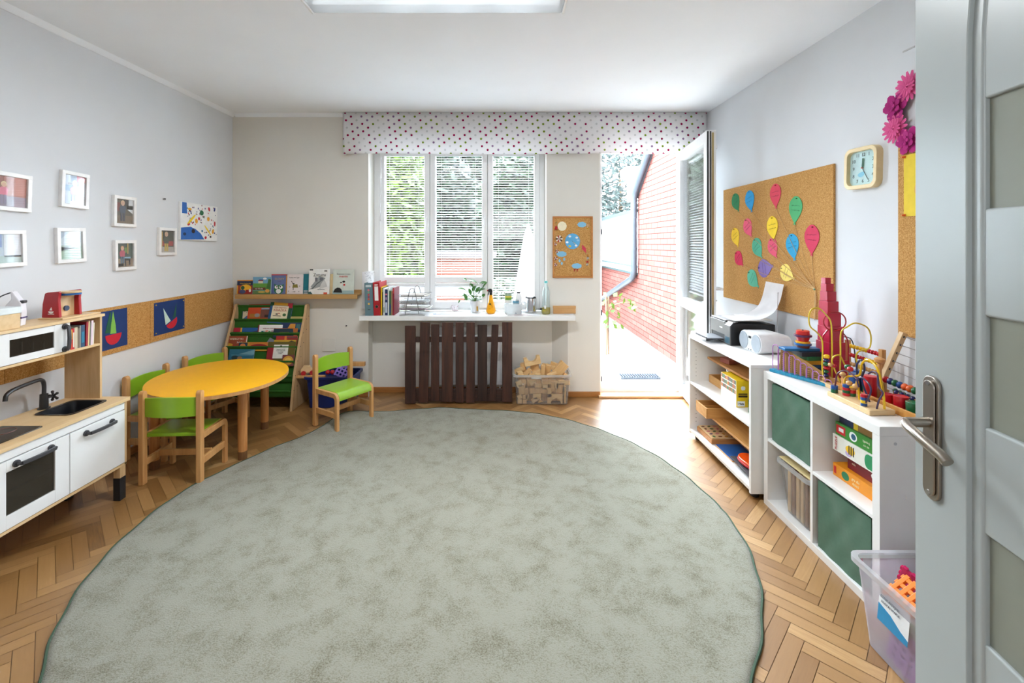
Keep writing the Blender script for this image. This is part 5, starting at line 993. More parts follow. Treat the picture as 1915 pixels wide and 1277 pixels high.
for t, h, c, bd, lb in ((.011, .257, (236, 190, 20), [], 'yellow book next to the red binder on the worktop'), (.008, .25, (40, 52, 40), [((150, 160, 90), .85, .97)], 'black-green folder between yellow book and white booklets'), (.013, .245, (226, 228, 226), [((150, 170, 150), .1, .3)], 'white booklet with black spiral between folder and navy book'),
        (.024, .235, (24, 44, 88), [((190, 200, 220), .1, .5), ((150, 120, 160), .6, .7), ((220, 120, 140), .78, .84)], 'thick navy book with pale lettering on the worktop'), (.012, .25, (206, 214, 210), [], 'pale grey booklet right of the navy book'), (.014, .222, (44, 96, 60), [((30, 60, 120), .1, .45)], 'green and blue book right of the navy book'),
        (.012, .222, (150, 120, 90), [], 'brown book before the wine red folder'), (.014, .248, (132, 24, 44), [((190, 60, 60), .8, .97)], 'wine red folder next to the letter tray')):
    spine_book('spine_book', lb, (x, 4.15, Z0), 0, t, h, 0.21, c, GD, 0.0, bd); x += t+0.002
# sheets of paper standing behind the binders
r = thing('paper_sheet', 'tall white sheet with pencil scribbles standing behind the binders', 'paper', (AY(690, 0, 4.235)[0]-0.005, 4.232, Z0), 0)
m = MB(thin('paper_white', (244, 244, 246), 0.25, 0.8)); wv = 0.058; hh = AY(0, 506, 4.235)[1]-Z0
m.add([(-wv, 0, 0.05), (wv*.9, 0, 0.05), (wv*.9, 0.004, hh), (-wv, 0.0, hh-0.012)], [(0, 1, 2, 3)]); m.build('sheet', r)
m = MB(pm((80, 84, 96), 0.9)); rnd = random.Random(8)
for k in range(16):
    q = [(rnd.uniform(-.03, .045), -0.002, hh-rnd.uniform(0.02, 0.09))]
    for _ in range(4): q.append((q[-1][0]+rnd.uniform(-.012, .014), -0.002, q[-1][2]+rnd.uniform(-.008, .008)))
    m.tube(q, 0.0006, 4)
m.build('scribble', r)
# letter tray
lt = thing('letter_tray', 'grey metal wire letter tray with three tiers of papers on the worktop', 'letter tray', (AY(775, 0, 4.22)[0], 4.235, Z0))
WR = pm((150, 150, 148), 0.35, 0.8)
for y in (-0.122, 0.122):
    m = MB(WR); m.tube(smooth([(-0.115, y, 0.006), (-0.06, y, 0.010), (-0.045, y, 0.012), (0.045, y, 0.012), (0.06, y, 0.010), (0.115, y, 0.006)], 4), 0.004, 8)
    m.tube(smooth([(-0.062, y, 0.012), (-0.05, y, 0.10), (-0.024, y, 0.22), (-0.010, y, 0.247), (0.010, y, 0.247), (0.024, y, 0.22), (0.05, y, 0.10), (0.062, y, 0.012)], 6), 0.004, 8); m.build('stand', lt)
for k, z in enumerate((0.055, 0.115, 0.175)):
    m = MB(WR); m.tube([(-0.125, -0.115, z+0.012), (0.105, -0.115, z+0.012), (0.148, -0.06, z+0.02), (0.148, 0.06, z+0.02), (0.105, 0.115, z+0.012), (-0.125, 0.115, z+0.012)], 0.0028, 6, True)
    m.box(-0.120, 0.115, -0.11, 0.11, z-0.004, z-0.001); m.tube([(-0.12, -0.113, z-0.002), (0.11, -0.113, z-0.002)], 0.004, 6)
    for xx in (-0.1, -0.03, 0.04, 0.1): m.cyl((xx, -0.113, z-0.002), (xx, -0.115, z+0.012), 0.0018, n=5)
    m.build('tray', lt)
GPP = 'papers in and around the wire letter tray'
rnd = random.Random(2)
for k, z in enumerate((0.0552, 0.1152, 0.1752)):
    cols = [(232, 234, 236), (208, 180, 206), (236, 236, 232)] if k == 0 else [(232, 232, 228), (220, 224, 226)] if k == 1 else [(236, 238, 238), (214, 206, 196)]
    for j, c in enumerate(cols):
        m = MB(pm(c, 0.8)); m.box(-0.105+rnd.uniform(-.006, .006), 0.115+0.02*j, -0.10, 0.10, 0, 0.006)
        tag(m.build('paper_stack', None, 0.001, loc=(lt.location.x, lt.location.y, Z0+z+j*0.0064-0.006), rz=rnd.uniform(-.03, .03)), ['pale', 'lilac or greyish', 'topmost white'][j]+' stack of papers in the %s tier of the wire letter tray' % ('bottom', 'middle', 'top')[k], 'papers', GPP)
# loose papers on the worktop
def sheet(label, px, py, w, d, rz, c=(240, 240, 240), z=0.0, ink=None, curl=0.0):
    x, y = AZ(px, py, Z0); r = thing('loose_paper', label, 'paper', (x, y, Z0+0.0004+z), rz, 'loose papers on the worktop')
    m = MB(pm(c, 0.8)); n = 8; vs = []
    for i in range(n+1):
        u = -d/2+d*i/n; vs += [(-w/2, u, curl*max(0, 0.4-i/n)**2), (w/2, u, curl*max(0, 0.4-i/n)**2)]
    m.add(vs, [(2*i, 2*i+1, 2*i+3, 2*i+2) for i in range(n)]); o = m.build('page', r); s = o.modifiers.new('thick', 'SOLIDIFY'); s.thickness = 0.0008; s.offset = 1
    if ink:
        m = MB(pm(ink, 0.8))
        for k in range(3): m.box(-w*.3, w*.25-k*0.02, -d*.25+k*0.02, -d*.25+k*0.02+0.004, 0.001, 0.0014)
        m.build('print', r)
sheet('white sheets lying in front of the patterned mug', 842, 584, 0.20, 0.16, 0.05); sheet('magazine page with dark lower edge below the white sheets', 833, 587, 0.17, 0.06, -0.03, (206, 206, 212), 0.001, (60, 70, 100))
sheet('blue printed leaflet beside the letter tray', 818, 587, 0.08, 0.05, 0.2, (150, 170, 196), 0.0, (40, 60, 120))
sheet('white paper hanging at the worktop edge below the steel jug', 980, 589.5, 0.30, 0.035, 0.02, (236, 234, 238), 0.0, (150, 60, 80)); sheet('folded white paper at the right end of the worktop', 1060, 586, 0.10, 0.12, 0.5, (226, 230, 234), 0.0, None, 0.02)
# mug
x, y = AZ(851, 582, Z0); mg = thing('mug', 'small white mug with pink pattern standing on papers by the window', 'mug', (x, y, Z0+0.003))
def mugm():
    m, nt, b = _new('patterned_mug'); tc = N(nt, 'ShaderNodeTexCoord'); v = N(nt, 'ShaderNodeTexVoronoi', i_Scale=95.0); nt.links.new(tc.outputs['Object'], v.inputs['Vector'])
    r = ramp(nt, [(0.25, lin((160, 110, 130))), (0.45, lin((226, 220, 224)))]); nt.links.new(v.outputs['Distance'], r.inputs[0]); nt.links.new(r.outputs[0], b.inputs['Base Color']); b.inputs['Roughness'].default_value = 0.25; return m
m = MB(mugm()); m.lathe([(0.022, 0), (0.03, 0.012), (0.033, 0.03), (0.034, 0.055), (0.031, 0.055), (0.028, 0.012), (0.0, 0.008)]); m.build('cup', mg); m = MB(pm((220, 214, 218), 0.3)); m.tube(smooth([(-0.030, 0, 0.045), (-0.045, 0, 0.042), (-0.044, 0, 0.022), (-0.030, 0, 0.014)], 4), 0.0035, 6); m.build('handle', mg)
# potted plant
x, y = AZ(888, 583.5, Z0); pp_ = thing('potted_plant', 'leafy green plant in a small white pot on the worktop', 'plant', (x, y, Z0))
m = MB(pm((206, 208, 212), 0.2)); m.lathe([(0.036, 0), (0.038, 0.003), (0.048, 0.095), (0.050, 0.108), (0.047, 0.108), (0.044, 0.09), (0.0, 0.088)], n=28); m.use(pm((190, 150, 70), 0.4)); m.box(0.018, 0.034, -0.047, -0.043, 0.02, 0.06); m.build('pot', pp_)
m = MB(pm((40, 30, 24), 0.95)); m.cyl((0, 0, 0.09), (0, 0, 0.097), 0.044, n=20); m.build('soil', pp_)
LEAF = thin('plant_leaf', (64, 116, 48), 0.3, 0.35)
def leaf(mm, base, tip, wid, up=(0, -0.3, 1)):
    b, t = Vector(base), Vector(tip); d = t-b; s = d.cross(Vector(up)).normalized(); nrm = s.cross(d).normalized(); n = 6; vs = []
    for i in range(n+1):
        u = i/n; w_ = wid*math.sin(PI*min(1, u*0.94+0.06))**0.8*(1 if u < 1 else 0.02); c = b+d*u+nrm*(0.10*d.length*math.sin(PI*u)); vs += [c-s*w_+nrm*w_*0.25, c, c+s*w_+nrm*w_*0.25]
    mm.add(vs, [(3*i+k, 3*i+k+1, 3*i+4+k, 3*i+3+k) for i in range(n) for k in (0, 1)])
def pz(px, py): a, b = AY(px, py, y); return a-x, b-Z0
for i, (px, py, qx, qy, wd, dy) in enumerate(((872, 543, 856, 539, .014, -.02), (893, 530, 871, 523, .014, .0), (896, 531, 911, 528, .016, .01), (903, 540, 913, 527, .014, -.01), (896, 552, 905, 536, .024, -.03), (871, 556, 864, 552, .015, -.02), (868, 548, 874, 561, .013, -.04), (884, 537, 878, 531, .012, .03), (894, 556, 901, 555, .014, -.04), (884, 545, 890, 535, .016, .03), (872, 525, 866, 521, .011, .02), (899, 536, 892, 546, .018, -.05), (862, 560, 858, 566, .009, -.02), (890, 560, 895, 556, .012, -.05), (900, 532, 912, 530, .013, .04), (880, 552, 876, 540, .013, .02), (890, 549, 884, 538, .014, -.03), (896, 545, 908, 541, .017, .02), (878, 533, 886, 524, .012, -.03), (903, 556, 906, 550, .014, .03), (886, 558, 880, 552, .012, .01))):
    (bx_, bz_), (tx, tz) = pz(px, py), pz(qx, qy); m = MB(LEAF); leaf(m, (bx_, dy, bz_), (tx, dy*1.6, tz), wd*1.35); m.build('leaf', pp_, flat=False)
m = MB(pm((84, 120, 60), 0.5))
for i, (px, py, dy) in enumerate(((872, 543, -.02), (893, 530, 0), (896, 552, -.03), (871, 556, -.02), (884, 537, .03), (894, 556, -.04), (884, 545, .03), (899, 536, -.05), (868, 548, -.04), (880, 552, .02), (890, 549, -.03), (896, 545, .02), (878, 533, -.03), (903, 540, -.01))):
    bx_, bz_ = pz(px, py); m.tube(smooth([(0.006*math.cos(i), 0.006*math.sin(i), 0.09), (bx_*.4, dy*.4, 0.09+(bz_-0.09)*.65), (bx_, dy, bz_)], 5), 0.0018, 5)
m.build('stem', pp_)
# yellow spray bottle
x, y = AZ(918, 586, Z0); sp = thing('spray_bottle', 'yellow plant spray bottle with black trigger head on the worktop', 'spray bottle', (x, y, Z0))
m = MB(pm((238, 164, 10), 0.3)); m.lathe([(0.032, 0), (0.036, 0.003), (0.044, 0.018), (0.045, 0.028), (0.016, 0.165), (0.013, 0.172), (0.012, 0.18), (0.0, 0.18)], n=8); bo = m.build('bottle', sp, 0.002, ang=20)
m = MB(BLACK); m.cyl((0, 0, 0.172), (0, 0, 0.198), 0.013); m.prism([(-0.028, 0.222), (-0.028, 0.206), (-0.008, 0.200), (0.014, 0.198), (0.014, 0.218), (0.004, 0.232), (-0.014, 0.230)], -0.011, 0.011, 'y'); m.prism([(-0.022, 0.208), (-0.012, 0.206), (-0.020, 0.176), (-0.029, 0.166), (-0.031, 0.170)], -0.006, 0.006, 'y'); hd_ = m.build('trigger_head', sp, 0.002)
m = MB(RED); m.cyl((-0.036, 0, 0.214), (-0.026, 0, 0.214), 0.007); m.build('nozzle', hd_)
m = MB(BLACK)
for k in range(5): a = 2*PI*k/5; m.ell(-0.006+0.006*math.cos(a), 0.092+0.006*math.sin(a), 0.004, 0.004, -0.0325, 0.001, 10)
m.tube([(0.002, -0.0335, 0.088), (0.012, -0.034, 0.075), (0.012, -0.036, 0.055)], 0.0012, 5); m.tube([(-0.014, -0.0385, 0.05), (0.0, -0.0385, 0.05)], 0.001, 5); m.build('flower_print', bo)
# white tub with jar and bottles
x, y = AZ(960, 587, Z0); y += 0.02; wt_ = thing('plastic_tub', 'white plastic tub with bottles standing in it on the worktop', 'tub', (x, y, Z0))
WPL = clear('white_plastic', (0.97, 0.98, 0.98), 0.72, 0.06, 0.2, (236, 238, 238))
m = MB(WPL); o0, o1, o2 = rrect(-.076, .076, -.05, .05, .02, 4), rrect(-.086, .086, -.058, .058, .024, 4), rrect(-.10, .10, -.066, .066, .026, 4); n = len(o0)
m.add([(a, b, .001) for a, b in o0]+[(a, b, .09) for a, b in o1]+[(a, b, .09) for a, b in o2]+[(a, b, .096) for a, b in o2], [(k*n+i, k*n+(i+1) % n, (k+1)*n+(i+1) % n, (k+1)*n+i) for k in range(3) for i in range(n)]+[list(range(n))]); m.build('shell', wt_)
jr = thing('banded_jar', 'clear jar with green and yellow bands standing in the white tub', 'jar', (x-0.047, y, Z0+0.003))
m = MB(clear('jar_plastic', haze=0.35)); m.lathe([(0.030, 0), (0.032, 0.004), (0.032, 0.19)], n=24); jb = m.build('body', jr)
for c, a, b in (((232, 232, 228), .10, .128), ((110, 160, 40), .128, .150), ((222, 206, 90), .150, .166), ((150, 176, 150), .166, .186)): m = MB(pm(c, 0.4)); m.cyl((0, 0, a), (0, 0, b), 0.0328, n=24); m.build('band', jb)
m = MB(WHITE); m.cyl((0, 0, 0.19), (0, 0, 0.195), 0.0325, n=24); m.build('lid', jr)
bt = thing('water_bottle', 'white water bottle with a black carrying loop in the tub', 'bottle', (x+0.05, y+0.025, Z0+0.003))
m = MB(pm((236, 238, 240), 0.25)); m.lathe([(0.028, 0), (0.030, 0.004), (0.030, 0.15), (0.022, 0.172), (0.018, 0.185), (0.0, 0.186)], n=24); m.build('body', bt)
m = MB(BLACK); m.cyl((0, 0, 0.18), (0, 0, 0.197), 0.016); m.tube(smooth([(-0.014, 0, 0.19), (-0.015, 0, 0.212), (0, 0, 0.228), (0.015, 0, 0.212), (0.014, 0, 0.19)], 5), 0.0035, 6); m.build('loop_cap', bt)
cn = thing('cream_jar', 'clear jar with a blue band standing at the front of the white tub', 'jar', (x+0.022, y-0.022, Z0+0.003))
m = MB(clear('jar_plastic', haze=0.35)); m.lathe([(0.028, 0), (0.03, 0.004), (0.03, 0.125), (0.024, 0.13)], n=24); jb = m.build('body', cn); m = MB(pm((70, 140, 170), 0.4)); m.cyl((0, 0, 0.105), (0, 0, 0.118), 0.0305, n=24); m.build('band', jb); m = MB(pm((170, 206, 220), 0.4)); m.cyl((0, 0, 0.09), (0, 0, 0.104), 0.0285, n=24); m.build('filling', jb)
# steel jug
x, y = AZ(993, 584, Z0); jg = thing('steel_jug', 'shiny steel thermos jug on the worktop', 'jug', (x, y, Z0))
CHR = pm((206, 206, 208), 0.12, 1.0, 0.02)
m = MB(CHR); m.lathe([(0.047, 0), (0.052, 0.004), (0.052, 0.128), (0.050, 0.136), (0.047, 0.138), (0.0, 0.139)], n=32); m.build('body', jg)
m = MB(pm((60, 60, 62), 0.25, 0.8)); m.lathe([(0.05, 0.136), (0.045, 0.148), (0.012, 0.156), (0.0, 0.157)], n=28); m.box(-0.055, -0.036, -0.012, 0.012, 0.138, 0.151); m.build('lid', jg); m = MB(CHR); m.tube(smooth([(0.005, 0.05, 0.125), (0.006, 0.085, 0.12), (0.006, 0.085, 0.05), (0.005, 0.05, 0.03)], 5), 0.006, 8); m.build('handle', jg)
# plastic bottle with yellow liquid
x, y = AZ(1021, 587, Z0); cb_ = thing('plastic_bottle', 'clear plastic bottle with a little yellow liquid and a turquoise cap', 'bottle', (x, y, Z0))
PET = clear('pet_plastic', (0.90, 0.97, 0.97), 0.10, 0.10, 0.05)
m = MB(PET); m.lathe([(0.036, 0), (0.040, 0.006), (0.040, 0.06), (0.036, 0.10), (0.037, 0.12), (0.032, 0.15), (0.037, 0.18), (0.036, 0.20), (0.024, 0.245), (0.013, 0.27), (0.012, 0.295)], n=28); m.build('body', cb_)
m = MB(clear('yellow_liquid', (0.95, 0.82, 0.05), 0.35, 0.06, 0.05, (236, 200, 20))); m.lathe([(0.034, 0.003), (0.038, 0.008), (0.038, 0.060), (0.0, 0.061)], n=24); m.build('liquid', cb_)
m = MB(pm((110, 206, 206), 0.4)); m.cyl((0, 0, 0.288), (0, 0, 0.307), 0.015); m.build('cap', cb_); m = MB(PAPER); m.rect(-0.02, -0.002, 0.055, 0.085, -0.0395); m.build('label', cb_, flat=True)
# brown box with black pen on it
x, y = AZ(1054, 585, Z0); y -= 0.0; cbx = thing('wooden_box', 'light brown lidded box at the right end of the worktop', 'box', (x, y, Z0))
KR = wood((186, 138, 84), (204, 158, 102), 0, 4, 0.6)
m = MB(KR); m.box(-0.104, 0.104, -0.06, 0.06, 0, 0.06); m.build('body', cbx, 0.002); m = MB(KR); m.box(-0.106, 0.106, -0.062, 0.062, 0.05, 0.073); m.build('lid', cbx, 0.002)
mk = thing('marker_pen', 'black marker pen lying on the lid of the brown box', 'pen', (x-0.01, y-0.01, Z0+0.080), 0.35)
m = MB(BLACK); m.cyl((-0.045, 0, 0), (0.05, 0, 0), 0.0065, n=12); m.build('barrel', mk); m = MB(DGREY); m.cyl((-0.03, 0.0, 0.0), (-0.045, 0, 0), 0.0075); m.box(-0.045, -0.012, -0.002, 0.002, 0.005, 0.009); m.build('cap', mk)
# ================================================================== framed cork board with weather cut-outs
x0, z1 = AY(1033.5, 404.5, YB-0.01); x1, z0 = AY(1108.5, 519.5, YB-0.01)
cbd = thing('weather_board', 'small framed cork board with blue weather cut-outs between window and door', 'cork board', ((x0+x1)/2, YB, (z0+z1)/2))
w, h = (x1-x0)/2, (z1-z0)/2
m = MB(CORK); m.box(-w+.008, w-.008, -0.010, 0, -h+.008, h-.008); m.build('panel', cbd, flat=True)
FW = wood((176, 112, 50), (200, 138, 72), 0, 6, 0.4); m = MB(FW); m.box(-w, w, -0.018, 0, h-.016, h); m.box(-w, w, -0.018, 0, -h, -h+.016); m.box(-w, -w+.016, -0.0178, 0, -h+.015, h-.015); m.box(w-.016, w, -0.0178, 0, -h+.015, h-.015); m.build('frame', cbd, 0.002)
px = lambda u: -w+2*w*(u-122)/(840-122); pz_ = lambda v: h-2*h*(v-90)/(1176-90); sc = 2*w/718
BS = pm((130, 188, 220), 0.7); GW = 'cut-outs pinned to the small framed cork board'
def cut(name, label, fn, c, y=-0.0105):
    m = MB(pm(c, 0.7) if isinstance(c, tuple) else c); fn(m, y); o = m.build(name, flat=True); return tag(o, label, 'cut-out', GW)
def cl(u, v, a, b, k=7):
    def f(m, y):
        pts = []
        for i in range(60):
            t = 2*PI*i/60; rr = 1+0.10*abs(math.sin(t*k/2)); pts.append((px(u)+sc*a*rr*math.cos(t)+cbd.location.x, pz_(v)+sc*b*rr*math.sin(t)+cbd.location.z))
        m.prism(pts, YB+y-0.0016, YB+y, 'y')
    return f
cut('paper_cloud', 'blue paper cloud at the top of the framed board', cl(645, 236, 75, 46), BS); cut('paper_cloud', 'blue paper cloud above the raindrops on the framed board', cl(282, 756, 84, 46), BS); cut('paper_cloud', 'blue paper cloud with red lightning at the bottom of the framed board', cl(552, 966, 84, 44), BS)
cut('paper_sun', 'cream scalloped paper sun on the framed board', cl(292, 264, 76, 78, 18), (238, 230, 200))
for u, v, l in ((246, 874, 'left'), (330, 848, 'right'), (286, 922, 'lowest')): cut('paper_raindrop', 'small blue paper raindrop on the framed board, %s of three' % l, cl(u, v, 17, 26, 2), BS)
dl_ = thing('weather_dial', 'round blue weather dial with pointer in the middle of the framed board', 'cut-out', (cbd.location.x+px(478), YB-0.0106, cbd.location.z+pz_(530)), 0, GW)
m = MB(pm((92, 168, 214), 0.7)); m.ell(0, 0, sc*134, sc*140, 0, 0.002, 40); m.build('disc', dl_, flat=True)
for a, c in ((40, (236, 240, 244)), (120, (236, 240, 244)), (190, (236, 240, 244)), (240, (222, 190, 60)), (310, (236, 240, 244)), (10, (150, 190, 224))): m = MB(pm(c, 0.7)); m.ell(sc*98*math.cos(math.radians(a)), sc*100*math.sin(math.radians(a)), sc*24, sc*18, -0.002, 0.0005, 12); m.build('symbol', dl_, flat=True)
m = MB(pm((236, 206, 80), 0.6)); m.art([(-.002, .002), (.002, -.004), (sc*56, -sc*50), (sc*50, -sc*56)], -0.0028, 0.0008); m.build('pointer', dl_, flat=True); m = MB(BLACK); m.sph((0, -0.004, 0), 0.003, 8); m.build('pin', dl_)
def wp(u, v, y=-0.012): return (cbd.location.x+px(u), YB+y, cbd.location.z+pz_(v))
r = thing('paper_bell', 'red bell ornament hanging at the top left of the framed board', 'ornament', wp(186, 300), 0, GW); m = MB(RED); m.lathe([(0.0, 0.022), (0.008, 0.02), (0.012, 0.0), (0.018, -0.012), (0.0, -0.012)], n=16); m.build('bell', r); m = MB(GRN); m.cyl((0, 0.0, 0.02), (0, 0.003, 0.055), 0.001, n=5); m.sph((0, 0, 0.056), 0.004, 8); m.build('hanger', r)
r = thing('yellow_bell', 'tiny golden bell hanging at the top right of the framed board', 'ornament', wp(748, 300), 0, GW); m = MB(pm((214, 170, 50), 0.3, 0.7)); m.sph((0, 0, 0), 0.009, 10); m.build('bell', r); m = MB(WHITE); m.cyl((0, 0, 0.008), (0.002, 0, 0.04), 0.0012, n=5); m.build('hanger', r)
cut('paper_kite', 'red paper kite on the right of the framed board', lambda m, y: m.prism([(wp(650, 590)[0], wp(650, 590)[2]), (wp(718, 652)[0], wp(718, 652)[2]), (wp(722, 742)[0], wp(722, 742)[2]), (wp(648, 668)[0], wp(648, 668)[2])], YB+y-0.002, YB+y, 'y'), (206, 60, 84))
r = thing('kite_tail', 'string of orange, white and red paper bows below the red kite', 'ornament', wp(740, 850), 0, GW)
for du, dv, c in ((5, -70, (230, 150, 60)), (12, -20, (240, 236, 230)), (4, 45, (206, 50, 40)), (0, 92, (240, 232, 226))): m = MB(pm(c, 0.7)); m.art([(sc*(du-22), -sc*(dv-16)), (sc*(du+22), -sc*(dv+14)), (sc*(du+20), -sc*(dv-18)), (sc*(du-20), -sc*(dv+18))], 0, 0.0016); m.build('bow', r, flat=True)
m = MB(PAPER); m.tube([wp2 for wp2 in ((-sc*18, 0, sc*108), (0, 0, sc*20), (0, 0, -sc*100))], 0.0006, 5); m.build('string', r)
for i, (u, v, s_) in enumerate(((238, 488, 1.0), (168, 582, .5), (204, 706, .5), (180, 832, .5), (172, 946, .5))):
    r = thing('striped_ornament', ['large', 'small second', 'small third', 'small fourth', 'lowest'][i]+' red, white and black striped pinwheel at the left of the framed board', 'ornament', wp(u, v, -0.013), 0, GW)
    for k in range(10):
        a = 2*PI*k/10; m = MB(pm(((236, 234, 230), (50, 40, 44), (236, 234, 230), (176, 34, 50))[k % 4] if s_ > .6 else ((236, 234, 230), (60, 30, 40), (190, 50, 64))[k % 3], 0.6)); R = sc*62*s_
        m.art([(0, 0), (R*math.cos(a-.2), R*math.sin(a-.2)), (R*math.cos(a+.2), R*math.sin(a+.2))], 0, 0.0015); m.build('blade', r, flat=True)
r = thing('paper_lightning', 'two small red zigzag flashes under the lowest blue cloud', 'cut-out', wp(545, 1045), 0, GW)
for du in (-28, 22): m = MB(RED); m.art([(sc*(du-8), sc*30), (sc*(du+18), sc*26), (sc*(du-2), 0), (sc*(du+10), -sc*2), (sc*(du-22), -sc*34), (sc*(du-8), -sc*4), (sc*(du-18), -sc*2)], 0, 0.0015); m.build('flash', r, flat=True)
# ================================================================== right wall
def WM(mat, root): m = MB(mat); m.at(tuple(-v for v in root.location)); return m
CBZ0, CBZ1 = 0.978, 1.886
ya, ys, yb = AX(1356, 0, XR)[0], AX(1437, 0, XR)[0], AX(1563, 0, XR)[0]
for a, b, l in ((ya, ys, 'far half of the big cork board of paper balloons'), (ys-0.001, yb, 'near half of the big cork board of paper balloons')):
    m = MB(CORK); m.box(XR-0.0145, XR-0.001, min(a, b), max(a, b), CBZ0, CBZ1); tag(m.build('cork_board', bev=0.001), l, 'cork board', 'cork boards on the right wall')
m = MB(CORK); m.box(XR-0.0145, XR-0.001, 1.55, AX(1685, 0, XR)[0], 1.0, CBZ1); tag(m.build('cork_board', bev=0.001), 'narrow visible edge of a cork board behind the open room door', 'cork board', 'cork boards on the right wall')
WX = XR-0.0147
def wallR(px, py): y, z = AX(px, py, WX); return y, z
def zb(u, v): return (1350+u*0.1723, 330+v*0.1723)
KN = wallR(1526, 541)
TW = pm((206, 168, 116), 0.9)
GBN = 'paper balloons pinned to the big cork board'
def balloon(label, top, tail, w, c, string=True, ink=1):
    ty, tz = wallR(*zb(*top)); by, bz = wallR(*zb(*tail)); cpx = zb((top[0]+tail[0])/2, 0)[0]
    wl_ = abs(wallR(cpx-w*0.0861, 0)[0]-wallR(cpx+w*0.0861, 0)[0])
    r = thing('paper_balloon', label, 'paper balloon', (WX, ty, tz), -PI/2, GBN)
    # local x = -(Y - ty), local z = Z - tz
    A = Vector((0, 0)); B = Vector((-(by-ty), bz-tz)); d = B-A; L = d.length; d.normalize(); n = Vector((-d.y, d.x)); wl_ = 0.126*min(1.06, max(0.88, L/0.17))
    def P(t, s): q = A+d*(L*t)+n*(s*wl_/2); return (q.x, q.y)
    prof = [(0, .0), (.02, .28), (.07, .52), (.15, .76), (.26, .94), (.38, 1), (.5, .94), (.62, .78), (.74, .54), (.85, .28), (.915, .1), (.93, .08), (1.0, .2)]
    m = MB(pm(c, 0.75)); m.art([P(t, s) for t, s in prof]+[P(t, -s) for t, s in prof[::-1][:-1]], -0.002, 0.0016); m.build('card', r, flat=True)
    m = MB(pm(tuple(int(v*.8) for v in c), 0.3)); q = P(.08, .15); m.cyl((q[0], -0.004, q[1]), (q[0], -0.013, q[1]), 0.0045, 0.003, 10); m.build('pin', r)
    if ink:
        m = MB(pm((50, 46, 60), 0.8)); rnd = random.Random(label)
        for t0, ln in ((.34, 7), (.50, 8)):
            pts = []
            for i in range(ln*3): f = i/(ln*3-1); q = P(t0-0.02*f+rnd.uniform(-.022, .022), (0.62-1.24*f)*(1 if n.x < 0 else -1)*(-1)); pts.append((q[0], -0.0042, q[1]))
            m.tube(pts, 0.0005, 4)
        m.build('handwriting', r)
    if string:
        q = P(.97, 0); e = (-(KN[0]-ty), KN[1]-tz); md = ((q[0]+e[0])/2, (q[1]+e[1])/2-0.012)
        m = MB(TW); m.tube(smooth([(q[0], -0.004, q[1]), (md[0], -0.006, md[1]), (e[0], -0.006, e[1])], 6), 0.0013, 5); m.build('string', r)
balloon('dark green paper balloon at the top far corner of the big cork board', (130, 195), (185, 378), 104, (28, 130, 76))
balloon('bright blue paper balloon at the top of the cork board beside the dark green one', (290, 155), (328, 385), 104, (30, 150, 208))
balloon('coral red paper balloon highest on the cork board', (580, 78), (592, 348), 128, (218, 66, 88))
balloon('large light green paper balloon at the top near side of the cork board', (812, 212), (792, 525), 150, (76, 172, 110))
balloon('small pink paper balloon with a white pin below the bright blue one', (255, 468), (325, 655), 112, (226, 88, 122))
balloon('golden yellow paper balloon in the middle of the cork board', (540, 432), (568, 702), 126, (244, 208, 40))
balloon('yellow paper balloon at the far left edge of the cork board', (128, 565), (182, 762), 100, (238, 196, 24))
balloon('teal paper balloon left of the pink middle balloon', (350, 682), (437, 885), 116, (84, 182, 150))
balloon('pink paper balloon in the centre of the cork board under the golden one', (525, 680), (598, 885), 144, (226, 84, 118))
balloon('large blue paper balloon right of the centre of the cork board', (750, 622), (795, 912), 136, (44, 164, 212))
balloon('largest crimson paper balloon at the near side of the cork board', (982, 522), (978, 862), 178, (206, 44, 84))
balloon('small crimson paper balloon at the lower far edge of the cork board', (150, 830), (234, 970), 118, (206, 20, 76))
balloon('purple paper balloon lying sideways low on the cork board', (398, 1010), (562, 972), 178, (130, 110, 176))
balloon('pale yellow paper balloon low in the middle of the cork board', (640, 1000), (790, 1112), 190, (244, 222, 120))
balloon('lowest teal paper balloon without a string above the printer', (288, 1040), (402, 1200), 118, (88, 184, 152), False)
tw = thing('twine_tassel', 'frayed twine tassel tying the balloon strings together on the cork board', 'twine', (WX-0.004, KN[0], KN[1]))
m = MB(TW); rnd = random.Random(3)
for k in range(7): m.tube(smooth([(0, 0, 0), (-0.004, rnd.uniform(-.012, .006), -0.07), (-0.004, rnd.uniform(-.02, .012), -0.15-rnd.random()*0.04)], 5), 0.0014, 5)
m.build('strands', tw); m = MB(pm((120, 170, 150), 0.4)); m.sph((-0.006, 0, 0), 0.006, 10); m.build('pin', tw)
# clock
cy_, cz_ = AX(1612, 314, XR-0.02)
ck = thing('wall_clock', 'square rounded pale wooden clock with light blue face on the right wall', 'clock', (XR, cy_, cz_), -PI/2); ck.rotation_euler = (0, 0.03, -PI/2)
CF = pm((232, 208, 158), 0.4); s = 0.108
m = MB(CF); o_, i_ = rrect(-s, s, -s, s, 0.042, 8), rrect(-s+.02, s-.02, -s+.02, s-.02, 0.03, 8); n = len(o_)
m.add([(a, 0, b) for a, b in o_]+[(a, -0.034, b) for a, b in o_]+[(a, -0.034, b) for a, b in i_]+[(a, -0.012, b) for a, b in i_], [(k*n+i, k*n+(i+1) % n, (k+1)*n+(i+1) % n, (k+1)*n+i) for k in range(3) for i in range(n)]); m.build('case', ck, 0.003)
m = MB(pm((186, 216, 218), 0.5)); m.prism(i_, -0.014, -0.004, 'y'); m.build('dial', ck, flat=True)
INK = pm((60, 74, 80), 0.6)
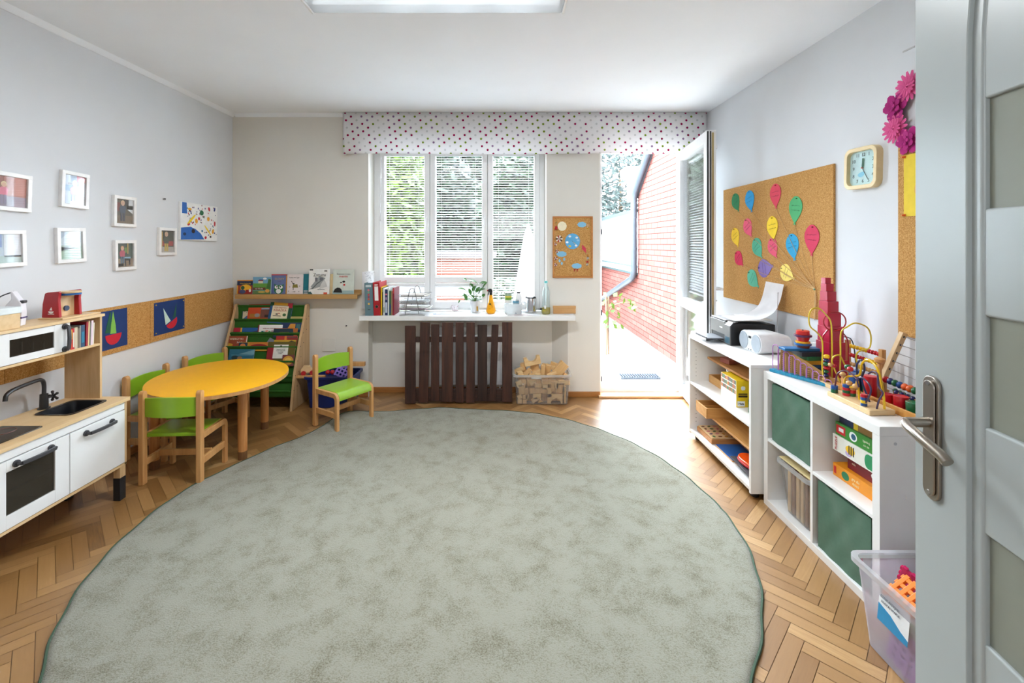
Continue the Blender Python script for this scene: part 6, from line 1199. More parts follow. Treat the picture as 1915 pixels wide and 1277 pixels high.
for k in range(1, 13): a = PI/2-2*PI*k/12; rr = 0.074; rr = min(rr/max(abs(math.cos(a)), abs(math.sin(a))), 0.088); text('numeral', str(k), 0.026, INK, ck, (rr*0.86*math.cos(a), -0.0146, rr*0.92*math.sin(a)))
m = MB(pm((36, 90, 70), 0.5)); m.art([(-.005, 0), (.005, 0), (.008, .05), (-.002, .05)], -0.018, 0.001); m.build('hour_hand', ck, flat=True); m = MB(BLACK); m.art([(-.003, .004), (.003, 0), (.040, -.058), (.037, -.060)], -0.020, 0.001); m.build('minute_hand', ck, flat=True)
m = MB(RED); m.cyl((0, -0.016, 0), (0, -0.023, 0), 0.004); m.build('hub', ck); m = MB(pm((120, 190, 215), 0.5)); m.ell(-.014, -.034, .02, .012, -0.0142, 0.0005); m.ell(-.004, -.03, .014, .012, -0.0143, 0.0005); m.build('dial_picture', ck, flat=True)
m = MB(clear('clock_glass', refl=0.01, fres=0.04)); m.prism(i_, -0.027, -0.026, 'y'); m.build('glass', ck, flat=True)
# yellow sheet and flower wreath beside the door
y1, y0 = AX(1691, 0, WX)[0], 1.93
m = MB(pm((232, 202, 60), 0.8)); z1, z0 = AX(1691, 291, WX)[1], AX(1691, 405, WX)[1]; ys_ = thing('yellow_sheet', 'yellow paper with a faint orange shape pinned beside the room door', 'paper', (WX, (y0+y1)/2, z0))
m.box(-0.002, -0.0005, -(y1-y0)/2, (y1-y0)/2, 0, z1-z0); m.build('sheet', ys_, flat=True)
m = MB(pm((226, 180, 84), 0.8)); m.prism([(-0.03+0.075*math.cos(a), 0.12+0.05*math.sin(a)) for a in [2*PI*i/24 for i in range(24)]], -0.003, -0.002, 'x'); m.build('shape', ys_, flat=True)
for dz in (0.006, z1-z0-0.008): m = MB(pm((240, 110, 40), 0.3)); m.cyl((-0.002, (y1-y0)/2-0.008, dz), (-0.014, (y1-y0)/2-0.002, dz), 0.006, 0.004, 10); m.build('pin', ys_)
wy, wz = AX(1716, 206, XR-0.03)
wr = thing('flower_wreath', 'wreath of pink and magenta paper flowers on the right wall by the door', 'wreath', (XR, wy, wz), -PI/2)
m = MB(pm((40, 130, 90), 0.8)); m.tube([(0.132*math.cos(a), -0.012, 0.132*math.sin(a)) for a in [2*PI*i/40 for i in range(40)]], 0.011, 8, True); m.build('ring', wr)
def flower(cx, cz, R, c, np_, pw, deep):
    m = MB(thin('petal_%d_%d_%d' % c, c, 0.1, 0.8))
    for ly, (f, dy) in enumerate(((1.0, -0.02), (0.66, -0.032), (0.36, -0.042))):
        for k in range(np_ if ly < 2 else max(5, np_//2)):
            a = 2*PI*(k+0.5*ly)/(np_ if ly < 2 else max(5, np_//2)); u = Vector((math.cos(a), math.sin(a))); n = Vector((-u.y, u.x)); q = []
            for t, s_ in ((.12, .2), (.5, .9), (.75, 1.0), (1.0, .35 if deep else .5)): q.append((t, s_))
            pts = [Vector((cx, cz))+u*(R*f*t)+n*(R*f*pw*s_) for t, s_ in q]+[Vector((cx, cz))+u*(R*f*t)-n*(R*f*pw*s_) for t, s_ in q[::-1]]
            m.add([(p.x, dy-0.012*((p-Vector((cx, cz))).length/R)*(0.6+0.4*ly), p.y) for p in pts], [list(range(8))])
    o = m.build('flower', wr, flat=True); sd = o.modifiers.new('card', 'SOLIDIFY'); sd.thickness = 0.001
for k in range(8):
    a = math.radians(112+45*k)
    flower(0.135*math.cos(a), 0.135*math.sin(a), 0.066 if k % 2 else 0.070, (238, 96, 160) if k % 2 == 0 else (188, 32, 128), 15 if k % 2 == 0 else 6, 0.13 if k % 2 == 0 else 0.34, k % 2 == 1)
hy, hz2 = AX(1700, 92, XR); m = MB(pm((190, 190, 190), 0.5)); m.box(XR-0.004, XR, hy-0.03, hy+0.03, hz2-0.004, hz2+0.003); tag(m.build('wall_strip'), 'short grey strip on the right wall above the flower wreath', 'strip')
# ================================================================== low white shelf by the balcony door
S1 = (1.59, 2.958)
s1 = thing('low_shelf', 'low white open shelf unit carrying the printer and the radio', 'shelf unit', (S1[0], S1[1], 0), -PI/2)
SW = pm((236, 236, 234), 0.4, var=0.01)
L2, D2 = 0.422, 0.21; B0, TP = 0.035, 0.755
m = MB(SW); m.box(-L2, L2, -D2, D2, TP-0.02, TP); m.build('top', s1, 0.0015)
for x in (-L2, L2-0.019): m = MB(SW); m.box(x, x+0.019, -D2, D2, B0, TP-0.0205); sp_ = m.build('side_panel', s1, 0.0015)
m = MB(pm((90, 90, 90), 0.6))
for zc in range(20):
    z = 0.12+zc*0.028
    if abs(z-0.41) > 0.02:
        for yy_ in (-D2+0.045, D2-0.05): m.cyl((-L2+0.019, yy_, z), (-L2+0.0195, yy_, z), 0.0026, n=8)
m.build('peg_hole', s1)
m = MB(SW); m.box(-L2+0.0195, L2-0.0195, -D2+0.002, D2-0.008, 0.400, 0.418); m.build('shelf_board', s1, 0.0015)
m = MB(SW); m.box(-L2+0.0195, L2-0.0195, -D2+0.001, D2-0.008, 0.048, 0.068); m.build('bottom_board', s1, 0.0015)
m = MB(SW); m.box(-L2+0.0195, L2-0.0195, D2-0.007, D2, B0, TP-0.021); m.build('back_panel', s1)
m = MB(SW); m.box(-L2+0.0195, L2-0.0195, -D2+0.03, -D2+0.045, B0, 0.0475); m.build('plinth', s1)
for x in (-L2+0.05, L2-0.05):
    for y in (-D2+0.05, D2-0.05): m = MB(BLACK); m.cyl((x, y, 0), (x, y, B0), 0.022, 0.026, 14); m.build('foot', s1)
GS = 'things inside the low white shelf'
WDO = wood((196, 142, 76), (214, 164, 98), 1, 7, 0.45); WDX = wood((196, 142, 76), (214, 164, 98), 0, 7, 0.45)
# upper compartment
t = thing('wooden_tray', 'low wooden tray at the far end of the low shelf\'s upper compartment', 'tray', (1.63, 3.15, 0.4185), 0, GS)
m = WM(WDO, t)
for a in ((1.51, 1.75, 2.97, 3.34, .419, .427), (1.51, 1.52, 2.97, 3.34, .427, .474), (1.74, 1.75, 2.97, 3.34, .427, .474), (1.52, 1.74, 2.97, 2.98, .427, .474), (1.52, 1.74, 3.33, 3.34, .427, .474)): m.box(*a)
m.build('tray_body', t, 0.002)
t = thing('wooden_bridge', 'long wooden board on supports across the low shelf\'s upper compartment', 'board', (1.62, 2.95, 0.4185), 0, GS)
m = WM(wood((170, 112, 56), (196, 140, 78), 1, 7, 0.45), t); m.box(1.485, 1.77, 2.57, 3.31, 0.596, 0.611); m.build('board', t, 0.002)
for y in (2.6, 3.28): m = WM(WDO, t); m.box(1.755, 1.77, y-0.01, y+0.01, 0.4188, 0.5955); m.build('support', t)
m = MB(wood((150, 78, 62), (172, 98, 80), 1, 8, 0.5)); m.box(-.045, .045, -.045, .045, 0, .032); tag(m.build('small_brick', None, 0.004, loc=(1.56, 3.13, 0.6115), rz=0.25), 'reddish brown block lying on the wooden board in the low shelf', 'block', GS)
t = thing('game_case', 'yellow game case with a bookshelf picture and white cord handle in the low shelf', 'game box', (1.483, 2.915, 0.4185), -PI/2, GS)
CY_ = pm((236, 198, 30), 0.4); m = MB(CY_); m.box(-.10, .10, -.04, .04, 0, .165); cb2 = m.build('case', t, 0.002)
m = MB(pm((236, 236, 230), 0.5)); m.rect(-.098, .098, .002, .163, -.04, .0006); rnd = random.Random(6)
for row in range(3):
    x = -.094
    while x < .086:
        w2 = rnd.uniform(.007, .014); m.use(pm(rnd.choice([(206, 120, 70), (110, 150, 100), (150, 90, 80), (120, 120, 110), (220, 160, 90), (90, 130, 90)]), 0.5)); m.rect(x, x+w2, .078+row*.03, .078+row*.03+rnd.uniform(.019, .025), -.0406, .0003); x += w2+.0015
m.build('shelf_picture', t, flat=True)
m = MB(WHITE); m.xf = Matrix.Rotation(PI/2, 4, 'Z') @ Matrix.Translation((0, -0.1, 0)); m.ell(-.002, .118, .010, .013, 0, .0005); m.ell(.006, .118, .009, .012, -.0001, .0005); m.rect(-.034, .012, .006, .038, 0, .0005); m.use(pm((60, 44, 30), 0.5)); m.rect(-.028, .028, .078, .086, 0, .0005); m.rect(-.028, .028, .062, .074, 0, .0005); m.build('end_print', t, flat=True)
text('lettering', 'Małe', 0.018, BLACK, t, (.1012, -.011, .022), (PI/2, 0, PI/2))
m = MB(WHITE); m.tube(smooth([(-.09, 0, .165), (-.125, .01, .175), (-.14, .02, .155), (-.12, .02, .165), (-.10, .03, .17)], 5), .0035, 6); m.build('cord_handle', t)
t = thing('green_game_box', 'small dark green box beside the yellow game case in the low shelf', 'game box', (1.53, 2.66, 0.4185), 0, GS)
m = WM(pm((30, 92, 58), 0.5), t); m.box(1.47, 1.60, 2.60, 2.73, .419, .498); m.build('body', t, .002); m = WM(pm((206, 214, 190), 0.6), t)
for z in (.435, .455, .475): m.box(1.4692, 1.4698, 2.62, 2.71, z, z+.006)
m.build('print', t)
# lower compartment
t = thing('wooden_rack', 'wooden rack with a long shelf and upright boards in the low shelf\'s lower compartment', 'rack', (1.6, 2.9, 0.0685), 0, GS)
m = WM(WDO, t); m.box(1.45, 1.70, 2.565, 3.21, .212, .227); m.build('board', t, .002); m = WM(WDO, t); m.box(1.70, 1.713, 2.565, 3.30, .069, .36); m.build('back_board', t, .002)
m = WM(WDO, t); m.box(1.56, 1.70, 2.80, 2.815, .2272, .33); m.build('divider', t, .002)
for y in (2.6, 3.2): m = WM(WDO, t); m.box(1.66, 1.70, y-.008, y+.008, .069, .2118); m.build('leg', t)
t = thing('open_wooden_box', 'open light wooden box jutting out at the far end of the lower compartment', 'box', (1.49, 3.21, 0.2275), 0, GS)
m = WM(WDX, t)
for a in ((1.395, 1.58, 3.125, 3.295, .2275, .235), (1.395, 1.405, 3.125, 3.295, .235, .30), (1.57, 1.58, 3.125, 3.295, .235, .30), (1.405, 1.57, 3.125, 3.135, .235, .30), (1.405, 1.57, 3.285, 3.295, .235, .30), (1.405, 1.57, 3.205, 3.212, .235, .292)): m.box(*a)
m.build('box_body', t, .002); m = WM(pm((190, 80, 40), 0.5), t)
for k in range(4): m.sph((1.44+.03*k, 3.25, .25), .02, 10)
m.build('wooden_balls', t)
t = thing('puzzle_board', 'wooden puzzle board with many small coloured pieces at the far end of the lower compartment', 'puzzle', (1.56, 3.2, 0.0685), 0, GS)
m = WM(wood((170, 112, 60), (196, 140, 84), 0, 7, 0.5), t); m.box(1.415, 1.69, 3.09, 3.325, .069, .100); m.build('box_body', t, .003); m = WM(BIRCH, t); m.box(1.422, 1.685, 3.097, 3.318, .1002, .109); m.build('board', t, .002)
rnd = random.Random(9)
for i in range(6):
    for j in range(5): m = WM(pm(rnd.choice([(190, 60, 50), (206, 150, 60), (90, 60, 110), (70, 110, 60), (120, 70, 40), (206, 120, 130)]), .5), t); cx, cy2 = 1.445+i*.043, 3.12+j*.043; a = rnd.uniform(0, PI); m.prism([(cx+.013*math.cos(q)*math.cos(a)-.008*math.sin(q)*math.sin(a), cy2+.013*math.cos(q)*math.sin(a)+.008*math.sin(q)*math.cos(a)) for q in [2*PI*w3/9 for w3 in range(9)]], .109, .1115, 'z'); m.build('puzzle_piece', t)
t = thing('blue_board', 'blue board with wooden edge lying flat on the bottom of the low shelf', 'board', (1.52, 2.94, 0.0685), 0, GS)
m = WM(WDX, t); m.box(1.43, 1.60, 2.84, 3.07, .069, .077); m.build('base', t, .001); m = WM(pm((30, 90, 160), .5), t); m.box(1.432, 1.598, 2.842, 3.068, .077, .0795); m.build('face', t)
t = thing('dark_tray', 'dark grey board leaning over blocks and carrying the orange toy in the low shelf', 'board', (1.5, 2.7, 0.0685), 0, GS)
m = WM(pm((60, 60, 66), .5), t); m.prism([(2.84, .100), (2.57, .088), (2.57, .096), (2.84, .108)], 1.415, 1.60, 'x'); m.build('board', t, .001); m = WM(WDX, t); m.box(1.44, 1.58, 2.575, 2.65, .069, .087); m.build('rest', t, .001); m = WM(WDX, t); m.box(1.44, 1.58, 2.78, 2.825, .069, .096); m.build('rest', t, .001)
t = thing('orange_toy', 'glossy orange guitar-shaped toy on the dark board in the low shelf', 'toy', (1.5, 2.7, 0.107), 0, GS)
OR = pm((240, 84, 20), .2, coat=.5); pr = smooth([(1.44, 2.80, 0), (1.43, 2.72, 0), (1.45, 2.64, 0), (1.49, 2.59, 0), (1.53, 2.60, 0), (1.53, 2.66, 0), (1.56, 2.72, 0), (1.54, 2.80, 0), (1.49, 2.83, 0)], 5, True)
m = WM(pm((196, 30, 30), .3), t); m.prism([(p.x, p.y) for p in pr], .1088, .122, 'z'); m.build('underside', t, .003); m = WM(OR, t); m.prism([(1.49+(p.x-1.49)*.96, 2.71+(p.y-2.71)*.96) for p in pr], .122, .136, 'z'); m.build('top', t, .006, 3)
m = WM(DGREY, t); m.cyl((1.51, 2.65, .136), (1.51, 2.65, .14), .022); m.build('hole', t)
t = thing('peg_block', 'small pale wooden block with drilled holes behind the orange toy', 'toy', (1.63, 2.75, 0.0685), 0, GS)
m = WM(BIRCH, t); m.box(1.605, 1.695, 2.63, 2.86, .069, .150); m.build('body', t, .003); m = WM(pm((110, 70, 40), .6), t)
for i in range(5):
    for j in range(2): m.cyl((1.63+.04*j, 2.66+.042*i, .150), (1.63+.04*j, 2.66+.042*i, .1506), .011, n=12)
m.build('holes', t)
# ------------------------------------------------------------------ printer
PX, PY, PZ = 1.655, 3.13, 0.7555
pr_ = thing('printer', 'black and silver inkjet printer with paper on top of the low white shelf', 'printer', (PX, PY, PZ), -PI/2)
# local x = PY - Y, local y = X - PX : front at y = -0.155
BLK = pm((20, 20, 22), .35); SIL = pm((116, 114, 112), .4, .5)
hx0, hx1 = -0.165, 0.122
m = MB(BLK); m.prism([(-.150, 0), (.145, 0), (.145, .14), (-.10, .15), (-.135, .146), (-.150, .125)], hx0, hx1, 'x'); m.build('body', pr_, .006)
m = MB(SIL); m.prism([(-.156, .004), (-.1495, .004), (-.1495, .128), (-.132, .148), (-.10, .153), (-.10, .156), (-.135, .153), (-.156, .13)], hx1-.075, hx1-.001, 'x'); m.build('ink_tank_cover', pr_, .002)
m = MB(SIL); m.box(hx0, hx1-.076, -.1545, -.1495, .06, .148); m.box(hx0, hx0+.02, -.1545, -.1495, .006, .06); m.build('front_panel', pr_, .002)
m = MB(BLACK); m.box(hx0+.02, hx1-.08, -.1515, -.1502, .012, .06); m.build('output_slot', pr_)
m = MB(PAPER); m.rect(hx0+.14, hx0+.18, .098, .107, -.1546, .0006); m.build('badge', pr_, flat=True)
m = MB(pm((40, 90, 110), .3))
for k in range(4): m.rect(hx1-.066+k*.016, hx1-.055+k*.016, .012, .055, -.1562, .0006)
m.build('ink_windows', pr_, flat=True)
m = MB(pm((84, 88, 94), .4)); m.box(hx0+.03, hx1-.085, -.27, -.15, .028, .034); m.box(hx0+.03, hx1-.085, -.275, -.268, .028, .042); m.build('output_tray', pr_, .002)
m = MB(pm((40, 40, 44), .4)); m.prism([(-.27, .012), (-.2, .024), (-.155, .02), (-.155, .0275), (-.27, .0275)], hx1-.10, hx1-.09, 'x'); m.build('tray_arm', pr_)
m = MB(pm((150, 152, 156), .4)); m.box(hx0-.002, hx1-.078, -.148, .13, .149, .160); m.build('scanner_lid', pr_, .004)
pf = thing('paper_stack', 'white paper sheets lying on the printer lid', 'papers', (PX, PY, PZ+.1605))
m = MB(PAPER)
for k in range(4): m.at((.02, -.005-.008*k, .003*k), rz=.02*k-.02); m.box(-.13, .10, -.105, .10, 0, .0022)
m.build('sheets', pf, flat=True)
t = thing('feed_sheet', 'large white sheet curling up from the back of the printer against the cork board', 'paper', (1.75, 3.09, PZ+.172))
m = MB(thin('paper_white', (244, 244, 246), 0.25, 0.8)); cv_ = smooth([(-.13, 0, .002), (-.05, 0, .008), (.03, 0, .05), (.07, 0, .12), (.098, 0, .235)], 6)
m.add([(p.x, -.095, p.z) for p in cv_]+[(p.x+.002, .115, p.z+.004) for p in cv_], [(i, i+1, len(cv_)+i+1, len(cv_)+i) for i in range(len(cv_)-1)]); m.build('sheet', t)
# ------------------------------------------------------------------ radio
rad = thing('cd_radio', 'white CD radio with two round speakers and raised antenna on the low shelf', 'radio', (1.655, 2.865, 0.7555), -PI/2+0.05)
RW = pm((214, 217, 220), .3); o_ = rrect(-.118, .118, 0, .122, .058, 8)
m = MB(RW); n = len(o_); sc_ = [(-.105, 1.0), (-.09, 1.02), (.04, 1.0), (.10, .88)]
vs = []
for y, k in sc_: vs += [(a*k, y, .061+(b-.061)*k if y < .05 else b*.88) for a, b in o_]
m.add(vs, [(k*n+i, k*n+(i+1) % n, (k+1)*n+(i+1) % n, (k+1)*n+i) for k in range(3) for i in range(n)]+[list(range(n)), list(range(3*n, 4*n))]); m.build('body', rad, .004, 3)
for x in (-.066, .066): m = MB(pm((160, 168, 176), .7)); m.ell(x, .061, .046, .054, -.105, .003, 32); m.build('speaker_grille', rad)
m = MB(BLACK); m.rect(-.014, .014, .082, .096, -.105, .001); m.build('display', rad, flat=True); m = MB(DGREY)
for k in (-.012, .012): m.cyl((k, -.105, .012), (k, -.107, .012), .004, n=10)
m.build('socket', rad); m = MB(pm((200, 204, 208), .4)); m.rect(-.016, .016, .03, .066, -.105, .0008); m.build('button_panel', rad, flat=True)
m = MB(STEEL); m.cyl((.0, .07, .105), (.012, .07, .365), .0022, .0016, 8); m.sph((.012, .07, .367), .003, 8); m.build('antenna', rad)
cbl = thing('power_cord', 'white power cord looping behind the radio along the wall', 'cord', (1.82, 2.6, .756)); m = WM(WHITE, cbl); m.tube(smooth([(1.79, 2.78, .80), (1.83, 2.66, .85), (1.84, 2.58, .80), (1.82, 2.56, .762), (1.75, 2.56, .76)], 6), .0035, 6); m.build('cable', cbl)
cbl = thing('power_cord', 'black cord behind the stacking ring toy at the wall', 'cord', (1.84, 2.5, .84)); m = WM(BLACK, cbl); m.tube(smooth([(1.83, 2.62, .76), (1.86, 2.58, .88), (1.87, 2.45, .92), (1.86, 2.40, .80), (1.85, 2.38, .7345)], 6), .003, 6); m.build('cable', cbl)
# ================================================================== cube shelf
S2 = (1.64, 2.128); TZ = 0.730
s2 = thing('cube_shelf', 'white two by two cube shelf with green fabric bins by the room door', 'shelf unit', (S2[0], S2[1], 0), -PI/2)
A, T = .3875, .036; D = .20
m = MB(SW); m.box(-A, A, -D, D, TZ-T, TZ); m.build('top', s2, .0015)
m = MB(SW); m.box(-A, A, -D, D, 0, T); m.build('bottom', s2, .0015)
for x in (-A, A-T): m = MB(SW); m.box(x, x+T, -D+.0003, D, T+.0003, TZ-T-.0003); m.build('side_panel', s2, .001)
m = MB(SW); m.box(-.008, .008, -D+.001, D, T+.0003, TZ-T-.0003); m.build('divider', s2, .001)
for x0, x1 in ((-A+T+.0003, -.0083), (.0083, A-T-.0003)): m = MB(SW); m.box(x0, x1, -D+.0012, D, .357, .373); m.build('shelf_board', s2, .001)
m = MB(STEEL)
for z in (.665, .05): m.cyl((A-.0002, -D+.06, z), (A+.0012, -D+.06, z), .006, n=12)
m.build('screw_cap', s2)
GFB = 'green fabric bins in the cube shelf'
def fabric_bin(label, y, z, seed):
    r = thing('fabric_bin', label, 'fabric bin', (S2[0]-.005, y, z), -PI/2, GFB); rnd = random.Random(seed)
    n, k = 16, 12; w, h, d = .151, .308, .185; ph = [rnd.uniform(0, 6) for _ in range(4)]
    def dent(u, v): return .004*math.sin(u*5+ph[0])*math.sin(v*4+ph[1])+.003*math.sin(u*11+v*7+ph[2])*v+.002*math.sin(u*17-v*13+ph[3])
    vs = []; 
    for i in range(n+1):
        for j in range(k+1): u, v = i/n, j/k; vs.append((-w+2*w*u, -d+dent(u, v)*min(1, 6*u*(1-u))+.003, h*v+(.004*math.sin(u*7+ph[2])-.004 if j == k else 0)))
    fs = [(i*(k+1)+j, (i+1)*(k+1)+j, (i+1)*(k+1)+j+1, i*(k+1)+j+1) for i in range(n) for j in range(k)]
    m = MB(pm((66, 104, 82), .85, scale=60, bump=.1, sheen=.2)); m.add(vs, fs); m.box(-w, -w+.004, -d+.006, d, 0, h-.006); m.box(w-.004, w, -d+.006, d, 0, h-.006); m.box(-w, w, d-.004, d, 0, h-.006); m.box(-w, w, -d+.006, d, 0, .004); m.build('fabric', r)
    m = MB(pm((58, 94, 74), .85)); m.box(-w+.002, w-.002, -d+.0085, -d+.011, h-.014, h-.004); m.build('hem', r)
fabric_bin('green fabric bin in the far upper cube of the white shelf', S2[1]+.1795, .374, 1); fabric_bin('green fabric bin in the near lower cube of the white shelf', S2[1]-.1795, .0365, 2)
m = MB(pm((70, 110, 160), .6)); m.box(-.03, .03, -.02, .02, 0, .012); o = m.build('toy_scrap', None, .004, loc=(1.50, 2.35, .683)); o.location.z = .6815; tag(o, 'small blue and white toy poking out on top of the far green fabric bin', 'toy')
# clear bin with wooden rods
t = bin_('rod_bin', 'clear plastic bin of wooden rods in the far lower cube of the white shelf', 1.605, 2.285, .20, .25, .26, .30, .265, MILKY, .0365, .012, -PI/2)
RD = wood((220, 184, 134), (236, 208, 164), 2, 9, .5); RDD = wood((120, 78, 50), (150, 104, 70), 2, 9, .5); rnd = random.Random(12)
pro = [None, None]
for i in range(7):
    for j in range(6):
        k = 0 if rnd.random() < .6 else 1
        if pro[k] is None:
            m = MB((RD, RDD)[k]); m.box(-.011, .011, -.011, .011, 0, .215); pro[k] = m.build('wooden_rod', None, .0015, loc=(0, 0, 0)); o = pro[k]; tag(o, None, 'rod', 'wooden rods in the clear bin of the cube shelf')
        else: o = pro[k].copy(); COL.objects.link(o)
        o['label'] = ('pale', 'dark')[k]+' square wooden rod standing in the clear bin in the cube shelf'; o.location = (1.50+i*.034, 2.20+j*.034, .0415); o.rotation_euler = (0, 0, rnd.uniform(-.1, .1))
t = thing('bead_tray', 'pale tray with brown balls on top of the clear bin in the cube shelf', 'tray', (1.60, 2.285, .302))
m = WM(pm((226, 206, 150), .5), t); m.box(1.462, 1.735, 2.16, 2.41, .3022, .309); m.build('tray_body', t, .002)
for k in range(8): m = WM(pm((110, 70, 44), .4), t); m.sph((1.50+.03*(k % 4)+.01*(k//4), 2.22+.035*(k//2), .322), .0135, 10); m.build('ball', t)
# board games in the near upper cube
GBX = 'board game boxes in the cube shelf'
def gbox(label, x0, y0, y1, z0, h, c, deco, titles=(), dx=.24):
    r = thing('game_box', label, 'game box', (x0, (y0+y1)/2, z0), -PI/2, GBX); w = (y1-y0)/2
    m = MB(pm(c, .4)); m.box(-w, w, 0, dx, 0, h); m.build('carton', r, .001)
    if deco: m = MB(WHITE); deco(m, w, h); m.build('print', r, flat=True)
    for b_, s_, mc, lx_, lz, *rt in titles: text('lettering', b_, s_, pm(mc, .5), r, (lx_, -.0012, lz), (PI/2, rt[0] if rt else 0, 0))
    return r
def d1(m, w, h): m.use(pm((196, 30, 40), .5)); m.rect(-w+.006, -w+.02, .012, h-.012, 0); m.use(pm((30, 120, 80), .5)); m.ell(-w+.075, h*.5, .022, .018, 0); m.use(pm((90, 80, 90), .5)); m.ell(w-.03, h*.5, .026, .02, 0); m.use(pm((220, 190, 160), .5)); m.ell(w-.035, h*.55, .012, .012, -.0007)
gbox('orange board game box at the bottom of the stack in the cube shelf', 1.515, 1.78, 2.09, .3735, .056, (232, 146, 20), d1, [('gra dla', .016, (246, 226, 170), -.02, .037), ('dzieci', .016, (246, 226, 170), -.02, .018)])
def d2_(m, w, h): m.use(pm((226, 226, 222), .5)); m.ell(w-.04, h*.5, .085, h*.42, 0)
gbox('dark red and white box with green letters above the orange game box', 1.54, 1.78, 2.035, .430, .062, (120, 26, 36), d2_, [('Cyfry', .040, (30, 90, 60), .055, .028), ('edu', .014, (230, 200, 170), -.09, .032)], .2)
def d3(m, w, h): m.use(pm((238, 190, 40), .5)); m.ell(-w+.105, h*.52, .026, .018, -.0002); m.use(BLACK); [m.rect(-w+.097+.012*i, -w+.102+.012*i, h*.25, h*.8, -.0009) for i in range(3)]; m.use(pm((190, 170, 210), .5)); m.ell(-w+.095, h*.26, .018, .012, 0); m.use(pm((40, 140, 90), .5)); m.rect(w-.105, w-.02, .006, h-.006, 0); m.ell(w-.105, h*.5, .016, h*.4, -.0001)
gbox('white puzzle box with a bee picture in the middle of the game stack', 1.51, 1.78, 2.085, .4925, .072, (228, 226, 216), d3, [('PUZZLE', .017, (190, 50, 60), -.130, .036, -PI/2), ('35', .026, (236, 240, 236), .10, .036)])
def d4(m, w, h): m.use(pm((196, 24, 40), .5)); m.rect(-w+.006, -w+.06, .010, h-.010, 0); m.use(WHITE); m.rect(-w+.022, -w+.05, .022, h-.020, -.0006); m.ell(-w+.105, h*.5, .022, .02, 0); m.use(pm((40, 90, 120), .5)); m.ell(-w+.108, h*.5, .013, .013, -.0006)
gbox('green board game box second from the top of the stack in the cube shelf', 1.515, 1.78, 2.075, .5652, .058, (56, 134, 50), d4, [('zgadnij', .014, (226, 232, 200), .03, .038), ('co to', .014, (226, 232, 200), .03, .020), ('gra', .014, (226, 232, 200), .09, .03)])
def d5(m, w, h): m.use(pm((236, 200, 40), .5)); m.rect(-w+.085, -w+.11, .001, h-.001, 0); m.use(pm((150, 110, 50), .5)); m.rect(-w+.11, w-.09, .001, h-.001, 0); m.use(pm((170, 196, 222), .5)); m.rect(w-.07, w-.004, .001, h-.001, 0)
gbox('navy, yellow and pale blue flat box on top of the stack in the cube shelf', 1.525, 1.78, 2.065, .6237, .030, (30, 44, 84), d5)
# ================================================================== toys on top of the cube shelf
TT = TZ+0.0005
TC = {'y': (240, 196, 30), 'r': (196, 24, 40), 'b': (24, 80, 150), 'g': (20, 100, 60), 'n': (206, 160, 100), 'o': (226, 100, 40), 'd': (30, 40, 100), 'k': (40, 36, 60)}
def bead(mm, p, r, c, ax=None, sc=.85):
    mm.use(pm(TC[c], .25, coat=.4)); mm.sph(p, r, 12, (1, 1, sc) if ax is None else ax)
# row of lilac hoops on a blue base with kraft card
hb0, hb1 = Vector((1.475, 2.505)), Vector((1.60, 2.205)); ang = math.atan2(hb1.y-hb0.y, hb1.x-hb0.x)
t = thing('hoop_toy', 'blue base with ten lilac wire hoops of falling height and a lettered kraft card', 'toy', (hb0.x, hb0.y, TT), ang)
Lh = (hb1-hb0).length; m = MB(pm((30, 134, 170), .4)); m.box(0, Lh, -.015, .018, 0, .016); m.build('base', t, .003)
m = MB(pm((16, 90, 120), .5))
for k in range(9): m.box(.03+k*.032, .031+k*.032, -.0156, .0156, .001, .0166)
m.build('notches', t)
for k in range(10):
    x = .010+k*.0305; hgt = .150-k*.0128; w2 = .017; pts = [(x, 0, .014), (x, 0, hgt-w2)]+[(x+w2-w2*math.cos(a), 0, hgt-w2+w2*math.sin(a)) for a in [PI*i/10 for i in range(11)]]+[(x+2*w2, 0, .014)]
    m = MB(pm((176, 120, 186), .3, .2)); m.tube(pts, .0024, 7); m.build('hoop', t)
m = MB(pm((176, 134, 82), .9)); m.prism([(.03, .014), (Lh+.02, .014), (Lh+.02, .03), (.07, .135), (.045, .135)], .0185, .0205, 'y'); kc = m.build('kraft_card', t, flat=True)
m = MB(pm((90, 60, 40), .9))
for c in range(8):
    for q in range(int(9-c)):
        z = .022+q*.011
        if z < .125-.0105*c*1.15: m.rect(.05+c*.033, .066+c*.033, z, z+.003, .0184, .0004)
m.build('lettering', kc, flat=True)
# stack of flat books / boxes under the blue plank
GST = 'flat boxes stacked behind the hoop toy'
zc = TT
for i, (c, h, dx, rz) in enumerate((((196, 40, 100), .026, .0, .05), ((24, 40, 70), .022, .01, -.08), ((30, 110, 170), .018, .0, .1), ((226, 180, 50), .022, .012, -.04), ((26, 110, 70), .020, .02, .12), ((30, 36, 50), .022, .0, 0.0))):
    m = MB(pm(c, .4)); m.box(-.075, .075, -.055, .055, 0, h); o = m.build('flat_box', None, .002, loc=(1.635+dx, 2.43, zc), rz=rz); zc += h+.0004
    tag(o, ['pink flat box lowest', 'dark navy flat box second', 'blue flat box third', 'yellow flat box fourth', 'green flat box fifth', 'black flat box topmost'][i]+' in the stack behind the lilac hoops', 'box', GST)
m = MB(pm((30, 110, 170), .4)); m.box(-.125, .125, -.03, .03, 0, .014); o = m.build('blue_plank', None, .003, loc=(1.615, 2.43, zc), rz=-.04); tag(o, 'blue wooden plank lying across the stack of flat boxes', 'plank'); zc += .0145
t = thing('stacking_rings', 'stacking toy of red, purple, yellow and blue rings on the blue plank', 'toy', (1.60, 2.43, zc))
z = 0
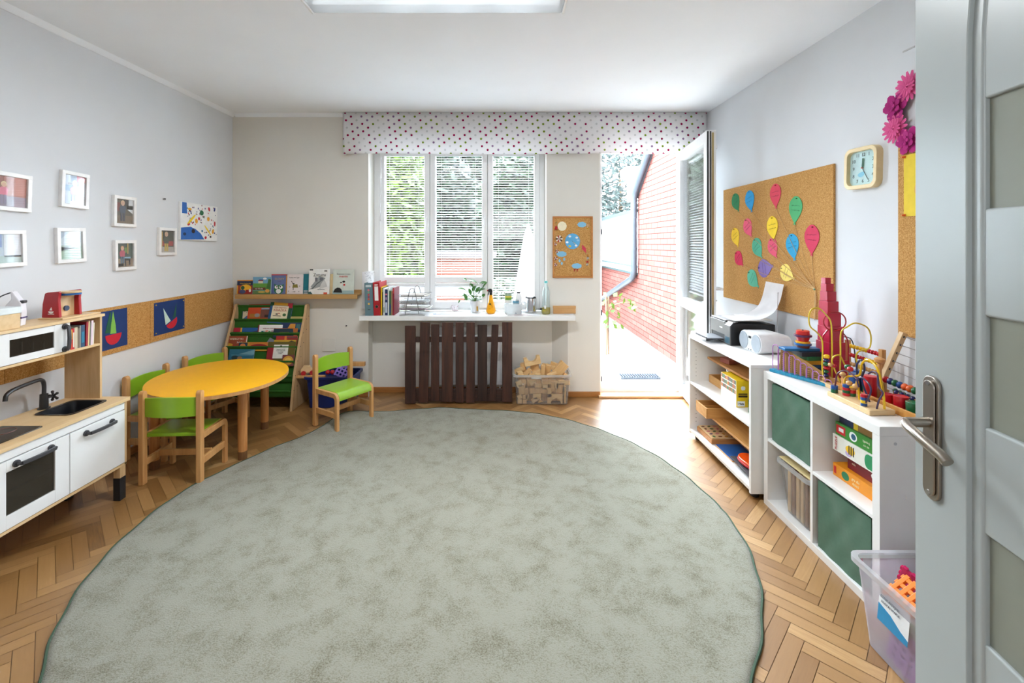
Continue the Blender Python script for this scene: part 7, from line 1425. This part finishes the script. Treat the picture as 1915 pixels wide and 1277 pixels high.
for c, r0, r1, h in (((120, 60, 40), .030, .034, .014), ((30, 100, 170), .040, .040, .010), ((226, 170, 40), .034, .034, .010), ((196, 30, 36), .026, .034, .024), ((90, 40, 90), .042, .042, .010), ((206, 40, 40), .032, .031, .022)): m = MB(pm(c, .3, coat=.3)); m.cyl((0, 0, z), (0, 0, z+h), r0, r1, 24); m.build('ring', t, .002); z += h+.0002
m = MB(BLACK); m.sph((0, 0, z), .005, 8); m.build('peg', t)
# pink tower
PT = pm((186, 26, 66), .35, coat=.3); z = TT; rnd = random.Random(2); names = ['largest', 'second largest', 'third largest', 'fourth largest', 'fourth smallest', 'third smallest', 'second smallest', 'smallest']
for i, s in enumerate((.10, .09, .08, .07, .06, .05, .04, .03)):
    m = MB(PT); m.box(-s/2, s/2, -s/2, s/2, 0, s); o = m.build('tower_cube', None, .0012, loc=(1.722-(.004*i)+rnd.uniform(-.002, .002), 2.385+rnd.uniform(-.002, .002), z), rz=.06+rnd.uniform(-.04, .04)); z += s+.0003
    tag(o, names[i]+' crimson cube of the tower in front of the balloon board', 'block', 'crimson tower cubes')
# bead maze with tall yellow and red wires
t = thing('bead_maze', 'bead maze with tall yellow and red wire loops on a wooden base', 'bead maze', (1.66, 2.24, TT))
YM = 2.25
def P3(px, py, Y=YM): x, z = AY(px, py, Y); return (x, Y, z)
m = WM(BIRCH, t); m.box(1.575, 1.80, 2.18, 2.31, TT, TT+.02); m.build('base', t, .004)
def wire(c, pts, r=.0035, root=None):
    root = root or t; m = WM(pm(c, .3, coat=.3), root); m.tube(smooth(pts, 6), r, 7); return m.build('wire', root)
YW, RWc, PWc = (226, 200, 50), (170, 26, 44), (64, 46, 90)
wire(YW, [(1.59, 2.25, TT+.02), P3(1538, 690), P3(1538, 640), P3(1528, 622), P3(1515, 610), P3(1513, 590), P3(1519, 578), P3(1532, 577), P3(1546, 590), P3(1554, 604), P3(1556, 640), P3(1556, 675), (1.625, 2.25, TT+.02)])
wire(YW, [P3(1571, 697, 2.2), P3(1572, 660, 2.2), P3(1573, 622, 2.2), P3(1585, 611, 2.2), P3(1600, 604, 2.2), P3(1620, 611, 2.2), P3(1628, 625, 2.2), P3(1628, 645, 2.2), P3(1622, 653, 2.2), P3(1606, 657, 2.2), P3(1601, 668, 2.2), P3(1604, 690, 2.2), (1.70, 2.22, TT+.02)])
wire(YW, [(1.635, 2.2, TT+.02), P3(1556, 676, 2.2), P3(1566, 664, 2.2), P3(1575, 672, 2.2), (1.69, 2.2, TT+.02)])
wire(RWc, [(1.62, 2.29, TT+.02), P3(1538, 640, 2.29), P3(1544, 622, 2.29), P3(1556, 614, 2.29), P3(1575, 622, 2.29), P3(1586, 640, 2.29), P3(1587, 675, 2.29), (1.75, 2.29, TT+.02)])
m = WM(pm(RWc, .3), t); cx, cz = AY(1561, 601, 2.28); m.tube([(cx+.056*math.cos(a), 2.28, cz+.048*math.sin(a)) for a in [2*PI*i/28 for i in range(28)]], .0032, 7, True); m.build('wire', t)
bz = TT+.02; xb, yb_ = 1.593, 2.25
for i, (c, h) in enumerate((('n', .022), ('d', .018), ('g', .018), ('r', .016), ('g', .022), ('d', .016), ('y', .022))):
    m = WM(WHITE, t); bead(m, (xb+.001*i, yb_, bz+h/2), .0145, c, None, h/.029); m.build('bead', t); bz += h
for i, (px, py, c) in enumerate(((1553, 682, 'n'), (1560, 684, 'r'))): m = WM(WHITE, t); bead(m, P3(px, py, 2.2), .011, c); m.build('bead', t)
# front bead maze on a long wooden base
t2 = thing('bead_maze', 'low bead maze with yellow and purple wires on a long base at the shelf front', 'bead maze', (1.545, 1.975, TT))
m = WM(BIRCH, t2); m.prism([(1.49, 1.85), (1.60, 1.855), (1.60, 2.10), (1.495, 2.10)], TT, TT+.022, 'z'); m.build('base', t2, .003)
def W2(px, py, X=1.55): y, z = AX(px, py, X); return (X, y, z)
ZB = TT+.022
wire((236, 190, 20), [(1.565, 1.868, ZB), W2(1652, 735, 1.56), W2(1646, 705, 1.56), W2(1638, 685, 1.56), W2(1624, 673, 1.56), W2(1612, 680, 1.56), W2(1608, 700, 1.56), W2(1598, 703, 1.55), W2(1583, 705, 1.55), W2(1579, 716, 1.54), W2(1585, 723, 1.54), W2(1600, 722, 1.54), W2(1604, 712, 1.55), (1.55, 1.98, ZB)], .0045, t2)
wire((60, 44, 84), [(1.535, 1.87, ZB), W2(1644, 748, 1.535), W2(1651, 735, 1.54), W2(1643, 722, 1.54), W2(1641, 700, 1.545), W2(1632, 695, 1.55), W2(1624, 699, 1.55)], .0035, t2)
wire((60, 44, 84), [(1.51, 1.905, ZB), W2(1628, 735, 1.51), W2(1626, 720, 1.51), W2(1612, 706, 1.51), W2(1603, 710, 1.51), W2(1606, 724, 1.51)], .0035, t2)
wire((90, 40, 60), [(1.51, 2.075, ZB), W2(1563, 712, 1.51), W2(1567, 698, 1.51), W2(1580, 693, 1.52), W2(1596, 702, 1.53), W2(1605, 712, 1.53)], .0035, t2)
wire((24, 40, 90), [(1.57, 2.0, ZB), W2(1602, 690, 1.57), W2(1606, 676, 1.57), W2(1612, 674, 1.57), W2(1617, 690, 1.57), W2(1612, 712, 1.57), (1.57, 1.95, ZB)], .004, t2)
def stack(X, Y, cols, r=.012, h=.012):
    z = ZB
    for c in cols: m = WM(pm(TC[c], .3, coat=.3), t2); m.cyl((X, Y, z), (X, Y, z+h), r, n=16); m.build('bead', t2, .001); z += h+.0002
stack(1.51, 1.905, 'bybr'); stack(1.51, 2.075, 'gb', .014, .016); stack(1.535, 2.035, 'rgrb', .015, .012); stack(1.555, 2.03, 'grn', .016, .014)
for px, py, c in ((1576, 700, 'n'), (1588, 716, 'n'), (1590, 690, 'r'), (1585, 686, 'g'), (1600, 722, 'n')): m = WM(WHITE, t2); bead(m, W2(px, py, 1.535), .013, c); m.build('bead', t2)
# cylinder block: long tray with red, blue and green cylinders
t3 = thing('cylinder_tray', 'long honey wooden tray with red, green and blue cylinders behind the front bead maze', 'toy', (1.66, 1.98, TT))
HW = wood((186, 124, 54), (206, 148, 74), 1, 7, .4)
m = WM(HW, t3); m.box(1.612, 1.622, 1.76, 2.20, TT, TT+.032); m.box(1.71, 1.72, 1.76, 2.20, TT, TT+.032); m.box(1.622, 1.71, 1.76, 2.20, TT, TT+.008); m.box(1.622, 1.71, 1.76, 1.77, TT, TT+.032); m.box(1.622, 1.71, 2.19, 2.20, TT, TT+.032); m.build('tray_body', t3, .002)
m = WM(HW, t3); m.prism([(2.10, TT+.032), (2.17, TT+.032), (2.17, TT+.07)], 1.612, 1.62, 'x'); m.build('corner_brace', t3)
for X, Y, r, h, c in ((1.65, 2.135, .024, .085, 'b'), (1.69, 2.10, .030, .07, 'g'), (1.645, 2.04, .026, .10, 'r'), (1.66, 1.965, .022, .045, 'r'), (1.665, 1.905, .026, .055, 'r'), (1.665, 1.845, .027, .05, 'g'), (1.685, 2.165, .02, .09, 'b')): m = WM(pm(TC[c], .3, coat=.3), t3); m.cyl((X, Y, TT+.0085), (X, Y, TT+.0085+h), r*.92, r, 24); m.build('cylinder', t3, .0015)
m = WM(BEECH, t3); m.cyl((1.70, 2.055, TT+.0085), (1.70, 2.055, TT+.165), .008, n=14); m.lathe([(.009, .160), (.020, .168), (.021, .180), (.011, .186), (0, .187)], (1.70, 2.055, TT), 18); m.build('knobbed_peg', t3)
# abacus parallel to the wall
t4 = thing('abacus', 'abacus with yellow, red, brown and green beads standing along the wall', 'abacus', (1.80, 2.23, TT))
for y in (2.37, 2.155): m = WM(BEECH, t4); m.box(1.785, 1.805, y-.011, y+.011, TT+.012, TT+.20); m.build('post', t4, .002)
m = WM(BEECH, t4); m.box(1.77, 1.82, 2.143, 2.385, TT, TT+.012); m.build('base', t4, .002)
for i, row in enumerate(('ngggggggg', 'nnnnnnnnn', 'rrrrryyyyy', 'yyyyyyrrrr')):
    z = TT+.035+i*.046; m = WM(STEEL, t4); m.cyl((1.795, 2.37, z), (1.795, 2.155, z), .002, n=6); m.build('rod', t4)
    for k, c in enumerate(row): m = WM(WHITE, t4); bead(m, (1.795, 2.348-k*.0185-(.006 if k > 1 else 0), z), .0108, c, (1, .8, 1)); m.build('bead', t4)
# leaning abacus near the door
t5 = thing('abacus', 'leaning pale abacus with steel rods and coloured bead rows near the room door', 'abacus', (1.76, 1.90, TT))
def fr5(u, z): return (1.80, 2.075-.35*u-.10*(z-TT)*0, z)
A0, A1 = Vector((1.742, 2.125, TT)), Vector((1.848, 2.10, TT+.29))
m = WM(BIRCHZ, t5); m.tube([A0, A1], .0165, 4); m.build('post', t5, .002)
dv = Vector((0, -.30, -.02))
m = WM(BIRCHZ, t5); m.tube([A0+dv, A1+dv], .0165, 4); m.build('post', t5, .002)
for i, (n_, c, off) in enumerate(((6, 'g', .08), (5, 'r', .14), (5, 'r', .17), (5, 'r', .2), (4, 'y', .215), (4, 'y', .22), (4, 'y', .23))):
    p = A0+(A1-A0)*(.16+.13*i); m = WM(STEEL, t5); m.cyl(p, p+dv, .0022, n=6); m.build('rod', t5)
    m = WM(BLACK, t5); m.sph(p+dv*.03, .006, 8); m.build('rod_cap', t5)
    for k in range(n_):
        q = p+dv*((off+.0215*k)/.30)
        if (q-p).length < .285: m = WM(WHITE, t5); bead(m, q, .011, c, (1, .85, 1)); m.build('bead', t5)
# bead strings lying in front of the leaning abacus
t6 = thing('bead_rod', 'sloping rod of large multicoloured beads in front of the leaning abacus', 'toy', (1.735, 1.90, TT))
a, b = Vector((1.727, 2.07, TT+.088)), Vector((1.73, 1.79, TT+.078)); m = WM(BEECH, t6); m.cyl(a, b, .004, n=8); m.build('rod', t6)
for k, c in enumerate('rdgboognrb'): p = a+(b-a)*(.06+.085*k); m = WM(WHITE, t6); bead(m, p, .0155, c, (1, .8, 1)); m.build('bead', t6)
m = WM(BEECH, t6); m.box(1.7215, 1.733, 2.055, 2.07, TT, TT+.085); m.box(1.7215, 1.735, 1.79, 1.805, TT, TT+.075); m.build('stand', t6)
t7 = thing('bead_rod', 'low rod of small dark blue beads at the foot of the leaning abacus', 'toy', (1.735, 1.90, TT))
a, b = Vector((1.734, 2.02, TT+.045)), Vector((1.736, 1.77, TT+.040)); m = WM(BEECH, t7); m.cyl(a, b, .003, n=8); m.build('rod', t7)
for k in range(9): p = a+(b-a)*(.06+.105*k); m = WM(WHITE, t7); bead(m, p, .0115, 'd', (1, .85, 1)); m.build('bead', t7)
m = WM(BEECH, t7); m.box(1.730, 1.738, 2.01, 2.02, TT, TT+.042); m.box(1.732, 1.740, 1.77, 1.78, TT, TT+.037); m.build('stand', t7)
# ================================================================== clear box of plastic building pieces by the door
FROSTY = clear('frosty_plastic', (0.96, 0.96, 0.99), 0.38, 0.08, 0.2, (232, 232, 244))
KX, KY = 1.455, 1.44
kb = bin_('building_piece_bin', 'clear plastic bin of coloured building pieces on the floor beside the room door', KX, KY, .40, .30, .45, .35, .30, FROSTY, 0.0, .016, -PI/2)
m = MB(PAPER); fy0 = -.171
m.use(pm((232, 236, 238), .4)); m.at((-.056, fy0-.001, .205), rx=math.radians(-5)); m.rect(-.058, .058, -.052, .052, 0, .001); m.use(pm((40, 140, 190), .4)); m.art([(-.058, -.052), (.058, -.052), (.058, -.034), (.03, -.026), (-.01, -.006), (-.058, .004)], -.001, .0006); lb = m.build('label', kb, flat=True)
text('label_text', 'EDUKACYJNE', .012, pm((120, 130, 140), .5), kb, (-.066, fy0-.0048, .240), (PI/2-math.radians(5), 0, 0)); text('label_text', 'KLOCKI WAFLE', .010, pm((90, 96, 110), .5), kb, (-.066, fy0-.0032, .222), (PI/2-math.radians(5), 0, 0)); text('label_text', 'zestaw', .010, pm((236, 240, 244), .5), kb, (-.07, fy0+.0012, .166), (PI/2-math.radians(5), 0, 0))
GKP = 'plastic waffle pieces in the clear bin by the room door'
def waffle(label, p, rot, c, n_=4, s=.026):
    m = MB(pm(c, .35)); L = n_*s
    for k in range(n_): a = -L/2+s/2+k*s; m.box(a-s*.27, a+s*.27, -.006, .006, -L/2, L/2); m.box(-L/2, L/2, -.0055, .0055, a-s*.27, a+s*.27)
    o = m.build('waffle_piece', None, .0015, loc=p); o.rotation_euler = rot; return tag(o, label, 'building piece', GKP)
waffle('magenta waffle building piece standing up at the top of the clear bin', (1.40, 1.545, .262), (.3, .35, -1.2), (206, 20, 96))
waffle('orange waffle building piece lying over the front of the clear bin', (1.335, 1.50, .27), (-1.0, .1, -1.45), (250, 130, 20))
waffle('purple waffle building piece peeking out beside the magenta one', (1.47, 1.50, .25), (-.6, .2, .4), (110, 80, 190))
cols = [((176, 130, 206), 'lilac'), ((240, 200, 80), 'yellow'), ((226, 70, 60), 'red'), ((80, 160, 90), 'green'), ((250, 130, 20), 'orange'), ((226, 90, 150), 'pink')]
rnd = random.Random(21)
waffle('large lilac waffle piece pressed against the low front wall of the clear bin', (1.315, 1.475, .085), (0, .2, -PI/2+.02), cols[0][0], 5, .028)
waffle('yellow waffle piece behind the label at the front wall of the clear bin', (1.318, 1.375, .17), (0, .5, -PI/2), cols[1][0], 4)
for k in range(26):
    i = rnd.randrange(6); x, y, z = 1.345+.045*(k % 5)+rnd.uniform(-.01, .01), 1.28+.06*((k//5) % 6), .05+.15*((k*7 % 13)/13)
    waffle('%s waffle piece buried inside the clear bin' % cols[i][1], (x, y, z), (rnd.uniform(-.6, .6), rnd.uniform(0, 1.5), -PI/2+rnd.uniform(-.4, .4)), cols[i][0], 3)
# ================================================================== finish: lettering becomes ordinary mesh
dg = bpy.context.evaluated_depsgraph_get()
for o in [o for o in S.objects if o.type == 'FONT']:
    me = bpy.data.meshes.new_from_object(o.evaluated_get(dg)); nm = o.name.split('.')[0]
    q = bpy.data.objects.new(nm, me); COL.objects.link(q); q.parent = o.parent; q.location = o.location; q.rotation_euler = o.rotation_euler; q.scale = o.scale
    bpy.data.objects.remove(o, do_unlink=True)
